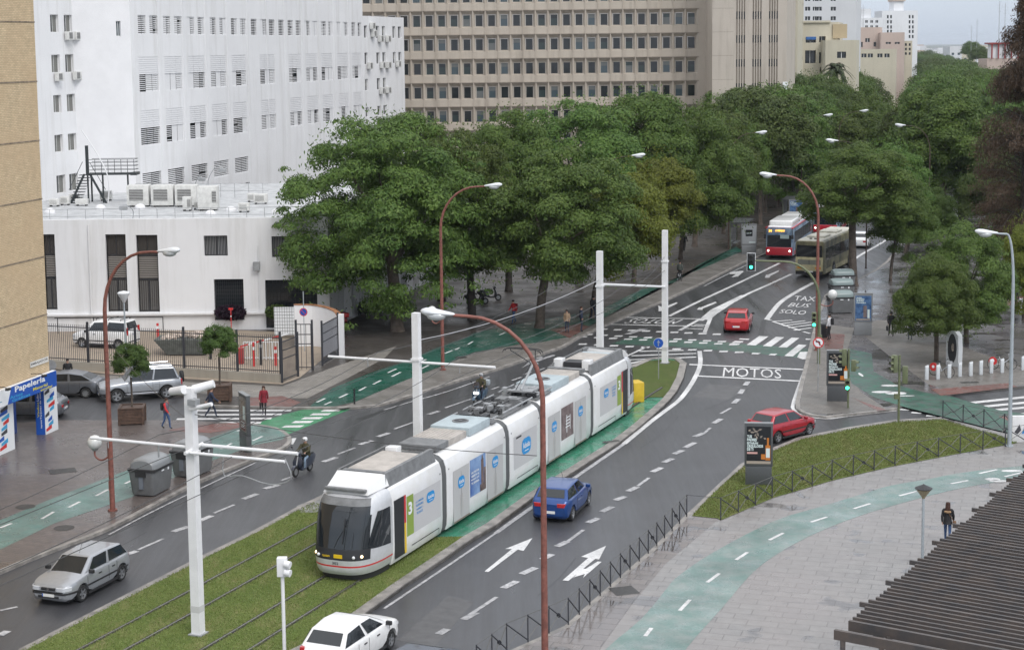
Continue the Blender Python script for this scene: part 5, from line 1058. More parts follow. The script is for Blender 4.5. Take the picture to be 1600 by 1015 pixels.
    if 'ant' in trims: b=MB(); b.tube([(xrf-.2,0,zr1+.02),(xrf-.42,0,zr1+.35)],.008,M_trim,4); b.build('antenna',t)
    t['_x']=(xf+xr)/2; t['_W']=W; return t
def place(t,pf,pr,side,z=0.,heading=None):
    A=G(*pf,z) if pf else None; B=G(*pr,z) if pr else None
    if heading is None: d=(A-B).normalized()
    else: d=Vector((heading[0],heading[1],0)).normalized()
    mid=(A+B)/2 if A and B else (A-d*1.27 if A else B+d*1.27)
    n=Vector((-d.y,d.x,0))*(1 if side=='L' else -1)
    c=mid-n*(t['_W']/2-.01)-d*t['_x']; t.location=(c.x,c.y,z); t.rotation_euler=(0,0,math.atan2(d.y,d.x)); del t['_x']; del t['_W']; return t
P_silver=paint('silver paint',(.36,.375,.40),.4,.3); P_blue=paint('blue paint',(.01,.055,.22),.3); P_red=paint('red paint',(.42,.012,.018),.1); P_red2=paint('cherry red paint',(.36,.015,.03),.2); P_white=paint('white paint',(.78,.78,.78)); P_grey=paint('grey green paint',(.17,.18,.20),.55,.33); P_dark=paint('dark blue paint',(.02,.025,.04),.3); P_pajero=paint('pale silver paint',(.40,.42,.45),.5,.33)
hatch=[(-2.06,.86),(-1.9,.95),(-1.2,.95),(.6,.94),(1.0,.92),(1.4,.88),(1.75,.82),(1.95,.76),(2.06,.71)]
c1=car('hatchback_car','silver hatchback with black bumper strips driving in the lower left','x' and P_silver,4.15,1.73,1.44,2.51,.86,.305,hatch,(1.02,.32,-1.55,-1.90,1.38,1.36),trims=('strip','dm','ant'),headz=.67,taillift=.88)
place(c1,(131,939),(191,907),'L')
hs=[(x*.965,z*1.02) for x,z in hatch]
c2=car('hatchback_car','blue three-door hatchback seen from behind next to the tram',P_blue,3.97,1.7,1.45,2.46,.82,.305,hs,(1.0,.25,-1.42,-1.84,1.40,1.36),doors=2,trims=('plt','ant'),taillift=.86,rim=M_rim,tailshape=(.16,.34,.17))
place(c2,(921,789),(896,813),'R')
c3=car('hatchback_car','red hatchback with white rimmed wheels turning right into the slip road',P_red2,3.83,1.65,1.45,2.49,.72,.295,[(x*.93,z*1.0) for x,z in hatch],(1.05,.2,-1.36,-1.74,1.40,1.37),trims=('strip',),taillift=.95,tailshape=(.12,.16,.42),pil=((.04,.82),(.05,.9)))
place(c3,(1264,680),(1218,692),'R')
c4=car('hatchback_car','white hatchback cut by the bottom edge of the picture',P_white,4.03,1.74,1.47,2.54,.86,.31,hs,(1.15,.1,-1.38,-1.88,1.42,1.37),trims=('plt','dm'),taillift=.82,tailshape=(.2,.22,.36))
place(c4,(612,1013),None,'R',heading=(.40,.917))
c5=car('saloon_car','dark blue car showing only its roof at the bottom edge',P_dark,4.3,1.76,1.45,2.6,.86,.31,hatch,(1.0,.35,-1.2,-1.8,1.42,1.38),doors=4)
c5.location=G(656,1011,1.45); c5.location.z=0; c5.rotation_euler=(0,0,math.atan2(.917,.40)); del c5['_x'];del c5['_W']
c6=car('hatchback_car','bright red hatchback seen from behind at the crossing with brake-high spoiler',P_red,4.1,1.8,1.46,2.6,.85,.32,hs,(1.05,.2,-1.40,-1.88,1.42,1.37),trims=('plt','dm'),taillift=.88,tailshape=(.16,.42,.13))
o=G(1150,521,0); d=Vector((math.sin(.21),math.cos(.21),0)); c6.location=o+d*2.0; c6.rotation_euler=(0,0,math.atan2(d.y,d.x)); del c6['_x'];del c6['_W']
sal=[(-2.1,.90),(-1.9,.98),(-1.5,.98),(.7,.94),(1.1,.90),(1.8,.81),(2.1,.72)]
c7=car('saloon_car','grey green five-door saloon parked before the yard fence',P_grey,4.2,1.71,1.42,2.6,.85,.30,sal,(1.05,.4,-1.05,-1.8,1.38,1.30),rim=M_hub,taillift=.84,trims=('plt',),spokes=9)
place(c7,None,(133,622),'L',heading=(-1,.08))
c8=car('hatchback_car','grey blue car half hidden behind the blue shop pillar',P_grey,4.1,1.73,1.45,2.6,.85,.30,hatch,(1.05,.4,-1.2,-1.83,1.40,1.37),rim=M_hub,trims=('plt',))
place(c8,None,(76,655),'L',heading=(-1,.05))
su=[(-2.3,1.06),(-2.15,1.12),(.9,1.10),(1.15,1.07),(1.95,1.0),(2.3,.92)]
c9=car('offroad_car','silver long off-road car with spare wheel on its tailgate, parked by the planter',P_pajero,4.6,1.87,1.85,2.78,.9,.385,su,(.95,.35,-1.85,-2.14,1.78,1.76),zb=.36,trims=('strip',),taillift=.95,headz=.86,pil=((.03,.86),(.04,.92)),tailshape=(.12,.2,.4))
w_=wheel_mesh(.33,.2,M_rim)
o=w_[0].build('spare_wheel',c9); o.location=(-2.36,0,1.06); o.rotation_euler=(0,0,PI/2); r_=w_[1].build('wheel_cover',o,angle=30)
b=MB()
for sd in(1,-1): b.tube([(.3,sd*.62,1.86),(-1.7,sd*.66,1.86)],.022,M_chrome,6)
b.build('roof_rail',c9); b=MB()
for sd in(1,-1): b.box((0,sd*.95,.42),(1.7,.12,.05),M_chrome)
b.build('side_step',c9,angle=0)
place(c9,(185,629),(260,623),'L')
vn=[(-2.12,1.1),(-1.95,1.16),(.95,1.13),(1.2,1.08),(1.85,.96),(2.13,.86)]
c10=car('van','white glazed delivery van with roof bars parked inside the fenced yard',P_white,4.25,1.83,1.8,2.7,.83,.32,vn,(1.25,.6,-1.85,-2.0,1.75,1.80),zb=.25,trims=('strip','dm'),cat='van',taillift=1.2,headz=.78,tailshape=(.1,.12,.6),pil=((.03,.80),(.06,.95)))
b=MB()
for x in(.3,-.6,-1.5): b.tube([(x,-.62,1.84),(x,-.62,1.93),(x,.62,1.93),(x,.62,1.84)],.025,M_trim,6)
b.build('roof_bar',c10)
place(c10,(125,543),(188,546),'L',z=SW)
c11=car('hatchback_car','white car half hidden behind the trees next to the old bus',P_white,4.1,1.75,1.5,2.6,.85,.31,hatch,(1.0,.35,-1.2,-1.83,1.42,1.38))
c11.location=G(1352,388,0)+Vector((0,2,0)); c11.rotation_euler=(0,0,math.atan2(1,.3)); del c11['_x'];del c11['_W']
far_l=['white car nearest in the gap between the far avenue trees','silver car in the middle of the far gap between the trees','white car farthest up the avenue in the gap between the trees']
for i,(px,py,src,dy_) in enumerate(((1462,141,c11,0),(1472,134,c1,0),(1466,129,c4,0))):
    q=D(px,py,620.+i*70); c=copy_tree(src); c.location=(q.x,q.y,0); c.rotation_euler=(0,0,math.atan2(-1,-.25)); c['label']=far_l[i]; c['group']='cars far up the avenue'
c=copy_tree(c7); c.location=G(1478,330,0)+Vector((2,6,0)); c.rotation_euler=(0,0,math.atan2(1,.25)); c['label']='grey car standing under the big dark trees on the right of the avenue'
# ---------------------------------------------------------------- buses
def bus(name,lab_,kind,Lb=12.,W=2.5,Hb=3.0):
    t=thing(name,lab_,'bus'); front=1
    lower={'city':paint('bus red',(.42,.015,.03)),'old':mat('faded cream paint',(.52,.46,.27),.5,var=.25,scale=2)}[kind]; roofc={'city':P_white,'old':mat('dirty white roof',(.55,.53,.46),.6,var=.2,scale=2)}[kind]
    sidec={'city':mat('bus advert blue',(.05,.13,.28),.3,var=.5,scale=.8,col2=(.35,.45,.55)),'old':mat('dark olive wrap',(.06,.06,.045),.4,var=.4,scale=.8,col2=(.3,.27,.15))}[kind]
    def ring(x,k,kz): w=W/2*k; return [(x,-w,.32),(x,w,.32),(x,w,1.2),(x,w,Hb-.28*1),(x,w*.96,Hb-.1),(x,w*.86,Hb*kz),(x,-w*.86,Hb*kz),(x,-w*.96,Hb-.1),(x,-w,Hb-.28),(x,-w,1.2)]
    hl=Lb/2; b=MB(); R=[ring(-hl,.93,.985),ring(-hl+.06,.97,.995),ring(-hl+.25,1,1),ring(hl-.35,1,1),ring(hl-.1,.97,.995),ring(hl,.92,.98)]
    b.loft(R,sidec); b.build('body',t,angle=35)
    b=MB(); b.hexa([(-hl+.12,-W*.43,Hb-.02),(hl-.15,-W*.43,Hb-.02),(hl-.15,W*.43,Hb-.02),(-hl+.12,W*.43,Hb-.02),(-hl+.3,-W*.40,Hb+.07),(hl-.35,-W*.40,Hb+.07),(hl-.35,W*.40,Hb+.07),(-hl+.3,W*.40,Hb+.07)],roofc); b.build('roof',t,angle=0)
    if kind=='city':
        b=MB(); b.bbox((hl-3.4,0,Hb+.25),(5.2,W*.86,.5),P_white,.18,seg=3); b.bbox((-hl+3.2,0,Hb+.2),(4.,W*.8,.42),P_white,.15,seg=3); b.build('gas_tank_cover',t)
        b=MB(); b.bbox((0,0,Hb-.1),(Lb-.02,W+.03,.13),lower,.03); b.bbox((hl-.06,0,.72),(.30,W*.97,.75),lower,.08,seg=3); b.build('red_trim',t)
        b=MB(); b.hexa([(hl+.02,-W*.44,1.12),(hl+.02,W*.44,1.12),(hl-.2,W*.44,1.12),(hl-.2,-W*.44,1.12),(hl-.01,-W*.43,Hb-.2),(hl-.01,W*.43,Hb-.2),(hl-.2,W*.43,Hb-.2),(hl-.2,-W*.43,Hb-.2)],M_cglass); ws=b.build('windscreen',t,angle=0)
        Md=mat('amber display',(.02,.01,0),.5,emit=(1,.42,.05),estr=2.2); b=MB(); b.text('34',Vector((hl+.035,-.95,Hb-.47)),Vector((0,.28,0)),Vector((0,0,.24)),Md,.03); b.text('LOS BERMEJALES',Vector((hl+.035,-.35,Hb-.46)),Vector((0,.85,0)),Vector((0,0,.22)),Md,.03); b.build('destination_display',t,angle=0)
        b=MB(); b.hexa([(hl+.024,.1,1.9),(hl+.024,.9,1.9),(hl+.018,.9,1.9),(hl+.018,.1,1.9),(hl+.012,.1,2.25),(hl+.012,.9,2.25),(hl+.0,.9,2.25),(hl+.0,.1,2.25)],mat('pale sun blind',(.3,.38,.38),.6)); b.build('sun_blind',t,angle=0)
        for sd in(1,-1): b=MB(); b.sphere((hl+.06,sd*.98,.78),.09,M_lit,nu=10,nv=6); b.build('headlight',t)
        for sd in(1,-1): b=MB(); b.tube([(hl-.1,sd*W*.45,Hb-.25),(hl+.3,sd*W*.5,Hb-.25),(hl+.3,sd*W*.5,Hb-.7)],.03,M_trim,6); b.bbox((hl+.3,sd*W*.5,Hb-.85),(.1,.22,.4),M_trim,.03); b.build('door_mirror',t)
    else:
        b=MB(); 
        for x in(-hl+3.,-hl+7.): b.bbox((x,0,Hb+.12),(2.,1.6,.2),roofc,.05)
        for y in(-.25,.15): b.box((-hl+1.,y,Hb+.1),(.2,.2,.1),M_trim)
        b.build('roof_hatch',t)
        b=MB(); b.box((-hl-.01,0,2.25),(.06,W*.86,.95),M_cglass); b.build('rear_window',t,angle=0)
        b=MB(); b.bbox((-hl-.03,0,1.15),(.14,W*.93,1.15),lower,.03); b.box((-hl-.105,.0,1.32),(.02,W*.78,.42),mat('engine grille',(.22,.22,.18),.6)); b.box((-hl-.118,0,1.32),(.01,.04,.42),M_trim); b.build('rear_panel',t)
        for sd in(1,-1): b=MB(); b.box((-hl-.105,sd*.75,.85),(.02,.5,.18),mat('amber reflector',(.6,.25,.03),.3)); b.build('rear_light',t,angle=0)
        b=MB(); b.box((-hl-.07,0,.42),(.2,W*.9,.28),M_trim); b.box((-hl-.18,0,.55),(.02,.7,.12),M_plate); b.build('bumper',t,angle=0)
    for sd in(1,-1):
        xs=[-hl+.5+i*(Lb-1.4)/8 for i in range(9)]
        for i in range(8):
            b=MB(); b.box(((xs[i]+xs[i+1])/2,sd*(W/2+.004),1.95),(xs[i+1]-xs[i]-.09,.03,1.0),M_cglass); b.build('side_window',t,angle=0)
        b=MB(); b.box((0,sd*(W/2+.002),.55),(Lb-1.2,.02,.35),lower if kind=='city' else mat('cream skirt',(.36,.32,.2),.5,var=.3,scale=1.5)); b.build('skirt',t,angle=0)
        for x in (hl-2.7,-hl+3.3):
            b=MB(); n=16; b.poly([(x+.62*math.cos(k*PI/n),sd*(W/2+.018),.48+.62*math.sin(k*PI/n)) for k in range(n+1)]+[(x-.62,sd*(W/2+.018),.3),(x+.62,sd*(W/2+.018),.3)],M_trim); b.build('wheel_arch',t,angle=0)
    wk=wheel_mesh(.48,.28,M_hub,8); w0=None
    for x in (hl-2.7,-hl+3.3):
        for sd in(1,-1):
            if w0 is None: w0=wk[0].build('wheel',t); w0r=wk[1].build('rim',w0,angle=30); o=w0
            else: o=w0.copy(); COL.objects.link(o); r_=w0r.copy(); COL.objects.link(r_); r_.parent=o
            o.location=(x,sd*(W/2-.1),.48)
    return t
b1=bus('city_bus','red and white city bus with amber display waiting with headlights on','city',12.,2.5,2.95)
o=G(1217,405,0); d=Vector((-.33,-1,0)).normalized(); b1.location=o-d*6.05; b1.rotation_euler=(0,0,math.atan2(d.y,d.x))
b3=copy_tree(b1); b3['label']='second red bus mostly hidden behind the first bus and the trees'; o=G(1289,368,0); b3.location=o-d*6.05; b3.rotation_euler=(0,0,math.atan2(d.y,d.x))
b2=bus('old_bus','old cream and olive bus seen from behind driving up the avenue','old',11.5,2.5,3.1)
o=G(1264,434,0); d=Vector((.46,1,0)).normalized(); b2.location=o+d*5.85; b2.rotation_euler=(0,0,math.atan2(d.y,d.x))
# ================================================================ TRAM
M_tw=mat('tram white wrap',(.74,.745,.76),.32,coat=.4,col2=(.68,.68,.67),scale=1.6,detail=7); M_ts=paint('tram silver',(.60,.61,.63),.25,.35); M_tg=mat('tram grey panel',(.50,.50,.51),.45); M_tdoor=mat('tram door grey',(.46,.46,.46),.45); M_tdk=mat('tram roof grey',(.17,.175,.18),.55,var=.2,scale=3)
M_bel=mat('bellows rubber',(.10,.105,.11),.7); M_beige=mat('beige roof panel',(.42,.39,.36),.7,var=.15,scale=2); M_bg=mat('pale blue grey roof box',(.40,.47,.50),.5,var=.12,scale=2); M_logo=mat('logo blue',(.02,.27,.62),.35); M_lime=mat('lime panel',(.24,.34,.06),.4); M_yel=mat('tram yellow',(.75,.5,.02),.35); M_red=mat('tram red',(.55,.03,.03),.35)
M_sky=mat('printed sky',(.06,.13,.36),.4,col2=(.25,.38,.6),scale=.8); M_bldg=mat('printed masonry',(.14,.10,.09),.5,var=.5,scale=3.); M_prt=mat('printed brown room',(.10,.07,.07),.5,col2=(.25,.2,.2),scale=2)
tram=thing('tram','white five-section tram with silver cab standing on the median track','tram',tuple(T0)+() if False else (T0.x,T0.y,SW),math.atan2(TD.y,TD.x))
PROF=[(1.22,.2),(1.3,.42),(1.325,.8),(1.325,2.45),(1.29,2.8),(1.2,3.05),(1.02,3.2),(.8,3.27),(.4,3.3)]
def ringx(x,k=1.): 
    P=[(x,-y*k,z) for y,z in PROF]; return P+[(x,y*k,z) for y,z in PROF[::-1]]
def slabside(mb,x0,x1,z0,z1,m,sd=-1,d=.006,y=1.325):
    q=[(x0,sd*(y+d),z0),(x1,sd*(y+d),z0),(x1,sd*(y+d),z1),(x0,sd*(y+d),z1)]
    mb.poly(q if sd<0 else q[::-1],m)
def pill(mb,x,z,w,h,sd=-1,txt='Adeslas',d=.012):
    n=8; pts=[]; r=min(w,h)*.42
    for cx,cz,a0 in ((x+w/2-r,z+h/2-r,0),(x-w/2+r,z+h/2-r,90),(x-w/2+r,z-h/2+r,180),(x+w/2-r,z-h/2+r,270)):
        for k in range(5): a=math.radians(a0+k*22.5); pts.append((cx+r*math.cos(a),sd*(1.325+d),cz+r*math.sin(a)))
    mb.poly(pts,M_logo); u=Vector((w*.8,0,0)) if sd<0 else Vector((-w*.8,0,0)); o=Vector((x-w*.4,0,z-h*.12)) if sd<0 else Vector((x+w*.4,0,z-h*.12)); o.y=sd*(1.325+d+.005)
    mb.text(txt,o,u,Vector((0,0,h*.36)),M_swhite,.02)
    mb.poly([(x-w*.22,sd*(1.325+d+.005),z-h*.32),(x+w*.22,sd*(1.325+d+.005),z-h*.32),(x+w*.22,sd*(1.325+d+.005),z-h*.27),(x-w*.22,sd*(1.325+d+.005),z-h*.27)],M_swhite)
def cab(x0,sg):      # sg -1: nose towards -x
    Z=[.30,.36,.45,.55,.60,.66,.75,.86,.95,1.05,1.15,1.25]+[1.25+.1*i for i in range(1,18)]+[3.0,3.08,3.15,3.2,3.24,3.27,3.29]
    fz=[(.3,2.0),(.45,2.1),(.9,2.12),(1.2,2.05),(2.0,1.84),(2.6,1.62),(2.9,1.45),(3.1,1.15),(3.2,.8),(3.3,.2)]; wz=[(.3,1.22),(.6,1.30),(.9,1.325),(2.45,1.325),(2.8,1.29),(3.05,1.2),(3.2,1.02),(3.3,.75)]
    nt_=56; G_=[]
    for z in Z:
        f=interp(fz,z); w=interp(wz,z); row_=[]
        for i in range(nt_+1):
            a=-PI/2+PI*i/nt_; c=math.cos(a); s=math.sin(a); ex=.72; row_.append((x0+sg*f*(abs(c)**ex),w*math.copysign(abs(s)**.62,s),z))
        G_.append(row_)
    parts={k:MB() for k in('nose','windscreen','cab_side_window','cab_side_window2','front_mask','stripe','upper')}
    mm={'nose':M_ts,'windscreen':M_cglass,'cab_side_window':M_cglass,'cab_side_window2':M_cglass,'front_mask':M_dark,'stripe':M_red,'upper':M_tdk}
    for j in range(len(Z)-1):
        z=(Z[j]+Z[j+1])/2
        for i in range(nt_):
            a=abs(-90+180*(i+.5)/nt_); k='nose'; right=(i+.5)>nt_/2
            fr=51-(z-1.2)*3.5
            dx=abs(G_[j][i][0]-x0)
            if 1.20<z<2.75 and a<fr: k='windscreen'
            elif .86<z<=1.20 and a<50: k='front_mask'
            elif 2.75<=z<3.0 and a<fr: k='upper'
            elif .60<z<.66: k='stripe'
            q=[G_[j][i],G_[j][i+1],G_[j+1][i+1],G_[j+1][i]]; parts[k].poly(q if sg>0 else q[::-1],mm[k])
    for k,b in parts.items():
        if b.f: 
            bm_=bmesh.new(); vv={}; 
            for f,m_ in zip(b.f,b.m):
                vs=[]
                for q in f:
                    key=tuple(round(c,4) for c in b.v[q]); 
                    if key not in vv: vv[key]=bm_.verts.new(key)
                    if vv[key] not in vs: vs.append(vv[key])
                if len(vs)>2:
                    try: bm_.faces.new(vs)
                    except ValueError: pass
            nb=MB(); nb.bm(bm_,mm[k]); nb.build({'cab_side_window2':'cab_side_window','upper':'windscreen_header','stripe':'red_stripe'}.get(k,k),tram,angle=35)
    for sd in(1,-1):
        R=[]
        for k in range(13):
            z=1.12+1.4*k/12; f=interp(fz,z); w=interp(wz,z); dxf=min(f*.80,1.62-.62*(k/12)**1.3) ; dxr=.16; rr_=[]
            if k<2: dxf-=.25*(2-k)*.5
            for j in range(13):
                dx=dxr+(dxf-dxr)*j/12; c=(dx/f)**(1/.72); sn=math.sqrt(max(0,1-c*c)); rr_.append((x0+sg*(dx+.004),sd*(w*sn**.62+.012),z+ (.10 if k==0 else 0)*(j/12)))
            R.append(rr_)
        b=MB(); b.loft(R,M_cglass,closed=False); o_=b.build('cab_side_window',tram,angle=40)
        b=MB(); b.tube([R[k][0] for k in range(13)],.035,M_ts,5); b.tube([R[k][8] for k in range(13)],.012,M_trim,4); b.build('window_frame',o_)
    b=MB(); b.loft([[(x0+sg*1.75*abs(math.cos(a))**.72,1.15*math.copysign(abs(math.sin(a))**.62,math.sin(a)),z) for a in [-PI/2+PI*i/24 for i in range(25)]]+[(x0,1.1,z),(x0,-1.1,z)] for z in (.06,.31)],M_trim); b.build('bumper_skirt',tram)
    for y,m in((-.93,M_litw),(.93,M_litw),(-.72,M_swhite),(.72,M_swhite)):
        f=2.07 if abs(y)<.8 else 1.83; b=MB(); b.sphere((x0+sg*(f-.03),y,1.0),.06,m,nu=10,nv=6); b.build('headlight',tram)
    b=MB(); X=x0+sg*2.115
    for y0,y1,z0,z1_,m in((-.12,.35,.93,1.10,M_yel),): b.box((X,0.0+sg*.12,1.01),(.03,.34,.13),M_yel)
    v=Vector((0,-sg*-.36,0)) 
    b.text('tussam',Vector((X+sg*.0,sg*-.5 if sg>0 else .52,.96)),Vector((0,.3*(1 if sg>0 else -1),0)),Vector((0,0,.09)),M_yel); 
    b.text('302',Vector((x0+sg*2.125,.12 if sg<0 else -.12,.70)),Vector((0,-.26 if sg<0 else .26,0)),Vector((0,0,.1)),M_ink); b.build('front_lettering',tram,angle=0)
    b=MB(); b.tube([(x0+sg*2.04,.1,1.2),(x0+sg*1.95,-.05,1.6),(x0+sg*1.80,-.35,2.1)],.018,M_dark,5); b.tube([(x0+sg*2.0,-.25,1.45),(x0+sg*1.80,-.30,2.35)],.022,M_dark,5); b.build('wiper',tram)
    b=MB(); b.hexa([(x0+sg*1.2,-.92,3.12),(x0+sg*1.2,.92,3.12),(x0-sg*.1,1.15,3.2),(x0-sg*.1,-1.15,3.2),(x0+sg*.95,-.80,3.38),(x0+sg*.95,.80,3.38),(x0-sg*.1,1.0,3.62),(x0-sg*.1,-1.0,3.62)],M_tw); b.bbox((x0+sg*1.17,0,3.27),(.2,1.7,.12),M_tdk,.05); b.build('roof_visor',tram,angle=20)
def section(x0,x1):
    b=MB(); k=.985; b.loft([ringx(x0,k),ringx(x0+.05),ringx(x1-.05),ringx(x1,k)],M_tw); return b.build('section_body',tram,angle=30)
cab(0.,-1); cab(28.0,1)
s1=section(0,4.5); s2=section(4.95,11.15); s3=section(11.6,15.25); s4=section(15.7,22.15); s5=section(22.6,28.0)
for x0,x1 in((4.5,4.95),(11.15,11.6),(15.25,15.7),(22.15,22.6)):
    b=MB(); R=[]
    for i in range(9): R.append(ringx(x0-.03+(x1-x0+.06)*i/8,.975 if i%2 else .93))
    b.loft(R,M_bel); b.build('bellows',tram,angle=20)
def sidepanels(sd):
    f=(lambda x:x)
    def graphic(x,wd,flip):
        b=MB(); s=-1 if flip else 1
        a0,a1=sorted((x,x+s*.6)); slabside(b,a0,a1,.95,2.5,M_lime,sd); 
        u=Vector((.34,0,0)) if sd<0 else Vector((-.34,0,0)); xm=(a0+a1)/2; b.text('3',Vector((xm-.17 if sd<0 else xm+.17,sd*1.34,1.75)),u,Vector((0,0,.5)),M_swhite,.04)
        g0,g1=sorted((x+s*.62,x+s*wd)); slabside(b,g0,g1,.95 ,2.42,M_tg,sd,.004)
        xl=x+s*(wd-.95); pill(b,xl,1.98,.72,.42,sd)
        xt=x+s*1.15
        for i,t_ in enumerate(('LA COMPAÑÍA','DE SEGUROS','NÚMERO 1','DE SALUD')): 
            L=.7-.06*i; b.text(t_,Vector((xt-L/2 if sd<0 else xt+L/2,sd*1.336,2.05-i*.15)),Vector((L,0,0)) if sd<0 else Vector((-L,0,0)),Vector((0,0,.09)),M_logo)
        b.build('advert_panel',tram,angle=0)
    def door_dark(x0,x1,redleft):
        b=MB(); slabside(b,x0,x1,.38,2.62,M_dark,sd,.01); a,c=(x1-.16,x1) if redleft else (x0,x0+.16)
        o=b.build('cab_door',tram,angle=0); b=MB(); slabside(b,a,c,1.55,2.62,M_red,sd,.018); slabside(b,a,c,.38,1.55,M_yel,sd,.018); m0=(a+c)/2; slabside(b,(a-.05 if redleft else c+.01),(a-.01 if redleft else c+.05),.38,2.62,M_chrome,sd,.016); b.build('colour_strip',o,angle=0)
    def door(x0,x1):
        b=MB(); slabside(b,x0,x1,.34,2.45,M_tdoor,sd,.012); o=b.build('passenger_door',tram,angle=0); b=MB(); xm=(x0+x1)/2
        slabside(b,xm-.008,xm+.008,.4,2.3,M_dark,sd,.016); slabside(b,x0,x1,.30,.36,mat('worn step edge',(.2,.17,.13),.6),sd,.03)
        for dx in(-.12,.12): slabside(b,xm+dx-.015,xm+dx+.015,.45,1.35,M_yel if False else M_beige,sd,.018)
        b.build('leaf_joint',o,angle=0); b=MB(); pill(b,xm,1.85,.66,.48,sd,d=.02); b.build('logo_sticker',o,angle=0)
    def picture(x0,x1,kind):
        b=MB(); slabside(b,x0,x1,.95,2.5,M_sky if kind==0 else M_prt,sd,.01)
        o=b.build('window_advert',tram,angle=0); b=MB(); w=x1-x0
        if kind==0:
            slabside(b,x0+w*.62,x1,.95,1.25,M_bldg,sd,.014); slabside(b,x0+w*.70,x0+w*.86,1.25,2.3,M_bldg,sd,.014); slabside(b,x0+w*.74,x0+w*.82,2.3,2.45,M_bldg,sd,.014); slabside(b,x0+w*.88,x1,1.25,1.9,M_bldg,sd,.014)
            for i,t_ in enumerate(('UNA VENTANA','ABIERTA AL','MUNDO QUE','TE ESPERA')): b.text(t_,Vector(((x0+.1) if sd<0 else x0+w*.6,sd*1.345,1.9-i*.15)),Vector((w*.5,0,0)) if sd<0 else Vector((-w*.5,0,0)),Vector((0,0,.09)),M_swhite,.03)
        else:
            for k in range(4): slabside(b,x0+w*(.4-.02*k),x0+w*(.68+.02*k),1.9-k*.15,1.95-k*.15,M_swhite,sd,.014)
            slabside(b,x0+w*.42,x0+w*.47,1.2,2.05,M_swhite,sd,.013); slabside(b,x0+w*.7,x0+w*.74,1.3,2.0,M_swhite,sd,.013)
        b.build('print',o,angle=0)
    door_dark(.12,1.12,True) if True else 0; graphic(1.2,3.1,False)
    door(5.5,7.1); picture(7.2,8.85,0); door(9.0,10.75)
    b=MB(); slabside(b,12.0,14.8,.95,2.42,M_tg,sd,.004); pill(b,13.5,1.75,1.1,.72,sd); slabside(b,12.3,12.9,2.28,2.36,M_dark,sd,.01); b.build('advert_panel',tram,angle=0)
    door(16.2,17.8); picture(17.95,19.6,1); door(19.8,21.4)
    door_dark(26.88,27.88,False); graphic(26.8,3.3,True)
    for x0,x1 in((1.6,4.1),(12.4,14.9),(23.2,25.9)):
        b=MB(); slabside(b,x0,x1,.50,.53,M_dark,sd,.004); slabside(b,x1-.03,x1,.25,.52,M_dark,sd,.004); b.build('skirt_hatch',tram,angle=0)
    for x in (4.3,5.15,11.0,11.8,15.1,15.9,22.0,22.8): b=MB(); slabside(b,x-.06,x+.04,2.62,2.68,M_tdk,sd,.0,1.315); b.build('marker',tram,angle=0)
sidepanels(-1); sidepanels(1)
# roof gear
def rbox(c,d,m,name,bv=.03,extra=None): b=MB(); b.bbox(c,d,m,bv); (extra(b) if extra else None); return b.build(name,tram)
def rails(x0,x1,z=3.42):
    for sd in(1,-1): b=MB(); b.hexa([(x0,sd*1.12,3.1),(x1,sd*1.12,3.1),(x1,sd*.98,3.15),(x0,sd*.98,3.15),(x0+.2,sd*1.02,z+.1),(x1-.1,sd*1.02,z+.1),(x1-.1,sd*.9,z+.12),(x0+.2,sd*.9,z+.12)],M_tdk); b.build('roof_fairing',tram,angle=0)
rails(-.1,4.35,3.55); rails(22.8,28.0,3.55)
rbox((2.0,0,3.45),(3.0,1.6,.34),M_beige,'hvac_unit'); rbox((.3,0,3.5),(.25,1.7,.3),M_tdk,'hvac_end'); rbox((3.75,.45,3.55),(.45,.5,.42),M_tw,'white_roof_box'); rbox((5.6,0,3.45),(1.2,1.7,.25),M_tdk,'roof_tray')
def ribs(b,x0,x1,z):
    for i in range(9): b.box(((x0+x1)/2,-.72+i*.18,z),(x1-x0,.03,.03),M_beige)
def fan(x):
    def f(b): b.lathe([(.36,3.635),(.36,3.665),(.28,3.668),(.28,3.645)],(x,0,0),M_tdk,18); b.disc((x,0,3.652),(0,0,1),.29,M_dark,18); b.disc((x,0,3.67),(0,0,1),.09,M_tdk,12)
    return f
rbox((7.1,0,3.42),(1.9,1.65,.28),M_beige,'ribbed_roof_box',extra=lambda b:ribs(b,6.2,8.0,3.565)); rbox((9.3,0,3.45),(2.2,1.8,.36),M_bg,'fan_roof_box',extra=fan(9.3))
rbox((19.0,0,3.45),(2.4,1.8,.36),M_bg,'fan_roof_box',extra=fan(19.)); rbox((21.1,0,3.42),(1.6,1.65,.28),M_beige,'ribbed_roof_box',extra=lambda b:ribs(b,20.4,21.8,3.565)); rbox((22.2,0,3.5),(.35,1.9,.2),M_tdk,'cross_duct')
for y in(-.75,.75): rbox((23.3,y,3.6),(.6,.42,.5),M_tw,'white_roof_box')
rbox((23.6,0,3.5),(.8,1.0,.4),M_dark,'radiator'); rbox((25.3,0,3.45),(2.2,1.6,.34),M_beige,'hvac_unit'); rbox((26.7,0,3.43),(.6,1.6,.28),M_bg,'hvac_end'); b=MB(); b.tube([(27.1,-.9,3.62),(27.9,-.85,3.6),(27.95,.85,3.6),(27.1,.9,3.62)],.06,M_tdk,6); b.build('rear_roof_frame',tram)
RR=random.Random(5)
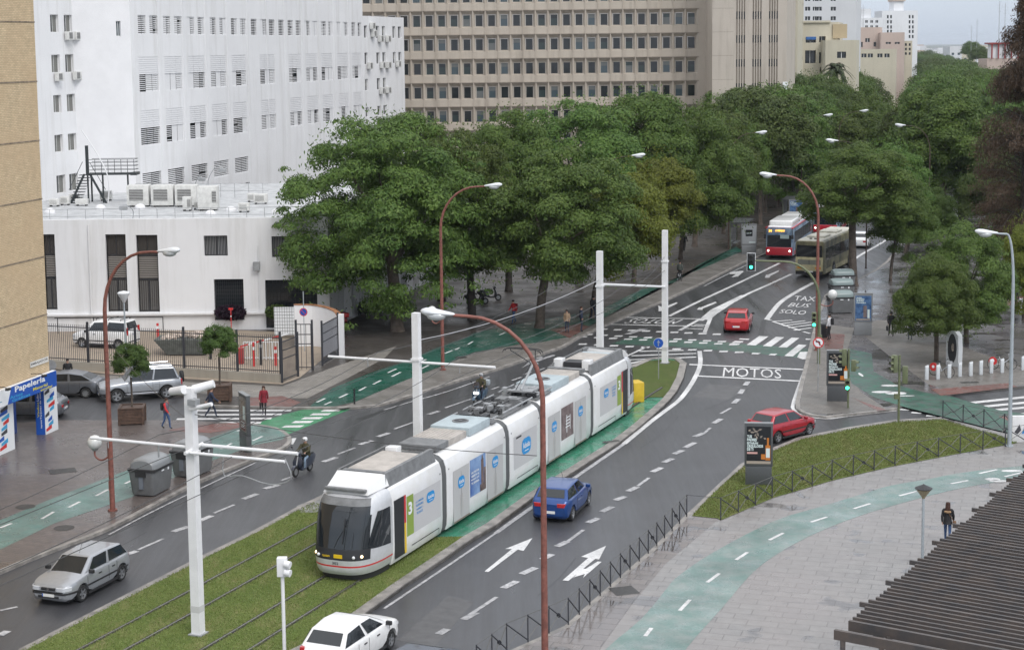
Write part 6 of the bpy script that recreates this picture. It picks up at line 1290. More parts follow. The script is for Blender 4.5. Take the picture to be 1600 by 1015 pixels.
def clutter(x0,x1,n):
    b=MB()
    b.box(((x0+x1)/2,0,3.33),(x1-x0,1.9,.06),M_tdk)
    for sd in(1,-1): b.tube([(x0,sd*.95,3.55),(x1,sd*.95,3.55)],.035,M_grey,6)
    for i in range(n):
        x=RR.uniform(x0+.2,x1-.2); y=RR.uniform(-.8,.8); d=(RR.uniform(.15,.6),RR.uniform(.1,.5),RR.uniform(.1,.32)); b.box((x,y,3.36+d[2]/2),d,RR.choice([M_dark,M_tdk,M_grey,M_dark]))
    for i in range(6):
        x=RR.uniform(x0+.3,x1-.3); y=RR.choice([-.6,.6,0]); b.lathe([(.05,3.36),(.09,3.4),(.05,3.44),(.09,3.48),(.05,3.52),(.09,3.56),(.04,3.6)],(x,y,0),M_trim,8)
    for i in range(5): y=RR.uniform(-.8,.8); b.tube(smoothline([(x0+.1,y,3.5),((x0+x1)/2,y+RR.uniform(-.4,.4),3.6),(x1-.1,y*.7,3.5)],3),.025,M_dark,5)
    b.build('roof_equipment',tram)
clutter(10.5,11.1,5); clutter(11.7,15.2,26); clutter(15.8,17.7,12)
# pantograph
b=MB(); b.box((16.6,0,3.6),(1.2,1.2,.08),M_grey); b.tube([(16.2,0,3.64),(17.8,0,4.6)],.06,M_grey,8); 
for sd in(1,-1): b.tube([(17.8,sd*.1,4.6),(16.5,sd*.62,5.42)],.022,M_dark,6); b.tube([(16.5,sd*.62,5.42),(16.5,sd*.62,5.52)],.02,M_dark,5)
b.tube([(17.8,-.25,4.6),(17.8,.25,4.6)],.04,M_grey,6)
for x in(16.35,16.62): b.tube(smoothline([(x,-.95,5.35),(x,-.7,5.52),(x,.7,5.52),(x,.95,5.35)],3),.022,M_dark,6)
b.tube([(16.1,.2,3.66),(17.7,.15,4.5)],.02,M_dark,5); b.build('pantograph',tram)
for x in(2.6,3.9,13.,14.2,24.2,25.5):
    b=MB()
    for sd in(1,-1): b.lathe([(.28,-.06),(.28,.06)],(x,sd*.74,.33),M_trim,14,Matrix.Rotation(PI/2,3,'X'))
    b.box((x,0,.33),(.15,1.4,.15),M_trim); b.build('wheelset',tram)
# ================================================================ STREET FURNITURE
M_pole=mat('white painted steel',(.74,.74,.75),.45,var=.05,scale=2); M_brown=mat('brown oxide paint',(.20,.075,.058),.55,var=.3,scale=5,bump=.15); M_lampw=mat('lamp housing white',(.66,.68,.70),.35); M_lensl=mat('lamp lens',(.45,.47,.48),.15,spec=.8); M_globe=mat('globe glass',(.62,.63,.62),.15,coat=.5); M_tgreen=mat('traffic pole green',(.13,.15,.08),.5,var=.15,scale=4); M_wire=mat('overhead wire',(.05,.05,.052),.5); M_fence=mat('fence dark steel',(.035,.037,.045),.5); M_silver=mat('silver lamp paint',(.34,.38,.41),.45,var=.1,scale=3); M_bwhite=mat('bike dock aluminium',(.55,.58,.6),.4)
M_gsig=mat('green signal',(0,.2,.1),.3,emit=(.05,1,.55),estr=3.); M_off=mat('unlit signal lens',(.03,.03,.025),.2)
def W2(p): return tuple(p)
# overhead line poles
plN=lambda P: Plane(P,(TN.x,TN.y))
def axisp(lat,t): p=T0+TN*lat+TD*t; return Vector((p.x,p.y,SW))
CP=[G(310,990,SW+.02),axisp(-1.95,9.2),Vector((4.75,91.3,SW)),G(1039,567,SW+.02)]
labs=['tall square white wire pole with two cylinders on top, in the lawn at lower left','tall square white wire pole rising behind the tram roof','left one of the two white wire poles joined by a beam, with red foot band','right one of the two white wire poles joined by a beam, on the turf tip']
for i,(P,h) in enumerate(zip(CP,(8.2,8.2,8.35,8.2))):
    t=thing('catenary_pole',labs[i],'wire pole',tuple(P),math.atan2(TN.y,TN.x),'white wire poles along the tram track'); b=MB()
    b.hexa([(x*.165,y*.165,0) for x,y in((-1,-1),(1,-1),(1,1),(-1,1))]+[(x*.15,y*.15,h) for x,y in((-1,-1),(1,-1),(1,1),(-1,1))],M_pole)
    if i==2: b.box((0,0,1.6),(.42,.42,.25),mat('red foot band',(.25,.01,.02),.5)); 
    b.build('mast',t,angle=0)
    b=MB()
    for z in (h-2.0 if i<2 else h-1.9,): b.box((0,0,z),(.40,.40,.1),M_pole)
    b.box((0,0,.9),(.335,.335,.22),mat('sticker grey',(.55,.55,.55),.5)); b.box((0,0,.02),(.5,.5,.05),M_grey); b.build('collar',t,angle=0)
    if i==0:
        pl=plN(P); zl=pl.at(300,699)[1]-SW; sl_=pl.at(142,690)[0]; sr_=pl.at(458,713)[0]
        b=MB(); b.tube([(-.15,-.05,zl),(sl_,0,zl)],.055,M_pole,8); b.build('arm',t); 
        b=MB(); b.tube([(.2,.3,zl+.02),(sr_,.3,zl+.02)],.06,M_pole,8); b.build('arm',t); b=MB(); b.tube([(.1,-.28,zl-.12),(sr_-.15,-.28,zl-.12)],.05,M_pole,8); b.cyl((.05,-.5,zl-.1),(.05,.55,zl+.0),.06,M_pole,8); b.build('arm',t)
        b=MB(); b.tube([(sl_+.7,0,zl-.02),(sl_+.7,0,zl-.3)],.02,M_grey,5); b.tube([(sl_+2.7,0,zl-.02),(sl_+2.7,0,zl-.45)],.03,M_grey,5)
        b.tube(smoothline([(sr_-.3,0,zl-.1),(sr_-.1,0,zl-.75),(sr_-.9,0,zl-1.0),(sr_-1.9,0,zl-.8),(sr_-2.6,0,zl-.85),(sr_-2.6,0,zl-.2)],3),.018,M_grey,5); b.build('wire_hanger',t)
        b=MB()
        for a,(dx,dy) in ((2.5,(-.35,-.35)),(.6,(.3,.25))):
            d=Vector((math.cos(a),math.sin(a)*.5,.25 if a<1 else -.18)).normalized(); c=Vector((dx*.5,dy*.5,h+.12)); b.cyl(c-d*.1,c+d*.62,.15,M_pole,14,.13)
        b.box((0,0,h+.0),(.3,.3,.35),M_pole); b.cyl((.1,-.2,h-.5),(1.0,-.3,h-.25),.07,M_pole,8); b.box((.25,-.2,h-.25),(.3,.3,.2),M_grey); b.build('camera_housing',t)
    if i==1:
        pl=plN(P); zl=pl.at(642,565)[1]-SW; sl_=pl.at(513,558)[0]; sr_=pl.at(774,569)[0]
        for s in (sl_,sr_): b=MB(); b.tube([(-.15 if s<0 else .15,0,zl),(s,0,zl)],.055,M_pole,8); b.tube([(s*.55,0,zl),(s*.55,0,zl-.35)],.025,M_grey,5); b.build('arm',t)
    if i==3:
        q=CP[2]; 
b=MB(); a_=CP[2]+Vector((0,0,6.55)); c_2=CP[3]+Vector((0,0,5.45)); pz=D(943,444,CP[2].y); pz2=D(1034,448,CP[3].y); b.tube([Vector((CP[2].x,CP[2].y,pz.z)),Vector((CP[3].x,CP[3].y,pz2.z))],.07,M_pole,8)
b.build('cross_beam',lab='horizontal white beam between the two tall poles',cat='beam')
# wires
def sag(a,b_,s,n=10): return [a.lerp(b_,k/n)-Vector((0,0,s*4*(k/n)*(1-k/n))) for k in range(n+1)]
wl=['contact wire above the tram','upper support wire above the tram','contact wire above the empty left track','upper support wire above the left track']
for k,(lat,z,s) in enumerate(((0,5.55,.05),(0,6.4,.5),(-3.78,5.55,.05),(-3.78,6.4,.5))):
    b=MB(); P=[axisp(lat,-32)+Vector((0,0,z)),axisp(lat,-7.4)+Vector((0,0,z)),axisp(lat,9.2)+Vector((0,0,z)),axisp(lat,30.7)+Vector((0,0,z)),CP[3]+Vector((-.5 if lat else 0,0,z+.2))]
    for a,c in zip(P,P[1:]): b.tube(sag(a,c,s),.014,M_wire,4,False)
    b.build('overhead_wire',lab='thin dark '+wl[k],cat='wire',group='overhead wires of the tram line')
b=MB()
for (x0,y0,Y0,x1,y1,Y1) in ((680,543,71,942,444,91),): b.tube(sag(CP[1]+Vector((0,0,7.)),CP[2]+Vector((0,0,6.8)),.35),.02,mat('pale feeder cable',(.4,.4,.42),.5),5,False)
b.build('feeder_cable',lab='pale cable from the middle pole up to the twin poles',cat='cable')
b=MB(); b.tube(sag(CP[0]+Vector((0,0,7.5)),G(842,1080,SW)+Vector((0,0,7.3)),.2),.012,M_wire,4,False); b.tube(sag(CP[0]+Vector((0,0,7.2)),G(176,797,SW)+Vector((0,0,7.4)),.2),.012,M_wire,4,False)
b.build('span_wire',lab='thin wires tied from the lawn pole to the brown lamp posts',cat='wire')
# curved street lamps
def lamphead(b,c,d,s=1.,tilt=.08):
    d=Vector(d).normalized(); q=Vector((0,0,1)); sd=d.cross(q); R_=[]
    prof=[(-.0,.03),(.05,.06),(.18,.085),(.45,.13),(.7,.175),(.92,.165),(1.05,.1),(1.1,.02)]
    for x,r in prof: R_.append([Vector(c)+d*x*s+Vector((0,0,tilt*x*s))+sd*(math.cos(k*PI/6)*r*s*1.15)+q*(math.sin(k*PI/6)*r*s*.75+.03*s) for k in range(12)])
    b.loft(R_,M_lampw)
def street_lamp(base,adir,lab_,h=11.2,reach=2.3,globe=None,name='street_lamp',grp='curved brown street lamps',col=None,r0=.1):
    col=col or M_brown; t=thing(name,lab_,'street lamp',tuple(base),math.atan2(adir[1],adir[0]),grp); b=MB(); zt=h-2.6
    path=[(0,0,0),(0,0,zt*.5),(0,0,zt)]+[(reach*(1-math.cos(a)) ,0,zt+2.55*math.sin(a)) for a in [PI/2*k/8 for k in range(1,9)]]+[(reach+.45,0,h-.03)]
    b.tube(path,[r0*1.15,r0,r0*.85]+[r0*.8-.025*k/8 for k in range(1,9)]+[r0*.5],col,12); b.build('post',t)
    b=MB(); b.cyl((0,0,0),(0,0,.06),r0*2,col,12); b.box((0,-r0*1.1,1.1),(.12,.05,.4),col); b.build('base',t)
    b=MB(); lamphead(b,(reach+.4,0,h-.03),(1,0,0)); hd=b.build('lamp_head',t); b=MB(); b.sphere((reach+1.0,0,h-.06),.2,M_lensl,1.6,1,.75,12,6); b.build('lens',hd)
    if globe:
        gx,gz=globe; b=MB(); s=1 if gx>0 else -1; b.tube(smoothline([(0,0,gz-.15),(s*.1,0,gz-.55),(gx*.6,0,gz-.75),(gx,0,gz-.6),(gx,0,gz-.3)],4),.04,col,6); b.tube([(s*.12,0,gz-.6),(s*.12,0,gz+.05)],.03,col,6); br=b.build('bracket',t); b=MB(); b.sphere((gx,0,gz),.31,M_globe,nu=16,nv=10); b.lathe([(.1,-.36),(.16,-.28)],(gx,0,gz),M_grey,10); b.build('globe',t)
    return t
TNd=(TN.x,TN.y); mTN=(-TN.x,-TN.y)
street_lamp(G(176,797,SW),TNd,'curved brown street lamp with side globe on the left pavement beside the waste containers',globe=(-.78,2.9))
street_lamp(G(692,578,SW),(1,-.2),'curved brown lamp with side globe before the dark trees, pole rising from the verge',globe=(-.62,3.6))
street_lamp(Vector((.9,51.6,SW)),(-1,.2),'nearest curved brown lamp, its pole crossing the tram and blue car',h=11.15,reach=2.35,r0=.098)
street_lamp(Vector((19.35,106.5,SW)),(-1,.1),'curved brown lamp with side globe behind the no-left-turn sign on the right pavement',h=11.2,reach=2.2,globe=(-.95,3.6))
for px,py,side,l in ((994,245,1,'lamp head standing out over the yellow-tinged tree'),(1187,211,1,'lamp head at the right end of the left tree row'),(1292,185,1,'lamp head over the avenue left of a higher one, small and far'),(1348,179,1,'smallest and highest lamp head over the avenue trees'),(1303,225,-1,'lamp head above the leaning-trunk tree'),(1409,202,-1,'lamp head against the dark right tree row')):
    Y=8.3*FPX/(py-74); hx=D(px,py,Y).x; street_lamp(Vector((hx-side*2.9,Y,SW)),(side,0),'far curved brown '+l,h=11.1,reach=2.1,r0=.06,col=mat('dark brown paint',(.07,.045,.035),.6))
street_lamp(G(1577,697,SW),(-1,.1),'straight silver lamp post with small head on the plaza corner',h=10.35,reach=.35,name='silver_lamp',grp='silver lamps',col=M_silver,r0=.09)
# small lamps
o=G(198,584,SW); t=thing('park_lamp','slim grey lamp with pale cone top behind the silver off-road car','street lamp',tuple(o)); b=MB(); b.tube([(0,0,0),(0,0,4.4)],[.06,.045],M_silver,8); b.build('post',t); b=MB(); b.lathe([(.05,4.35),(.12,4.45),(.34,4.85),(.38,4.95),(.3,5.02),(.02,5.08)],(0,0,0),M_lampw,16); b.build('lamp_head',t)
o=G(1441,882,SW); t=thing('plaza_lamp','grey post lamp with dark cone shade on the slab plaza','street lamp',tuple(o)); b=MB(); b.tube([(0,0,0),(0,0,2.6)],[.055,.05],M_silver,10); b.cyl((0,0,0),(0,0,.03),.12,M_silver,12); b.build('post',t); b=MB(); b.lathe([(.04,2.52),(.07,2.6),(.30,2.92)],(0,0,0),mat('amber lamp glass',(.28,.24,.15),.25),18); b.build('lens',t); b=MB(); b.lathe([(.31,2.91),(.33,2.94),(.12,3.04),(.05,3.07),(.01,3.1)],(0,0,0),M_trim,18); b.build('shade',t)
# tram signal
o=Vector((-7.45,52.6,SW)); t=thing('tram_signal','white tram signal box on a slim white post in the near lawn','signal',tuple(o)); b=MB(); b.tube([(0,0,0),(0,0,2.75)],.06,M_pole,10); b.build('post',t); b=MB(); b.bbox((0,0,3.0),(.32,.26,.62),M_pole,.03); 
for z in(2.85,3.12): b.cyl((.1,-.1,z),(.28,-.16,z-.03),.12,M_pole,12)
b.build('signal_box',t)
# traffic lights
def head(b,c,d,n=3,lit=None,backing=False,mt=None):
    d=Vector(d).normalized(); rz_=math.atan2(d.y,d.x); mt=mt or M_tgreen; b.bbox(c,(.24,.28,.3*n),mt,.03,rz=rz_)
    if backing: b.box(Vector(c)-d*.02,(.03,.52,.3*n+.2),M_swhite,rz=rz_); b.box(Vector(c)+d*.01,(.03,.46,.3*n+.14),M_dark,rz=rz_)
    for k in range(n):
        p=Vector(c)+Vector((0,0,.3*(n-1)/2-.3*k)); b.disc(p+d*.125,d,.1,M_gsig if lit==k else M_off,14)
        u=Vector((-d.y,d.x,0)); R=[p+d*x+u*(.115*math.cos(a))+Vector((0,0,.115*math.sin(a))) for x in(.12,.28) for a in [PI*j/8 for j in range(9)]]; b.poly(R,mt,[(j,j+1,j+10,j+9) for j in range(8)])
def sig(parent,c,d,n=3,lit=None,backing=False,mt=None,nm='signal_head'): b=MB(); head(b,c,d,n,lit,backing,mt); return b.build(nm,parent,angle=35)
toC=Vector((-.18,-1,0))
o=G(1279,568,SW); t=thing('traffic_light','traffic light on a long curved green arm over the avenue lanes, showing green','traffic light',tuple(o)); zt=6.45; b=MB(); rch=4.0
b.tube([(0,0,0),(0,0,3.9)]+[(-2.2*(1-math.cos(a)),0,3.9+2.4*math.sin(a)) for a in [PI/2*k/8 for k in range(1,9)]]+[(-rch,0,6.38)],[.1,.09]+[.085-.003*k for k in range(8)]+[.05],M_tgreen,10); b.build('mast',t)
sig(t,(-rch-.15,0,6.3),toC,3,2,True,M_dark); sig(t,(-.32,-.12,2.75),toC,3,2,False,M_tgreen)
b=MB(); b.box((.1,.1,1.5),(.2,.2,.5),M_tgreen); b.build('control_box',t)
o=G(1325,637,SW); t=thing('traffic_light','green traffic light post in front of the black advert panel','traffic light',tuple(o)); b=MB(); b.tube([(0,0,0),(0,0,3.2)],.055,M_tgreen,8); b.build('mast',t); sig(t,(-.22,0,2.75),(-.95,.3,0)); sig(t,(.28,0,2.3),(.9,-.4,0),2); sig(t,(-.08,-.15,1.3),toC,2,1)
o=G(1404,659,SW); t=thing('traffic_light','green traffic light post at the edge of the plaza lawn','traffic light',tuple(o)); b=MB(); b.tube([(0,0,0),(0,0,3.5)],.06,M_tgreen,8); b.build('mast',t); sig(t,(-.25,0,3.05),(-.9,-.35,0)); sig(t,(.32,.1,2.45),(.2,1,0),3); b=MB(); b.box((-.12,-.02,1.35),(.25,.2,.25),M_tgreen); b.build('push_button_box',t)
# signs
def roundsign(base,z,r,lab_,ring,fill,art,d=toC,pole=M_grey,back=False,zt=None,name='road_sign'):
    t=thing(name,lab_,'road sign',tuple(base)); b=MB(); b.tube([(0,0,0),(0,0,zt or z+r)],.03,pole,6); b.build('post',t); d=Vector(d).normalized(); b=MB(); c=Vector((0,0,z))+d*.05
    b.cyl(c-d*.015,c,r,M_grey,24); b.disc(c+d*.004,d,r*.985,ring,28)
    if fill: b.disc(c+d*.008,d,r*.78,fill,28)
    u=Vector((-d.y,d.x,0)); 
    for pts,m in art: b.poly([c+d*.013+u*(x*r)+Vector((0,0,y*r)) for x,y in pts],m)
    b.build('sign_plate',t); return t
arr=[((-.12,-.65),(.12,-.65),(.12,.1),(.38,.0),(.0,.62),(-.38,.0),(-.12,.1))]
roundsign(G(1029,592,SW),2.15,.30,'round blue ahead-only arrow sign on the turf tip',M_swhite,None,[([(math.cos(a)*.93,math.sin(a)*.93) for a in [PI*k/14 for k in range(28)]],M_sblue),(list(arr[0]),M_swhite)])
lt=[(.12,-.5),(.34,-.5),(.34,.12),(.05,.32),(-.25,.32),(-.25,.5),(-.6,.2),(-.25,-.08),(-.25,.1),(0.02,.1),(.12,0)]
roundsign(G(1278,611,SW),2.78,.31,'round red and white no-left-turn sign below the traffic light',M_sred,M_swhite,[(lt,M_ink),([(-.62,.5),(-.5,.62),(.62,-.5),(.5,-.62)],M_sred)])
roundsign(G(476,548,SW),2.55,.27,'round red and blue no-parking sign on a green post by the curved wall',M_sred,M_sblue,[([(-.6,.5),(-.5,.6),(.6,-.5),(.5,-.6)],M_sred)],pole=M_silver,zt=3.9)
t=roundsign(G(83,663,SW),3.15,.3,'grey back of a round sign on a thin post by the shop corner',M_grey,None,[],pole=M_grey,d=(.2,-1,0),zt=3.4)
b=MB(); o=G(554,631,SW); b.tube([(0,0,0),(0,0,.85)],.05,M_dark,8); q=b.build('bollard',lab='slim black bollard at the green cycle crossing corner',cat='bollard'); q.location=o
b=MB(); o=G(407,640,SW); b.tube([(0,0,0),(0,0,.8)],.05,M_dark,8); q=b.build('bollard',lab='slim black bollard beside the woman in red',cat='bollard'); q.location=o
# ---------------------------------------------------------------- advertising panels
M_mupi=mat('advert case grey',(.09,.095,.10),.4,metal=.2); M_mupil=mat('advert case light grey',(.26,.27,.28),.4,metal=.3); M_adk=mat('advert black',(.012,.013,.016),.3); M_adw=mat('advert white print',(.62,.72,.72),.4); M_bot=mat('bottle amber',(.5,.17,.03),.35); M_skin2=mat('printed pale figure',(.42,.36,.30),.5,col2=(.12,.1,.09),scale=9); M_adb=mat('advert blue print',(.02,.06,.16),.35,col2=(.10,.2,.38),scale=4); M_shelf=mat('printed shelf',(.35,.3,.25),.5)
def mupi(base,u,lab_,kind,case=M_mupi,w=1.24):
    u=Vector((u[0],u[1],0)).normalized(); t=thing('advert_panel',lab_,'advertising panel',tuple(base),math.atan2(u.y,u.x)); b=MB()
    b.bbox((0,0,.42),(w*.93,.26,.86),case,.02); b.build('plinth',t); b=MB(); b.bbox((0,0,1.82),(w,.2,1.94),case,.025); b.box((0,0,2.8),(w+.02,.24,.04),M_mupil); b.build('case',t)
    b=MB(); f=-.104; X0,X1,Z0,Z1=-w/2+.09,w/2-.09,.98,2.66
    def r(x0,x1,z0,z1,m,d=0.): 
        a,c=X0+(X1-X0)*x0,X0+(X1-X0)*x1; e,g=Z0+(Z1-Z0)*z0,Z0+(Z1-Z0)*z1; b.poly([(a,f-d,e),(c,f-d,e),(c,f-d,g),(a,f-d,g)],m)
    def tx(s,x0,x1,z0,z1,m,d=.004): a,c=X0+(X1-X0)*x0,X0+(X1-X0)*x1; e,g=Z0+(Z1-Z0)*z0,Z0+(Z1-Z0)*z1; b.text(s,(a,f-d,e),(c-a,0,0),(0,0,g-e),m,.05)
    if kind=='drink':
        r(0,1,0,1,M_adk); tx('TUS',.02,.22,.69,.77,M_adw); tx('PADRES',.02,.42,.605,.685,M_adw); tx('ESTARÁN',.02,.47,.52,.60,M_adw); tx('ORGULLOSOS',.02,.68,.435,.515,M_adw); tx('DE TI',.02,.28,.35,.43,M_adw); r(.02,.45,.265,.315,mat('pink strip',(.6,.35,.33),.5),.004)
        Ra=random.Random(4)
        for k,(x,z,a,L) in enumerate(((.12,.93,.5,.12),(.22,.88,-.3,.16),(.3,.96,-.9,.18),(.38,.9,.2,.22),(.45,.84,-1.2,.2),(.36,.80,1.1,.14),(.55,.95,.3,.16),(.6,.76,.8,.14),(.42,.74,-1.4,.14),(.75,.72,-.4,.12))):
            c=Vector((X0+(X1-X0)*x,f-.005-.0005*k,Z0+(Z1-Z0)*z-.06)); dx=Vector((math.cos(a)*L,0,math.sin(a)*L)); n=Vector((-math.sin(a),0,math.cos(a)))*.045; b.poly([c-dx*.6,c-n,c+dx*.6,c+n],M_skin2)
        r(.78,.98,.1,.5,M_bot,.004); r(.84,.92,.5,.7,M_bot,.004); r(.80,.96,.17,.42,M_adw,.007); r(.60,.77,.12,.26,M_bot,.004); r(0,1,0,.075,M_shelf,.004)
    elif kind=='blue':
        r(0,1,0,1,M_adb); tx('AHORA',.06,.40,.90,.95,M_adw); tx('EL MUNDO',.06,.56,.83,.89,M_adw); tx('SE MUEVE',.06,.52,.76,.82,M_adw); tx('CON MÚSICA',.06,.66,.69,.75,M_adw); r(.5,.72,.12,.6,M_prt,.004); r(.76,.9,.1,.45,M_adw,.005); r(.05,.95,.02,.08,M_shelf,.004)
    elif kind=='film':
        r(0,1,0,1,mat('advert dim beige',(.16,.14,.13),.4,col2=(.32,.32,.30),scale=5)); r(.25,.75,.4,.9,M_skin2,.003); r(.1,.9,.02,.3,mat('advert maroon',(.12,.035,.03),.4),.003); 
        for z in(.25,.2,.15,.1): r(.2,.8,z,z+.02,M_adw,.005)
        r(.55,.85,.35,.75,M_adw,.004)
    else:
        r(0,1,0,1,mat('advert pale grey',(.34,.36,.38),.4)); r(.25,.75,.42,.78,M_adk,.003); tx('LA TV',.32,.68,.55,.64,M_adw,.005); r(.5,.95,.05,.12,M_adw,.003)
    b.build('poster',t,angle=0); b=MB(); b.poly([(X1,-f,Z0),(X0,-f,Z0),(X0,-f,Z1),(X1,-f,Z1)],M_adb if kind!='blue' else M_adk); b.build('rear_poster',t,angle=0); return t
mupi(G(384,703,SW),(.45,-.9),'grey advertising panel seen edge-on on the left cycle path','film'); mupi(G(1185,757,SW),(1,-.12),'black drinks advert panel on the plaza lawn before the red car','drink'); mupi(G(1309,626,SW),(1,-.1),'black drinks advert panel beside the green traffic light','drink'); mupi(G(1348,523,SW),(1,-.05),'pale framed blue advert panel right of the recycling containers','blue',M_mupil)
# bus shelters
def shelter(base,lab_,L=4.):
    t=thing('bus_shelter',lab_,'bus shelter',tuple(base),math.atan2(1,.3)); b=MB(); b.box((L/2,.0,2.55),(L+.3,1.7,.12),M_mupi); b.build('roof',t,angle=0); b=MB(); b.box((L/2,.75,1.3),(L,.03,2.2),mat('shelter glass',(.10,.12,.12),.1)); b.build('glass_wall',t,angle=0)
    for x in(.1,L-.1):
        for y in(-.7,.75): b=MB(); b.tube([(x,y,0),(x,y,2.5)],.05,M_tgreen,6); b.build('post',t)
    b=MB(); b.box((L/2,.45,.5),(L*.6,.35,.06),M_mupil); b.build('bench',t,angle=0)
    return t
shelter(G(1172,392,SW)+Vector((-1.,1.2,0)),'dark bus shelter beside the waiting red bus'); mupi(G(1170,397,SW),(1,.0),'pale grey advert panel at the end of the bus shelter left of the red bus','grey',M_mupil,1.45)
shelter(G(1243,350,SW)+Vector((-.5,1,0)),'second bus shelter above the red bus'); mupi(G(1243,352,SW),(1,.0),'grey and blue advert panel of the second shelter behind the bus roof','blue',M_mupil,1.5)
# ---------------------------------------------------------------- containers
M_bin=mat('container grey plastic',(.14,.145,.15),.42,var=.12,scale=2); M_binl=mat('container lid grey',(.22,.23,.24),.3); M_bing=mat('container green plastic',(.10,.14,.12),.4); 
def container(base,rz_,lab_,grp,s=1.,lidm=None,bodym=None):
    bm_=bodym or M_bin; lidm=lidm or M_binl; t=thing('waste_container',lab_,'container',tuple(base),rz_,grp); L,W_,h=1.85*s,1.25*s,1.15*s; b=MB()
    def rr(x,y,z): r=.14; return [(sx*x-sx*r*(1-math.cos(a)) if False else 0,0,z) for sx in(1,)]
    def ring(hx,hy,z,r=.16):
        P=[]
        for cx,cy,a0 in ((hx-r,hy-r,0),(-hx+r,hy-r,90),(-hx+r,-hy+r,180),(hx-r,-hy+r,270)):
            for k in range(4): a=math.radians(a0+k*30); P.append((cx+r*math.cos(a),cy+r*math.sin(a),z))
        return P
    b.loft([ring(L*.43,W_*.42,.06),ring(L*.45,W_*.44,.2),ring(L*.5,W_*.5,h)],bm_); b.build('body',t)
    b=MB(); b.loft([ring(L*.52,W_*.53,h-.04),ring(L*.52,W_*.53,h+.05)],M_trim); b.build('rim',t)
    b=MB(); n=16; R=[]
    for x in [-L*.44,-L*.40,-L*.3,0,L*.3,L*.40,L*.44]:
        k=1 if abs(x)<L*.35 else (.93 if abs(x)<L*.42 else .80); R.append([(x,math.cos(a)*W_*.5*k,h+.05+(.45*s)*max(0,math.sin(a))**.62*k) for a in [PI*i/n for i in range(n+1)]])
    b.loft(R,lidm); b.build('lid',t,angle=50)
    b=MB(); 
    for s_ in(1,-1): b.box((s_*(L*.485),0,h*.62),(.05,.2,.75),mat('container steel plate',(.2,.22,.26),.4,metal=.3)); b.box((s_*(L*.50),0,h-.12),(.06,.5,.3),M_trim)
    b.build('lift_bracket',t,angle=0); b=MB(); b.box((-.1,-W_*.505,h-.12),(.22,.015,.06),M_swhite); b.box((.4,-W_*.505,h-.14),(.1,.015,.12),M_swhite); b.build('sticker',t,angle=0); return t
cd=math.atan2(TD.y,TD.x)
container(G(237,768,SW),cd+.1,'grey waste container nearest the lamp post, in front of the other','grey waste containers on the left pavement',1.02); container(G(296,742,SW)+Vector((.1,.3,0)),cd,'grey waste container half hidden behind the white wire pole','grey waste containers on the left pavement',1.02)
for i,(px,py,l) in enumerate(((1313,488,'nearest of the domed recycling containers by the blue advert'),(1314,468,'middle one of the domed recycling containers by the blue advert'),(1316,452,'farthest of the domed recycling containers by the blue advert'))): container(G(px,py,SW),.12,'grey green '+l,'domed recycling containers on the right pavement',1.0,mat('grey green lid',(.20,.25,.25),.35))
o=G(1288,527,SW); b=MB(); b.lathe([(.2,0),(.22,.1),(.24,.85),(.26,.9),(.2,.92)],(0,0,0),M_dark,14); q=b.build('litter_bin',lab='small black litter bin at the foot of the traffic light mast',cat='bin'); q.location=o
# planters
M_wood=mat('brown planter boards',(.085,.05,.035),.6,var=.35,scale=6)
def planter(px,py,w,lab_,tlab,cr):
    o=G(px,py,SW); t=thing('planter',lab_,'planter',tuple(o),.12,'square wooden planters with round trees'); h=.85
    b=MB(); 
    for k in range(5):
        z=.06+k*.16; b.box((0,0,z+.075),(w,w,.15),M_wood)
    for sx in(1,-1):
        for sy in(1,-1): b.box((sx*w/2,sy*w/2,.44),(.12,.12,.9),M_wood)
    for sx in(1,-1): b.box((sx*w/2*.98,0,.88),(.12,w,.05),M_wood); b.box((0,sx*w/2*.98,.88),(w,.12,.05),M_wood)
    b.build('box',t,angle=0); b=MB(); b.box((0,0,.80),(w*.9,w*.9,.06),mat('soil',(.05,.035,.025),.9)); b.build('soil',t,angle=0)
    t2=thing('round_tree',tlab,'tree',tuple(o+Vector((0,0,.83))),0,'clipped round trees in planters'); b=MB(); b.tube([(0,0,0),(.02,0,.8),(0,0,1.6)],[.06,.05,.05],M_bark,8); b.build('trunk',t2); c=bpy.data.objects.new('crown',CR['o'][0]); COL.objects.link(c); c.parent=t2; c.location=(0,0,cr[1]); c.scale=(cr[0]*1.08,cr[0]*1.08,cr[0]*1.12); return t
planter(207,660,1.22,'brown wooden planter box nearest the kerb of the side street','clipped round tree in the planter nearest the silver off-road car',(1.0,2.35)); planter(344,624,1.2,'brown wooden planter box by the yard fence','clipped round tree in the planter against the yard fence',(1.05,2.3))
# yellow box
o=G(994,626,SW); t=thing('buffer_box','yellow plastic buffer block with black drum behind the tram tail','buffer block',tuple(o),.3); b=MB(); b.bbox((0,0,.55),(.62,.9,1.1),mat('yellow plastic',(.62,.42,.03),.45,var=.1,scale=3),.04); b.build('block',t); b=MB(); b.cyl((-.5,-.1,.75),(-.1,-.1,.75),.2,M_dark,16); b.build('drum',t)
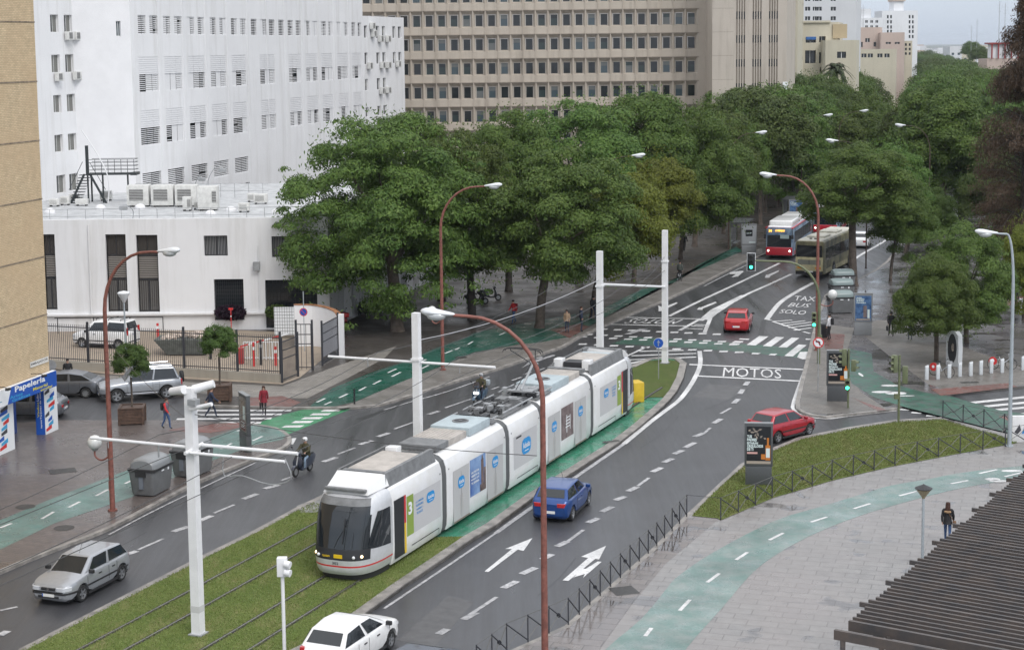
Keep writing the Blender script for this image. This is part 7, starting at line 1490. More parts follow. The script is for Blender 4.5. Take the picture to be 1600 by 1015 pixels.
# ---------------------------------------------------------------- bike dock
dk=[(1447.8,593),(1465.3,592),(1483,590),(1499.6,588),(1516.6,587),(1532.4,585),(1548.7,582.6),(1565.5,582),(1598,578)]
names=['leftmost','second','third','fourth','fifth','sixth','seventh','eighth','rightmost']
for n_,(x,y) in zip(names,dk):
    b=MB(); b.bbox((0,0,.38),(.2,.2,.76),M_bwhite,.03); b.hexa([(-.1,-.1,.74),(.1,-.1,.74),(.1,.1,.74),(-.1,.1,.74),(-.08,-.06,.80),(.1,-.06,.86),(.1,.08,.86),(-.08,.08,.80)],M_bwhite); q=b.build('bike_dock',lab=n_+' short white docking post of the bike hire row',cat='docking post',group='bike hire docking posts'); q.location=G(x,y,SW)
def bicycle(loc,rz_,lab_,red=True):
    t=thing('bicycle',lab_,'bicycle',tuple(loc),rz_); 
    for x in(-.52,.52):
        b=MB(); b.loft([[(x+(.33+.018*math.cos(a))*math.cos(k*PI/12),.018*math.sin(a),.34+(.33+.018*math.cos(a))*math.sin(k*PI/12)) for a in [2*PI*j/5 for j in range(5)]] for k in range(25)],M_tyre,caps=False)
        for k in range(10): b.tube([(x,0,.34),(x+.31*math.cos(k*PI/5),0,.34+.31*math.sin(k*PI/5))],.004,M_chrome,3,False)
        b.build('wheel',t)
    b=MB(); b.tube(smoothline([(.50,0,.34),(.40,0,.75),(.36,0,.98)],3),.02,M_bwhite,6); b.tube([(.42,0,.66),(.0,0,.32),(-.18,0,.80)],.028,M_bwhite,6); b.tube([(.0,0,.32),(-.52,0,.34),(-.14,0,.66)],.016,M_bwhite,6); b.build('frame',t)
    b=MB(); b.tube(smoothline([(.22,-.28,1.02),(.36,-.12,1.04),(.36,.12,1.04),(.22,.28,1.02)],3),.018,M_dark,6); b.build('handlebar',t); b=MB(); b.bbox((-.2,0,.86),(.28,.16,.06),M_dark,.02); b.build('saddle',t)
    b=MB(); b.cyl((-.53,-.05,.5),(-.53,.05,.5),.24,M_red if red else M_dark,18); b.disc((-.53,-.055,.52),(0,-1,0),.09,M_swhite,12); b.build('wheel_cover',t); b=MB(); b.bbox((.52,0,.86),(.26,.28,.2),M_grey,.03); b.build('basket',t); return t
bicycle(G(1470,589,SW)+Vector((.1,.25,0)),-.8,'red hire bicycle in the second dock from the left'); bicycle(G(1567,578,SW)+Vector((0,.2,0)),-.25,'red hire bicycle docked near the silver lamp post')
bicycle(G(1062,438,SW),1.2,'dark bicycle on the green cycle lane under the trees',False)
o=G(1491,571,SW); t=thing('information_panel','white information totem with a dark oval window','information panel',tuple(o),-.95); b=MB(); n=20; 
outl=[(-.46,0),(.46,0),(.48,1.1),(.42,1.9),(.2,2.12),(-.2,2.12),(-.42,1.9),(-.48,1.1)]; b.slab(outl,-.22,.16,mat('totem white',(.5,.52,.53),.35)); b.build('body',t,angle=30); b=MB(); b.poly([(.34*math.cos(2*PI*k/n),-.226,1.08+.9*math.sin(2*PI*k/n)) for k in range(n)],M_dark); b.poly([(.05+.10*math.cos(2*PI*k/n),-.232,1.15+.25*math.sin(2*PI*k/n)) for k in range(n)],M_skin2); b.build('oval_window',t,angle=0)
b=MB(); b.bbox((0,0,.5),(.9,.45,1.),M_swhite,.03); q=b.build('utility_box',lab='small white cabinet at the right edge under the trees',cat='cabinet'); q.location=G(1602,488,SW)
b=MB(); b.bbox((.5,0,.65),(1.1,.2,1.3),M_wst,.02); b.poly([(.05,-.105,.5),(.3,-.105,.9),(.38,-.105,.6),(.2,-.105,.4)],M_ink); b.poly([(.4,-.106,.4),(.6,-.106,.95),(.65,-.106,.5)],M_logo); q=b.build('wall_block',lab='white low wall block with scribbled graffiti at the fence corner',cat='wall'); q.location=G(1582,690,SW)
# ---------------------------------------------------------------- low fences
def lowfence(px,sp,lab_,h=.95,z=SW):
    P=[G(*p,z) for p in px]; L=[0]
    for a,c in zip(P,P[1:]): L.append(L[-1]+(c-a).length)
    def at(s):
        for i in range(len(P)-1):
            if s<=L[i+1]+1e-6: return P[i].lerp(P[i+1],(s-L[i])/(L[i+1]-L[i]))
        return P[-1]
    n=max(2,round(L[-1]/sp)); t=thing('railing',lab_,'railing',tuple(P[0]))
    Q=[at(L[-1]*i/n)-P[0] for i in range(n+1)]; up=Vector((0,0,h)); pm_=None
    M_f2=mat('fence thin grey bar',(.10,.10,.095),.5)
    for i,q in enumerate(Q):
        if pm_ is None: b=MB(); b.box((0,0,h/2),(.045,.045,h),M_fence); pm_=b.build('post',t,angle=0); o=pm_
        else: o=pm_.copy(); COL.objects.link(o)
        o.location=q
    b=MB(); b.tube([q+up*.985 for q in Q],.012,M_f2,5); b.build('top_wire',t)
    for i in range(n):
        a,c=Q[i],Q[i+1]; b=MB(); b.tube([a+up*.95,c+up*.08],.024,M_fence,5); b.tube([a+up*.1,a.lerp(c,.42)+up*.45,a.lerp(c,.55)+up*.48,c+up*.93],.016,M_f2,4)
        if i%3==1: b.disc(a.lerp(c,.5)+up*.5+Vector((0,-.025,0)),(-.3,-1,0),.075,M_fence,10); b.disc(a.lerp(c,.5)+up*.5+Vector((0,.025,0)),(.3,1,0),.075,M_fence,10)
        b.build('cross_panel',t)
    return t
lowfence([(745,1052),(793,1016),(886,977),(931,936),(971,901),(1021,857),(1073,807)],1.06,'low dark railing of crossed bars along the plaza kerb')
lowfence([(1126,812),(1208,777),(1296,751),(1389,729),(1487,710),(1592,694),(1680,684)],1.42,'low dark railing of crossed bars between lawn and cycle path')
lowfence([(1473,653),(1518,663),(1558,672),(1600,683)],1.25,'short low railing at the green cycle crossing on the right')
b=MB(); A_=G(1073,807,SW)+Vector((0,0,.93)); B_=G(1126,812,SW)+Vector((0,0,.93)); b.tube([A_,B_],.01,M_fence,4); b.build('chain',lab='thin bar closing the gap between the two plaza railings',cat='chain')
# ---------------------------------------------------------------- yard with iron fence
flat([(70,505),(300,512),(470,520),(530,540),(468,590),(441,600),(300,592),(170,584),(78,575)],SW+.004,mk_wall('sandy yard gravel',(.33,.27,.21),(.2,.17,.14),.7),'yard')
flat([(0,612),(78,578),(300,597),(441,603),(530,570),(560,560),(620,540),(600,560),(540,592),(480,622),(380,620),(296,612),(170,606)],SW+.0035,paving('light worn pavement',(.27,.25,.225),(.2,.185,.17),(.12,.11,.1),.1,.4,.2,.4,.7,0,wetscale=.5),'pavement_by_fence')
FA=G(72,574,SW); FB=G(441,597,SW)
yt=thing('iron_fence','tall dark iron bar fence on a low wall around the yard','fence',tuple(FA)); d_=FB-FA; Lf=d_.length; du=d_.normalized(); hF=2.55
def W3(b,a,c,w,z0,z1,m):
    n=Vector((-(c-a).y,(c-a).x,0)).normalized()*w/2; b.hexa([a-n+Vector((0,0,z0)),c-n+Vector((0,0,z0)),c+n+Vector((0,0,z0)),a+n+Vector((0,0,z0)),a-n+Vector((0,0,z1)),c-n+Vector((0,0,z1)),c+n+Vector((0,0,z1)),a+n+Vector((0,0,z1))],m)
b=MB(); W3(b,Vector((0,0,0)),d_,.28,0,.5,M_wst if False else mk_wall('plinth concrete',(.36,.33,.28),(.2,.18,.15),.6)); b.build('plinth',yt,angle=0)
bar=None; nb_=int(Lf/.135)
b=MB(); 
for i in range(nb_): p=du*(Lf*i/nb_); b.box((p.x,p.y,.5+1.15),(.025,.025,2.3),M_fence)
b.build('bars',yt,angle=0); b=MB()
for z in(.62,2.6): W3(b,Vector((0,0,0)),d_,.04,z,z+.05,M_fence)
b.build('rail',yt,angle=0)
for f in (0,.19,.395,.6,.82,.995): b=MB(); p=du*(Lf*f); b.box((p.x,p.y,1.5),(.13,.13,3.0),M_fence); b.build('post',yt,angle=0)
def leaf(a,c,h,lab_,solid=False,sp=.14,postb=True):
    t=thing('iron_gate',lab_,'gate',tuple(a)); d=c-a; L=d.length; b=MB()
    for k in range(int(L/sp)+1): p=d*(k*sp/L); b.box((p.x,p.y,h/2),(.03,.03,h-.1),M_fence)
    b.build('bars',t,angle=0); b=MB(); 
    for z in(.15,h*.55,h*.75,h-.1): W3(b,Vector((0,0,0)),d,.045,z,z+.05,M_fence)
    b.build('rail',t,angle=0)
    for p in (Vector((0,0,0)),d): b=MB(); b.box((p.x,p.y,h/2+.1),(.12,.12,h+.2),M_fence); b.build('post',t,angle=0)
    if solid: b=MB(); W3(b,Vector((0,0,0)),d,.02,.5,h-.1,mat('perforated grey sheet',(.28,.28,.30),.5)); b.build('sheet',t,angle=0)
leaf(G(441,598,SW),G(466,588,SW),2.5,'open gate leaf at the corner of the yard fence'); leaf(G(464,578,SW),G(489,578,SW),2.9,'short run of thick iron bars behind the open gate leaf',sp=.3); leaf(G(504,571,SW),G(529,556,SW),2.6,'grey sheeted gate leaf hinged on the white wall end',True)
wp=smoothline([G(461,541,SW),G(490,540,SW),G(512,543,SW),G(527,549,SW),G(532,556,SW)],4); t=thing('curved_wall','rust-capped white curved wall by the yard gate','wall',tuple(wp[0])); b=MB(); zs=[2.75-.25*(i/len(wp)) for i in range(len(wp))]
for i in range(len(wp)-1): W3(b,wp[i]-wp[0],wp[i+1]-wp[0],.28,0,zs[i],M_wst)
b.build('wall',t,angle=0); b=MB()
for i in range(len(wp)-1): W3(b,wp[i]-wp[0],wp[i+1]-wp[0],.34,zs[i],zs[i]+.05,mat('rusty brick coping',(.28,.13,.06),.8,var=.4,scale=3))
b.build('coping',t,angle=0); b=MB(); p=wp[-1]-wp[0]; b.box((p.x+.1,p.y-.05,1.35),(.34,.34,2.7),M_wst); b.build('end_pillar',t,angle=0)
# skip with rubble
o=G(294,552,SW); t=thing('skip','grey boat-shaped skip heaped with rubble inside the yard','skip',tuple(o),-.02); b=MB(); b.loft([[(-1.2,-.8,.08),(1.3,-.8,.08),(1.3,.8,.08),(-1.2,.8,.08)],[(-2.0,-.95,1.05),(1.6,-.95,1.05),(1.6,.95,1.05),(-2.0,.95,1.05)]],mat('skip steel',(.10,.11,.10),.6,var=.3,scale=3)); b.build('hull',t,angle=0); b=MB(); Rk=random.Random(8)
for k in range(70): s=Rk.uniform(.1,.3); x=Rk.uniform(-1.6,1.4); b.box((x,Rk.uniform(-.75,.75),1.05+Rk.uniform(0,.3)*(1-abs(x)/2)),(s,s*.8,s*.6),mat('rubble',(.5,.42,.36),.8,var=.3,scale=4),R=Euler((Rk.random()*3,Rk.random()*3,Rk.random()*3)).to_matrix())
b.build('rubble',t,angle=0)
# yard barrier, posts, box
o=G(376,568,SW); t=thing('yard_barrier','red and white raised barrier with red cabinet in the yard','barrier',tuple(o)); b=MB(); b.bbox((0,0,.5),(.4,.4,1.0),mat('faded red cabinet',(.35,.04,.04),.5),.03); b.build('cabinet',t); b=MB()
for k in range(6): b.box((.2+k*.5,.25,1.1+k*.13),(.5,.07,.09),M_sred if k%2==0 else M_swhite,R=Euler((0,-.26,0)).to_matrix())
b.build('boom',t,angle=0)
b=MB(); a=G(381,563,SW); c=G(436,563,SW); d=c-a
for k in range(12): p=d*(k/11); b.box((p.x,p.y,.6),(.05,.05,1.1),M_swhite)
for z in(.15,1.15): W3(b,Vector((0,0,0)),d,.05,z,z+.06,M_swhite)
q=b.build('white_barrier',lab='low white barred barrier in the yard behind the round tree',cat='barrier'); q.location=a
for i,(x,y,h,m) in enumerate(((247,530,1.1,M_sred),(397,572,1.5,M_sred),(408,570,1.6,M_dark),(329,561,1.5,M_dark),(362,528,2.0,M_sred),(431,571,1.2,M_sred))):
    b=MB(); b.box((0,0,h/2),((.14,.14,h) if i!=4 else (.05,.05,h)),m); b.box((0,0,h*.75),(.15,.15,.2) if i!=4 else (.06,.06,.1),M_swhite if m is M_sred else M_grey); 
    if i==4: b.box((0,0,h),(.3,.06,.13),M_sred)
    q=b.build('yard_post',lab=['red and white post left of the skip','red and white post beside the barrier cabinet','black post right of the red barrier post','black post behind the fenced round tree','thin red post with a small red plate before the purple plant','red and white post near the fence corner'][i],cat='post'); q.location=G(x,y,SW)
b=MB(); a=G(424,537,SW); b.box((.9,0,1.2),(1.9,.05,1.9),M_swhite)
for k in range(12): b.box((.0+k*.165,-.03,1.2),(.015,.02,1.95),M_fence)
for k in range(9): b.box((.9,-.03,.3+k*.22),(1.9,.02,.015),M_fence)
q=b.build('mesh_panel',lab='white panel behind black wire mesh in front of the dark doorway',cat='panel'); q.location=a+Vector((0,2,0))
b=MB(); a=G(88,520,SW); b.tube([(-.5,0,1.1),(7.,0,1.1)],.04,M_dark,5); 
for x in(-.3,2.2,4.7,7): b.tube([(x,0,0),(x,0,1.1)],.035,M_dark,5)
q=b.build('ramp_railing',lab='dark handrail along the annex wall behind the van',cat='railing'); q.location=a+Vector((.5,-.3,0))
# hanging plants
def plant(px,py,Y,rx,rz_,m,lab_):
    c=D(px,py,Y); n=1500; p=unit(rng.normal(0,1,(n,3)))*rng.uniform(.3,1,(n,1))**.5*np.array([rx,.35,rz_]); u=unit(rng.normal(0,1,(n,3))+np.array([0,0,-.6]))*.12; v=unit(np.cross(u,rng.normal(0,1,(n,3))))*.05
    me=quads_mesh('hanging_plant',p,u,v,m); o=bpy.data.objects.new('hanging_plant',me); COL.objects.link(o); o.location=c; label(o,lab_,'plant')
plant(360,488,116.6,1.15,.55,leafmat('purple leaves',(.02,.012,.022),(.045,.02,.04),(.07,.04,.06)),'dark purple plant hanging below the annex window'); plant(434,487,116.4,.95,.5,M_leafd,'green creeper over the dark annex doorway'); plant(532,588-30,108,.6,.15,M_leaf,'weeds at the foot of the white gate pillar') if False else None
# ---------------------------------------------------------------- pergola
PG=[(1326.7,974.4),(1369.4,937.8),(1408.7,904.7),(1444.7,873.3),(1479,842.4),(1510,817.6),(1538.8,792.4),(1565.4,768.5),(1591.3,746.3),(1616,725)]
zp=3.0; Pp=[G(*p,zp) for p in PG]; s0=G(1446,873,zp); s1=G(1600,898,zp); sdv=(s1-s0); sdv.z=0; sdv.normalize()
M_pg=mat('pergola dark boards',(.055,.052,.054),.5,col2=(.095,.076,.066),scale=1.3,bump=.3); t=thing('pergola','dark slatted pergola roof in the lower right corner','pergola',tuple(Vector((Pp[0].x,Pp[0].y,SW)))); O=Vector((Pp[0].x,Pp[0].y,0)); LP=14.
for i in range(len(Pp)-1):
    a=Pp[i]-O; nx=Pp[i+1]-O; b=MB(); W3(b,Vector((a.x,a.y,0)),Vector((a.x,a.y,0))+sdv*LP,.12,zp-.30,zp,M_pg); b.build('beam',t,angle=0)
    for k in range(1,7):
        q=a.lerp(nx,k/7); q.z=0; q=q-sdv*(.28 if k in(5,) else (.12 if k==6 else 0)); b=MB(); W3(b,q,q+sdv*LP,.085,zp-.14,zp-.0,M_pg); b.build('slat',t,angle=0)
b=MB(); W3(b,Vector((Pp[0].x,Pp[0].y,0))-O-TD*0-sdv*.7+Vector((.1,-.75,0)),Vector((Pp[0].x,Pp[0].y,0))-O+sdv*LP+Vector((.1,-.75,0)),.12,zp-.42,zp-.14,M_pg); b.build('front_beam',t,angle=0)
for i in (0,3,6,9):
    for f in(1.2,7.):
        q=Pp[i]-O+sdv*f; b=MB(); b.box((q.x,q.y,(zp-.3)/2+.06),(.16,.16,zp-.3),M_pg); b.build('column',t,angle=0)
for f in (.0,1.15,2.4): 
    b=MB(); q=sdv*(f-.45)+Vector((.1,-.75,0)); b.box((q.x,q.y,(zp-.42)/2+.06),(.13,.13,zp-.54),M_pg); b.build('column',t,angle=0)
for f in(.8,6.5):
    b=MB(); a=Pp[0]-O+sdv*f; c=Pp[-1]-O+sdv*f; a.z=c.z=0; W3(b,a,c,.14,zp-.52,zp-.302,M_pg); b.build('purlin',t,angle=0)
# grass tufts on lawns
def tufts(poly,n,name,h=.09,m=None):
    P=[(p.x,p.y) for p in poly]; x0,x1=min(p[0] for p in P),max(p[0] for p in P); y0,y1=min(p[1] for p in P),max(p[1] for p in P); X=rng.uniform(x0,x1,n*3); Y=rng.uniform(y0,y1,n*3); ins=np.zeros(n*3,bool); j=len(P)-1
    for i in range(len(P)):
        xi,yi=P[i];xj,yj=P[j]; c=((yi>Y)!=(yj>Y))&(X<(xj-xi)*(Y-yi)/((yj-yi) or 1e-9)+xi); ins^=c; j=i
    X,Y=X[ins][:n],Y[ins][:n]; k=len(X); p=np.stack([X,Y,np.full(k,SW+.02+h*.4)],1); u=unit(rng.normal(0,.55,(k,3))+np.array([0,0,1.]))*h*.5*rng.uniform(.5,1.4,(k,1)); v=unit(np.cross(u,rng.normal(0,1,(k,3))))*.018
    o=bpy.data.objects.new(name,quads_mesh(name,p,u,v,m or M_blade)); COL.objects.link(o); o['kind']='stuff'
M_blade2=leafmat('grass blades',(.155,.205,.055),(.195,.24,.075),(.29,.27,.13))
tufts(near,60000,'lawn_grass',.05,M_blade2); tufts([G(*p,SW) for p in GR],40000,'plaza_lawn_grass',.07,M_blade2)
# ================================================================ PEOPLE
M_skin=mat('skin',(.45,.27,.20),.5); M_eye=mat('eye dark',(.03,.02,.02),.3); M_lip=mat('lips',(.35,.12,.10),.5)
def cloth(n,c,v=.12): return mat('cloth '+n,c,.85,var=v,scale=9)
def rot2(v,a): return Vector((v[0]*math.cos(a)-v[1]*math.sin(a),v[0]*math.sin(a)+v[1]*math.cos(a),v[2]))
def skin_mesh(J,E,mats_of,name):     # J: name->(pos,radius(x,y)), E edges; mats_of(edge index)->material
    names=list(J); me=bpy.data.meshes.new('sk'); me.from_pydata([J[n][0] for n in names],[(names.index(a),names.index(b)) for a,b in E],[])
    o=bpy.data.objects.new('sk',me); COL.objects.link(o); sk=o.modifiers.new('s','SKIN'); sk.use_smooth_shade=True; sk.branch_smoothing=.3; ss=o.modifiers.new('u','SUBSURF'); ss.levels=1
    for i,n in enumerate(names):
        d=me.skin_vertices[0].data[i]; r=J[n][1]; d.radius=r if isinstance(r,tuple) else (r,r); d.use_root=(i==0)
    dg=bpy.context.evaluated_depsgraph_get(); ev=o.evaluated_get(dg); m2=bpy.data.meshes.new_from_object(ev); bpy.data.objects.remove(o)
    return m2,[(Vector(J[a][0]),Vector(J[b][0])) for a,b in E]
def segd(p,a,b):
    ab=b-a; t=max(0,min(1,(p-a).dot(ab)/max(1e-9,ab.length_squared))); return (p-a-ab*t).length
def person(lab_,loc,face,h,pose='stand',top=None,sleeve=None,legs=None,shoes=None,hair=None,hairlen=0,coat=0.,hood=False,bag=None,head_turn=0.,seat=False,helmet=None,group=None,female=False):
    k=h/1.75; t=thing('person',lab_,'person',tuple(loc),face,group)
    top=top or cloth('black',(.02,.02,.022)); sleeve=sleeve or top; legs=legs or cloth('jeans',(.05,.09,.18)); shoes=shoes or cloth('shoe black',(.015,.015,.015)); hair=hair or cloth('hair brown',(.03,.018,.012))
    # joints, x forward, y left
    sw=.155 if female else .18; hw_=.09
    st={'stand':(.02,-.02,0.05,-.05),'walk':(.30,-.32,-.34,.34),'stroll':(.18,-.20,-.2,.2),'ride':None}[pose]
    if pose=='ride':
        pel=(0,0,.82); J={'pel':((0,0,.82),(.15,.13)),'sp':((-.02,0,1.0),(.13,.15)),'ch':((.03,0,1.22),(.13,.18)),'nk':((.06,0,1.38),.06),'hd':((.08,0,1.50),(.085,.075)),'hd2':((.09,0,1.60),(.095,.085))}
        for s,n in((1,'l'),(-1,'r')):
            J['sh'+n]=((.04,s*sw,1.31),.065); J['el'+n]=((.22,s*.27,1.10),.05); J['wr'+n]=((.46,s*.25,1.08),.035); J['ha'+n]=((.52,s*.25,1.07),(.035,.022))
            J['hp'+n]=((.04,s*.10,.80),.09); J['kn'+n]=((.42,s*.17,.74),.065); J['an'+n]=((.40,s*.14,.34),.042); J['to'+n]=((.56,s*.14,.29),.035)
    else:
        lf,rf,la,ra_=st; lean=.03 if pose!='stand' else 0
        J={'pel':((0,0,.95),(.12,.10) if not female else (.125,.11)),'sp':((.0,0,1.10),(.105,.12)),'ch':((.01+lean,0,1.30),(.115,.155)),'nk':((.01+lean,0,1.47),.052),'hd':((.025+lean,0,1.56),(.08,.068)),'hd2':((.03+lean,0,1.665),(.09,.075))}
        for s,n,lg,am in((1,'l',lf,la),(-1,'r',rf,ra_)):
            J['sh'+n]=((lean,s*sw,1.42),.06); ex=am*.45; J['el'+n]=((lean+ex,s*(sw+.055),1.15),.045); J['wr'+n]=((lean+am*.95+.06,s*(sw+.05),.94+abs(am)*.12),.03); J['ha'+n]=((lean+am*1.05+.08,s*(sw+.045),.87+abs(am)*.14),(.038,.02))
            J['hp'+n]=((0,s*hw_,.90),.085); kx=lg*.5+.06; kz=.50+(.02 if lg<0 else .0); J['kn'+n]=((kx,s*hw_,kz),.06); az=.09+(.10 if lg<-.15 else 0); J['an'+n]=((lg+(0 if lg>0 else -.02),s*hw_,az),.04); J['to'+n]=((lg+.14,s*hw_*1.1,.045 if lg>=-.15 else .07),.035)
    J={n:((p[0]*k,p[1]*k,p[2]*k),(tuple(x*k for x in r) if isinstance(r,tuple) else r*k)) for n,(p,r) in J.items()}
    E=[('pel','sp'),('sp','ch'),('ch','nk'),('nk','hd'),('hd','hd2')]; MT=[top,top,M_skin,M_skin,M_skin]
    for n in 'lr':
        E+=[('ch','sh'+n),('sh'+n,'el'+n),('el'+n,'wr'+n),('wr'+n,'ha'+n),('pel','hp'+n),('hp'+n,'kn'+n),('kn'+n,'an'+n),('an'+n,'to'+n)]; MT+=[top,sleeve,sleeve,M_skin,legs,legs,legs,shoes]
    me,segs=skin_mesh(J,E,None,'person_body'); me.materials.clear(); ml=[]
    for m in MT+[M_eye,M_lip]:
        if m not in ml: ml.append(m); me.materials.append(m)
    rad=[(J[a][1] if not isinstance(J[a][1],tuple) else max(J[a][1])) for a,b in E]
    for p in me.polygons:
        c=p.center; best=min(range(len(segs)),key=lambda i:segd(c,*segs[i])/max(.03,rad[i])); p.material_index=ml.index(MT[best]); p.use_smooth=True
    # face, ears and fingers joined into the same mesh
    b=MB(); hc=Vector(J['hd2'][0])*.55+Vector(J['hd'][0])*.45
    Mh=Matrix.Translation(hc)@Matrix.Rotation(head_turn,4,'Z'); b.M=Mh
    b.sphere((.088*k,0,-.005*k),.018*k,M_skin,1,.7,1.3,6,4)
    for s in(1,-1): b.sphere((.078*k,s*.03*k,.022*k),.011*k,M_eye,.6,1.3,.8,6,4); b.sphere((-.0,s*.074*k,0),.02*k,M_skin,1,.4,1.4,6,4)
    b.sphere((.080*k,0,-.045*k),.016*k,M_lip,.5,1.5,.45,6,4); b.M=Matrix()
    for n,s in(('l',1),('r',-1)):
        w=Vector(J['wr'+n][0]); hnd=Vector(J['ha'+n][0]); d=(hnd-w).normalized(); sd=Vector((0,s,0)); across=d.cross(sd).normalized() if pose!='ride' else Vector((0,s,0)); fw=sd if pose!='ride' else Vector((0,0,-1))
        for i in range(4):
            off=across*((i-1.5)*.019*k); L=(.07,.08,.075,.06)[i]*k; p0=hnd+d*.015*k+off; curl=-sd if pose!='ride' else Vector((0,0,-1))
            b.tube([p0,p0+d*L*.5+curl*.008*k,p0+d*L*.85+curl*.035*k],[.0095*k,.009*k,.007*k],M_skin,6)
        tp=hnd-d*.02*k-across*.035*k*(1 if pose!='ride' else s); b.tube([tp,tp+d*.03*k-across*.02*k,tp+d*.055*k-across*.018*k],[.011*k,.010*k,.008*k],M_skin,6)
    V0=len(me.vertices); bm=bmesh.new(); bm.from_mesh(me); nv=[bm.verts.new(v) for v in b.v]
    for f,mi_ in zip(b.f,b.m):
        try: q=bm.faces.new([nv[i] for i in f]); q.smooth=True; m=b.mats[mi_]; q.material_index=ml.index(m) if m in ml else 0
        except ValueError: pass
    bm.to_mesh(me); bm.free(); me.name='body'; o=bpy.data.objects.new('body',me); COL.objects.link(o); o.parent=t
    # clothing
    if coat>0 or pose!='ride':
        b=MB(); n=14; z0=(.98-coat)*k; lx=J['ch'][0][0]
        def ell(cx,z,rx,ry): return [(cx+rx*k*math.cos(2*PI*i/n),ry*k*math.sin(2*PI*i/n),z) for i in range(n)]
        fl=.03+coat*.12; b.loft([ell(0,z0,.135+fl,.155+fl),ell(0,.95*k,.14+.01*coat,.17),ell(.0,1.1*k,.125,.15),ell(lx/k*k,1.3*k,.132,.175),ell(lx,1.39*k,.115,.165),ell(lx,1.45*k,.09,.115),ell(lx,1.49*k,.062,.07)],top,caps=False)
        b.build('coat' if coat else 'jacket',t,angle=60)
        for nm in 'lr':
            b=MB(); P=[Vector(J[x+nm][0]) for x in('sh','el','wr')]; b.tube([Vector((P[0].x,P[0].y*.55,P[0].z+.015)),Vector((P[0].x,P[0].y*.9,P[0].z-.005)),P[0]+Vector((0,P[0].y*.12,-.05)),P[0].lerp(P[1],.5),P[1],P[1].lerp(P[2],.5),P[2]],[.04*k,.062*k,.066*k,.062*k,.056*k,.050*k,.044*k],sleeve,10); b.build('sleeve',t,angle=60)
    elif pose=='ride':
        b=MB(); n=14; P=[(Vector((-.02,0,.80))*k,.19,.19),(Vector((-.02,0,1.0))*k,.165,.19),(Vector((.03,0,1.22))*k,.165,.22),(Vector((.05,0,1.36))*k,.11,.17),(Vector((.06,0,1.42))*k,.07,.08)]
        b.loft([[(c.x+rx*k*math.cos(2*PI*i/n),ry*k*math.sin(2*PI*i/n),c.z) for i in range(n)] for c,rx,ry in P],top,caps=False); b.build('jacket',t,angle=60)
        for nm in 'lr':
            b=MB(); P=[Vector(J[x+nm][0]) for x in('sh','el','wr')]; b.tube([P[0],P[0].lerp(P[1],.5),P[1],P[2]],[.085*k,.08*k,.07*k,.05*k],sleeve,10); b.build('sleeve',t,angle=60)
    if helmet:
        b=MB(Mh); b.lathe([(.11*k,-.02*k),(.122*k,.03*k),(.115*k,.09*k),(.08*k,.13*k),(.001,.145*k)],(-.008*k,0,.0),helmet,14); b.box((.085*k,0,.045*k),(.06*k,.15*k,.03*k),M_dark); b.build('helmet',t,angle=60)
    else:
        b=MB(Mh); b.lathe([(.055*k,-.06*k if hairlen else -.02*k),(.088*k,.0),(.095*k,.05*k),(.075*k,.095*k),(.001,.115*k)],(-.018*k,0,0),hair,14)
        if hairlen: b.loft([[((-.035-.022*min(j,3))*k+(.065-.004*j)*k*math.cos(a),(.092,.098,.105,.10,.07)[j]*k*math.sin(a),(.05-hairlen*j/4.)*k) for a in [2*PI*i/14 for i in range(14)]] for j in range(5)],hair)
        b.build('hair',t,angle=60)
    if hood: b=MB(); b.lathe([(.10*k,-.04*k),(.14*k,-.01),(.13*k,.03*k),(.09*k,.04*k)],(-.07*k,0,1.36*k),cloth('fur trim',(.28,.18,.10),.4),14); b.build('hood',t,angle=60)
    if bag:
        kind,m,s=bag; b=MB()
        if kind=='backpack': b.bbox((-.19*k,0,1.25*k),(.16*k,.28*k,.42*k),m,.05); nm='backpack'
        elif kind=='shoulder': b.bbox((.0,s*.27*k,.88*k),(.24*k,.12*k,.2*k),m,.04); b.tube([(-.02,s*.25*k,.95*k),(-.13*k,s*.05*k,1.3*k),(-.02,-s*.06*k,1.5*k)],.012,m,4); nm='handbag'
        else: b.bbox((0,s*.26*k,.58*k),(.3*k,.1*k,.32*k),m,.03); b.tube([(-.08,s*.26*k,.74*k),(0,s*.25*k,.84*k),(.08,s*.26*k,.74*k)],.01,m,4); nm='bag'
        label(b.build(nm,angle=50),{'backpack':'backpack worn by the ','handbag':'shoulder bag of the ','bag':'bag carried by the '}[nm]+lab_,'bag'); q=COL.objects[-1]; q.matrix_world=Matrix.Translation(loc)@Matrix.Rotation(face,4,'Z')
    return t
cb=cloth('black',(.02,.02,.023)); cn_=cloth('navy',(.02,.03,.06)); cred=cloth('dark red',(.20,.012,.025)); cbr=cloth('bright red',(.50,.03,.035)); cj=cloth('jeans',(.045,.09,.2)); cdj=cloth('dark jeans',(.02,.03,.055)); cg=cloth('grey purple',(.12,.10,.13)); cw=cloth('white shirt',(.6,.6,.62)); ctan=cloth('tan',(.30,.21,.14)); col_=cloth('olive',(.055,.05,.025)); cbh=cloth('hair black',(.012,.01,.01)); cbrn=cloth('hair dark brown',(.05,.022,.015)); M_hw=mat('white helmet',(.7,.71,.72),.25); M_hs=mat('silver helmet',(.35,.36,.38),.25)
A0=PI/2
person('man in black jacket and cap by the yard fence',G(107,606,SW),-1.3,1.75,'stand',cb,legs=cb,hair=cbh)
person('woman in red sleeves and grey vest with jeans',G(260,670,SW),-.35,1.66,'stroll',cg,sleeve=cbr,legs=cj,hair=cbrn,hairlen=.12,female=True,bag=('backpack',cb,1))
person('woman in navy coat crossing the left zebra',G(330,653,0.01),.25,1.68,'walk',cn_,legs=cdj,hair=cbrn,coat=.22,female=True)
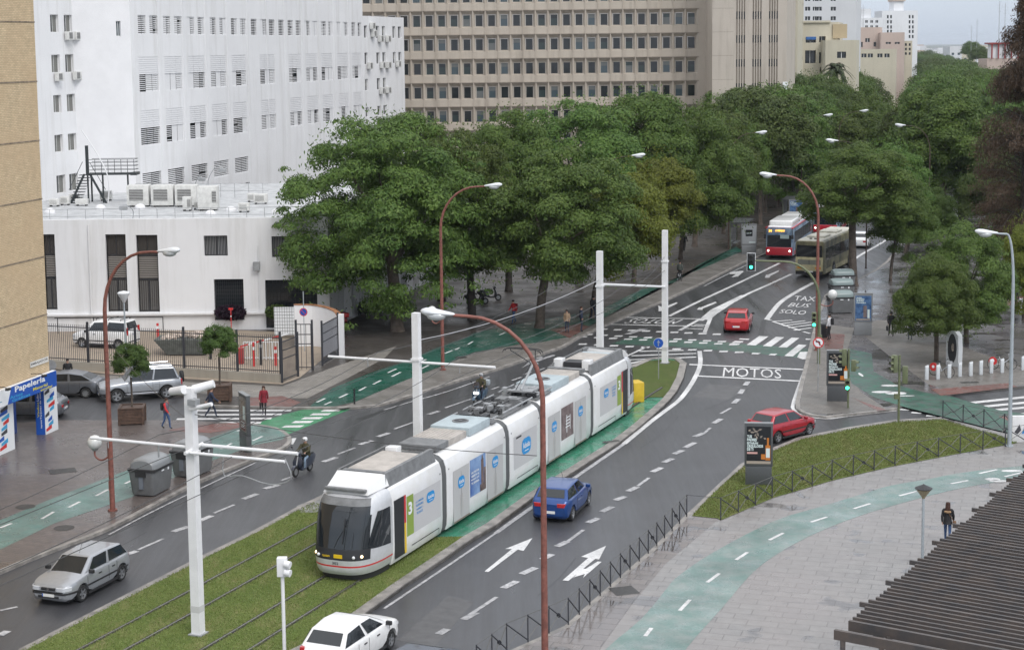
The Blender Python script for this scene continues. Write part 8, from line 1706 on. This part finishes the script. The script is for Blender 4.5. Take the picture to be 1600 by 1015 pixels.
person('woman in dark red coat with long hair walking off the left zebra',G(413,649,.01),-1.55,1.66,'stroll',cred,legs=cb,hair=cbrn,hairlen=.3,coat=.2,female=True,shoes=cg)
person('woman in black coat seen from behind, long brown hair',G(1480,850,SW),1.25,1.70,'stroll',cb,legs=cj,hair=cbrn,hairlen=.36,coat=.12,hood=True,female=True,bag=('shoulder',cloth('brown leather',(.16,.09,.05)),-1))
person('figure in black walking away beside the blue advert',G(1392,526,SW),1.5,1.72,'walk',cb,legs=cb,hair=cbh,hairlen=.1,coat=.1,bag=('bag',cb,1))
person('person in dark top and grey trousers half hidden by the tree',G(1422,531,SW),1.6,1.72,'stand',cb,legs=cloth('grey trousers',(.12,.13,.15)),hair=cbh)
person('man in white shirt with black backpack at the mast',G(1296,531,SW),2.6,1.76,'stand',cw,legs=cb,hair=cbh,bag=('backpack',cb,1))
person('person in tan coat waiting near the kerb',G(886,520,SW),-1.7,1.64,'stand',ctan,legs=cdj,hair=cbh,hairlen=.12,coat=.1,female=True)
person('man in dark blue standing with papers',G(908,518,SW),.1,1.78,'stand',cn_,legs=cdj,hair=cbrn)
person('man in black behind the left twin pole',G(927,500,SW),-1.2,1.76,'stroll',cb,legs=cdj,hair=cbh)
person('man in bright red jacket and jeans under the trees',G(803,506,SW),-2.6,1.75,'stroll',cbr,legs=cj,hair=cbh,bag=('backpack',cred,1))
person('dark figure walking under the far left trees',G(1069,393,SW),1.2,1.75,'stroll',cb,legs=cb,hair=cbh)
person('dark clad rider standing over the bicycle',G(1063,440,SW)+Vector((.0,.3,0)),1.2,1.72,'stand',cloth('grey green',(.07,.08,.07)),legs=cb,hair=cbh)
person('person in black at the right edge under the trees',G(1585,488,SW),1.4,1.74,'stand',cb,legs=cb,hair=cbh)
person('person carrying a pale bag beside the left trees',G(985,413,SW),1.6,1.7,'stroll',cb,legs=cdj,hair=cbrn,bag=('bag',cloth('pale bag',(.3,.4,.38)),-1))
# ---------------------------------------------------------------- scooters
def scooter(lab_,body,lit=False,box=None,name='scooter'):
    t=thing(name,lab_,'scooter')
    for x,w in((.68,.1),(-.58,.12)):
        b=MB(); b.loft([[(x+(.20+.055*math.cos(a))*math.cos(k*PI/10),.5*w*math.sin(a),.255+(.20+.055*math.cos(a))*math.sin(k*PI/10)) for a in [2*PI*j/8 for j in range(8)]] for k in range(21)],M_tyre,caps=False); b.cyl((x,-.03,.255),(x,.03,.255),.15,M_hub,14); b.build('wheel',t)
    b=MB(); b.loft([[(x,-y,z) for y,z in ring]+[(x,y,z) for y,z in ring[::-1]] for x,ring in ((-.98,[(.05,.62),(.10,.70),(.05,.80)]),(-.75,[(.14,.42),(.2,.62),(.12,.84)]),(-.35,[(.16,.34),(.22,.58),(.13,.82)]),(-.1,[(.14,.3),(.17,.5),(.10,.72)]),(.0,[(.17,.26),(.18,.33),(.1,.36)]),(.35,[(.17,.26),(.18,.33),(.1,.36)]))],body); b.build('rear_body',t,angle=50)
    b=MB(); b.loft([[(x,-y,z),(x+.03,0,z),(x,y,z),(x-.1,y*.7,z),(x-.1,-y*.7,z)] for x,y,z in ((.38,.14,.28),(.50,.24,.45),(.52,.25,.65),(.44,.18,.88),(.38,.12,1.0))],body); b.build('leg_shield',t,angle=50)
    b=MB(); b.loft([[(.68+.31*math.cos(a),y,.255+.31*math.sin(a)) for a in [PI*(.15+.6*j/8) for j in range(9)]] for y in(-.075,.075)],body,closed=False); b.build('front_mudguard',t,angle=60)
    b=MB(); b.tube([(.66,0,.3),(.42,0,1.0)],.035,M_grey,8); b.tube(smoothline([(.30,-.34,1.02),(.40,-.15,1.07),(.40,.15,1.07),(.30,.34,1.02)],3),.018,M_dark,6); b.bbox((.42,0,1.04),(.16,.26,.14),body,.04); b.build('handlebar',t)
    for s in(1,-1): b=MB(); b.tube([(.36,s*.24,1.06),(.38,s*.34,1.28)],.01,M_dark,4); b.sphere((.38,s*.35,1.31),.055,M_dark,.4,1,.8,8,6); b.build('mirror',t)
    b=MB(); b.bbox((-.38,0,.85),(.78,.27,.12),M_dark,.05); b.build('saddle',t)
    for s in((1,-1) if lit else (0,)): b=MB(); b.sphere((.54 if lit else .51,s*.09,.72 if lit else 1.03),.07,M_lit if lit else M_head,.5,1,1,10,6); b.build('headlight',t)
    b=MB(); b.sphere((-.97,0,.72),.06,M_tail,.5,1.4,.8,8,6); b.build('tail_light',t)
    if lit: b=MB(); b.loft([[(.50,-.2,.98),(.52,0,.99),(.50,.2,.98)],[(.42,-.15,1.3),(.44,0,1.34),(.42,.15,1.3)]],mat('smoked screen',(.06,.055,.06),.15),closed=False); b.build('windscreen',t)
    if box: b=MB(); b.bbox((-.92,0,1.05),(.36,.42,.32),box,.08); b.build('top_box',t)
    return t
def ride(px,py,dv,sc,plab,tp,hm,lg):
    o=G(px,py,0); d=Vector((dv[0],dv[1],0)).normalized(); a=math.atan2(d.y,d.x); sc.location=o-d*.0; sc.rotation_euler=(0,0,a)
    person(plab,sc.location+d*(-.30)+Vector((0,0,.0)),a,1.75,'ride',tp,legs=lg,helmet=hm)
s_a=scooter('dark blue scooter with round mirrors ridden beside the near wire pole',paint('scooter blue grey',(.05,.06,.09),.3)); ride(474,740,(-.40,-.9),s_a,'rider in olive jacket and white helmet on the near scooter',col_,M_hw,cloth('pale jeans',(.22,.3,.4)))
s_b=scooter('blue scooter with twin lit headlamps behind the pantograph',paint('scooter petrol blue',(.07,.12,.18),.4),True,M_silver); ride(750,631,(-.36,-.92),s_b,'rider in olive jacket and silver helmet on the far scooter',col_,M_hs,cdj)
mc=[((536,512),1.9,'parked motorcycle with a red top box against the white side wall',M_red),((568,496),2.1,'parked dark motorcycle second along the white side wall',None),((592,488),1.9,'parked dark motorcycle third along the white side wall',None),((745,476),.3,'parked black motorcycle in deep shade under the trees',None),((765,470),.2,'parked dark motorcycle right of another in deep shade',None)]
for (p,a,l,bx) in mc:
    s=scooter(l,M_dark if bx is None else paint('dark red',(.2,.02,.02)),False,bx,'motorcycle'); s['category']='motorcycle'; s.location=G(*p,SW); s.rotation_euler=(0,0,a); s['group']='motorcycles parked on the left pavement'
# white van tent far right
t=thing('van','white van parked under the dark trees on the right of the avenue','van',tuple(G(1496,345,0)+Vector((0,3,0))),1.3); b=MB(); b.loft([[(x,-w,z0),(x,-w,z1*.6),(x,-w*.85,z1),(x,w*.85,z1),(x,w,z1*.6),(x,w,z0)] for x,w,z0,z1 in ((-2.6,.95,.4,2.3),(-2.5,1.0,.35,2.45),(1.0,1.0,.35,2.45),(1.5,1.0,.35,2.2),(2.1,.98,.35,1.35),(2.6,.9,.45,1.1))],P_white); b.build('body',t,angle=30)
b=MB(); b.hexa([(1.45,-.8,1.45),(1.5,.8,1.45),(1.4,.8,1.4),(1.4,-.8,1.4),(1.33,-.75,2.1),(1.33,.75,2.1),(1.1,.75,2.1),(1.1,-.75,2.1)],M_cglass); b.box((-2.62,0,1.75),(.03,1.5,.6),M_cglass); b.build('windscreen',t,angle=0)
for x in(-1.7,1.7):
    for s in(1,-1): b=MB(); b.cyl((x,s*.85,.35),(x,s*1.02,.35),.35,M_tyre,16); b.build('wheel',t)
# ================================================================ LIGHT
w=bpy.data.worlds.new('World'); SC.world=w; w.use_nodes=True; nt=w.node_tree; bg=nt.nodes['Background']
sky=nt.nodes.new('ShaderNodeTexSky'); sky.sky_type='NISHITA'; sky.sun_disc=False
AZ=math.radians(150); EL=math.radians(48)       # sun to the right behind the camera, veiled by cloud
sky.sun_elevation=EL; sky.sun_rotation=AZ; sky.air_density=1.; sky.dust_density=1.; sky.ozone_density=1.5
hs=nt.nodes.new('ShaderNodeHueSaturation'); hs.inputs['Saturation'].default_value=.7; nt.links.new(sky.outputs[0],hs.inputs['Color'])
tcw=nt.nodes.new('ShaderNodeTexCoord'); sx=nt.nodes.new('ShaderNodeSeparateXYZ'); nt.links.new(tcw.outputs['Generated'],sx.inputs[0])
mrw=nt.nodes.new('ShaderNodeMapRange'); mrw.inputs[1].default_value=0; mrw.inputs[2].default_value=.6; nt.links.new(sx.outputs[2],mrw.inputs[0])
cn=noise(nt,tcw.outputs['Generated'],3.,5,.6,.35,.65,.93,1.07)
cc_=mixrgb(nt,mrw.outputs[0],(2.75,3.2,4.0),(7.6,7.65,7.75)); cc_=mixrgb(nt,1.,cc_,cn,'MULTIPLY'); cl=mixrgb(nt,.8,hs.outputs[0],cc_); nt.links.new(cl,bg.inputs['Color']); bg.inputs['Strength'].default_value=.13
ld=bpy.data.lights.new('sun','SUN'); ld.energy=1.0; ld.angle=math.radians(25); ld.color=(1,.97,.93)
lo=bpy.data.objects.new('sun',ld); COL.objects.link(lo)
sd=Vector((math.sin(AZ)*math.cos(EL),math.cos(AZ)*math.cos(EL),math.sin(EL))); lo.rotation_euler=sd.to_track_quat('Z','Y').to_euler(); lo.location=(0,-20,60)
SC.view_settings.view_transform='Standard'; SC.view_settings.look='None'; SC.view_settings.gamma=1; SC.view_settings.exposure=EXPOSURE if 'EXPOSURE' in globals() else 0.66
vm=bpy.data.materials.new('air'); vm.use_nodes=True; vn=vm.node_tree; vn.nodes.clear(); pv=vn.nodes.new('ShaderNodeVolumePrincipled'); pv.inputs['Density'].default_value=.00008; pv.inputs['Color'].default_value=(.86,.92,1,1); pv.inputs['Anisotropy'].default_value=.2; vo=vn.nodes.new('ShaderNodeOutputMaterial'); vn.links.new(pv.outputs[0],vo.inputs['Volume'])
hz=MB(); hz.hexa([(-9100,-260,-1.06),(9100,-260,-1.06),(9100,16100,-1.06),(-9100,16100,-1.06),(-9100,-260,60),(9100,-260,60),(9100,16100,60),(-9100,16100,60)],vm); hz.build('haze',angle=0,kind='stuff')
SC.cycles.volume_bounces=0; SC.cycles.diffuse_bounces=3; SC.cycles.glossy_bounces=3; SC.cycles.max_bounces=5; SC.cycles.transparent_max_bounces=8
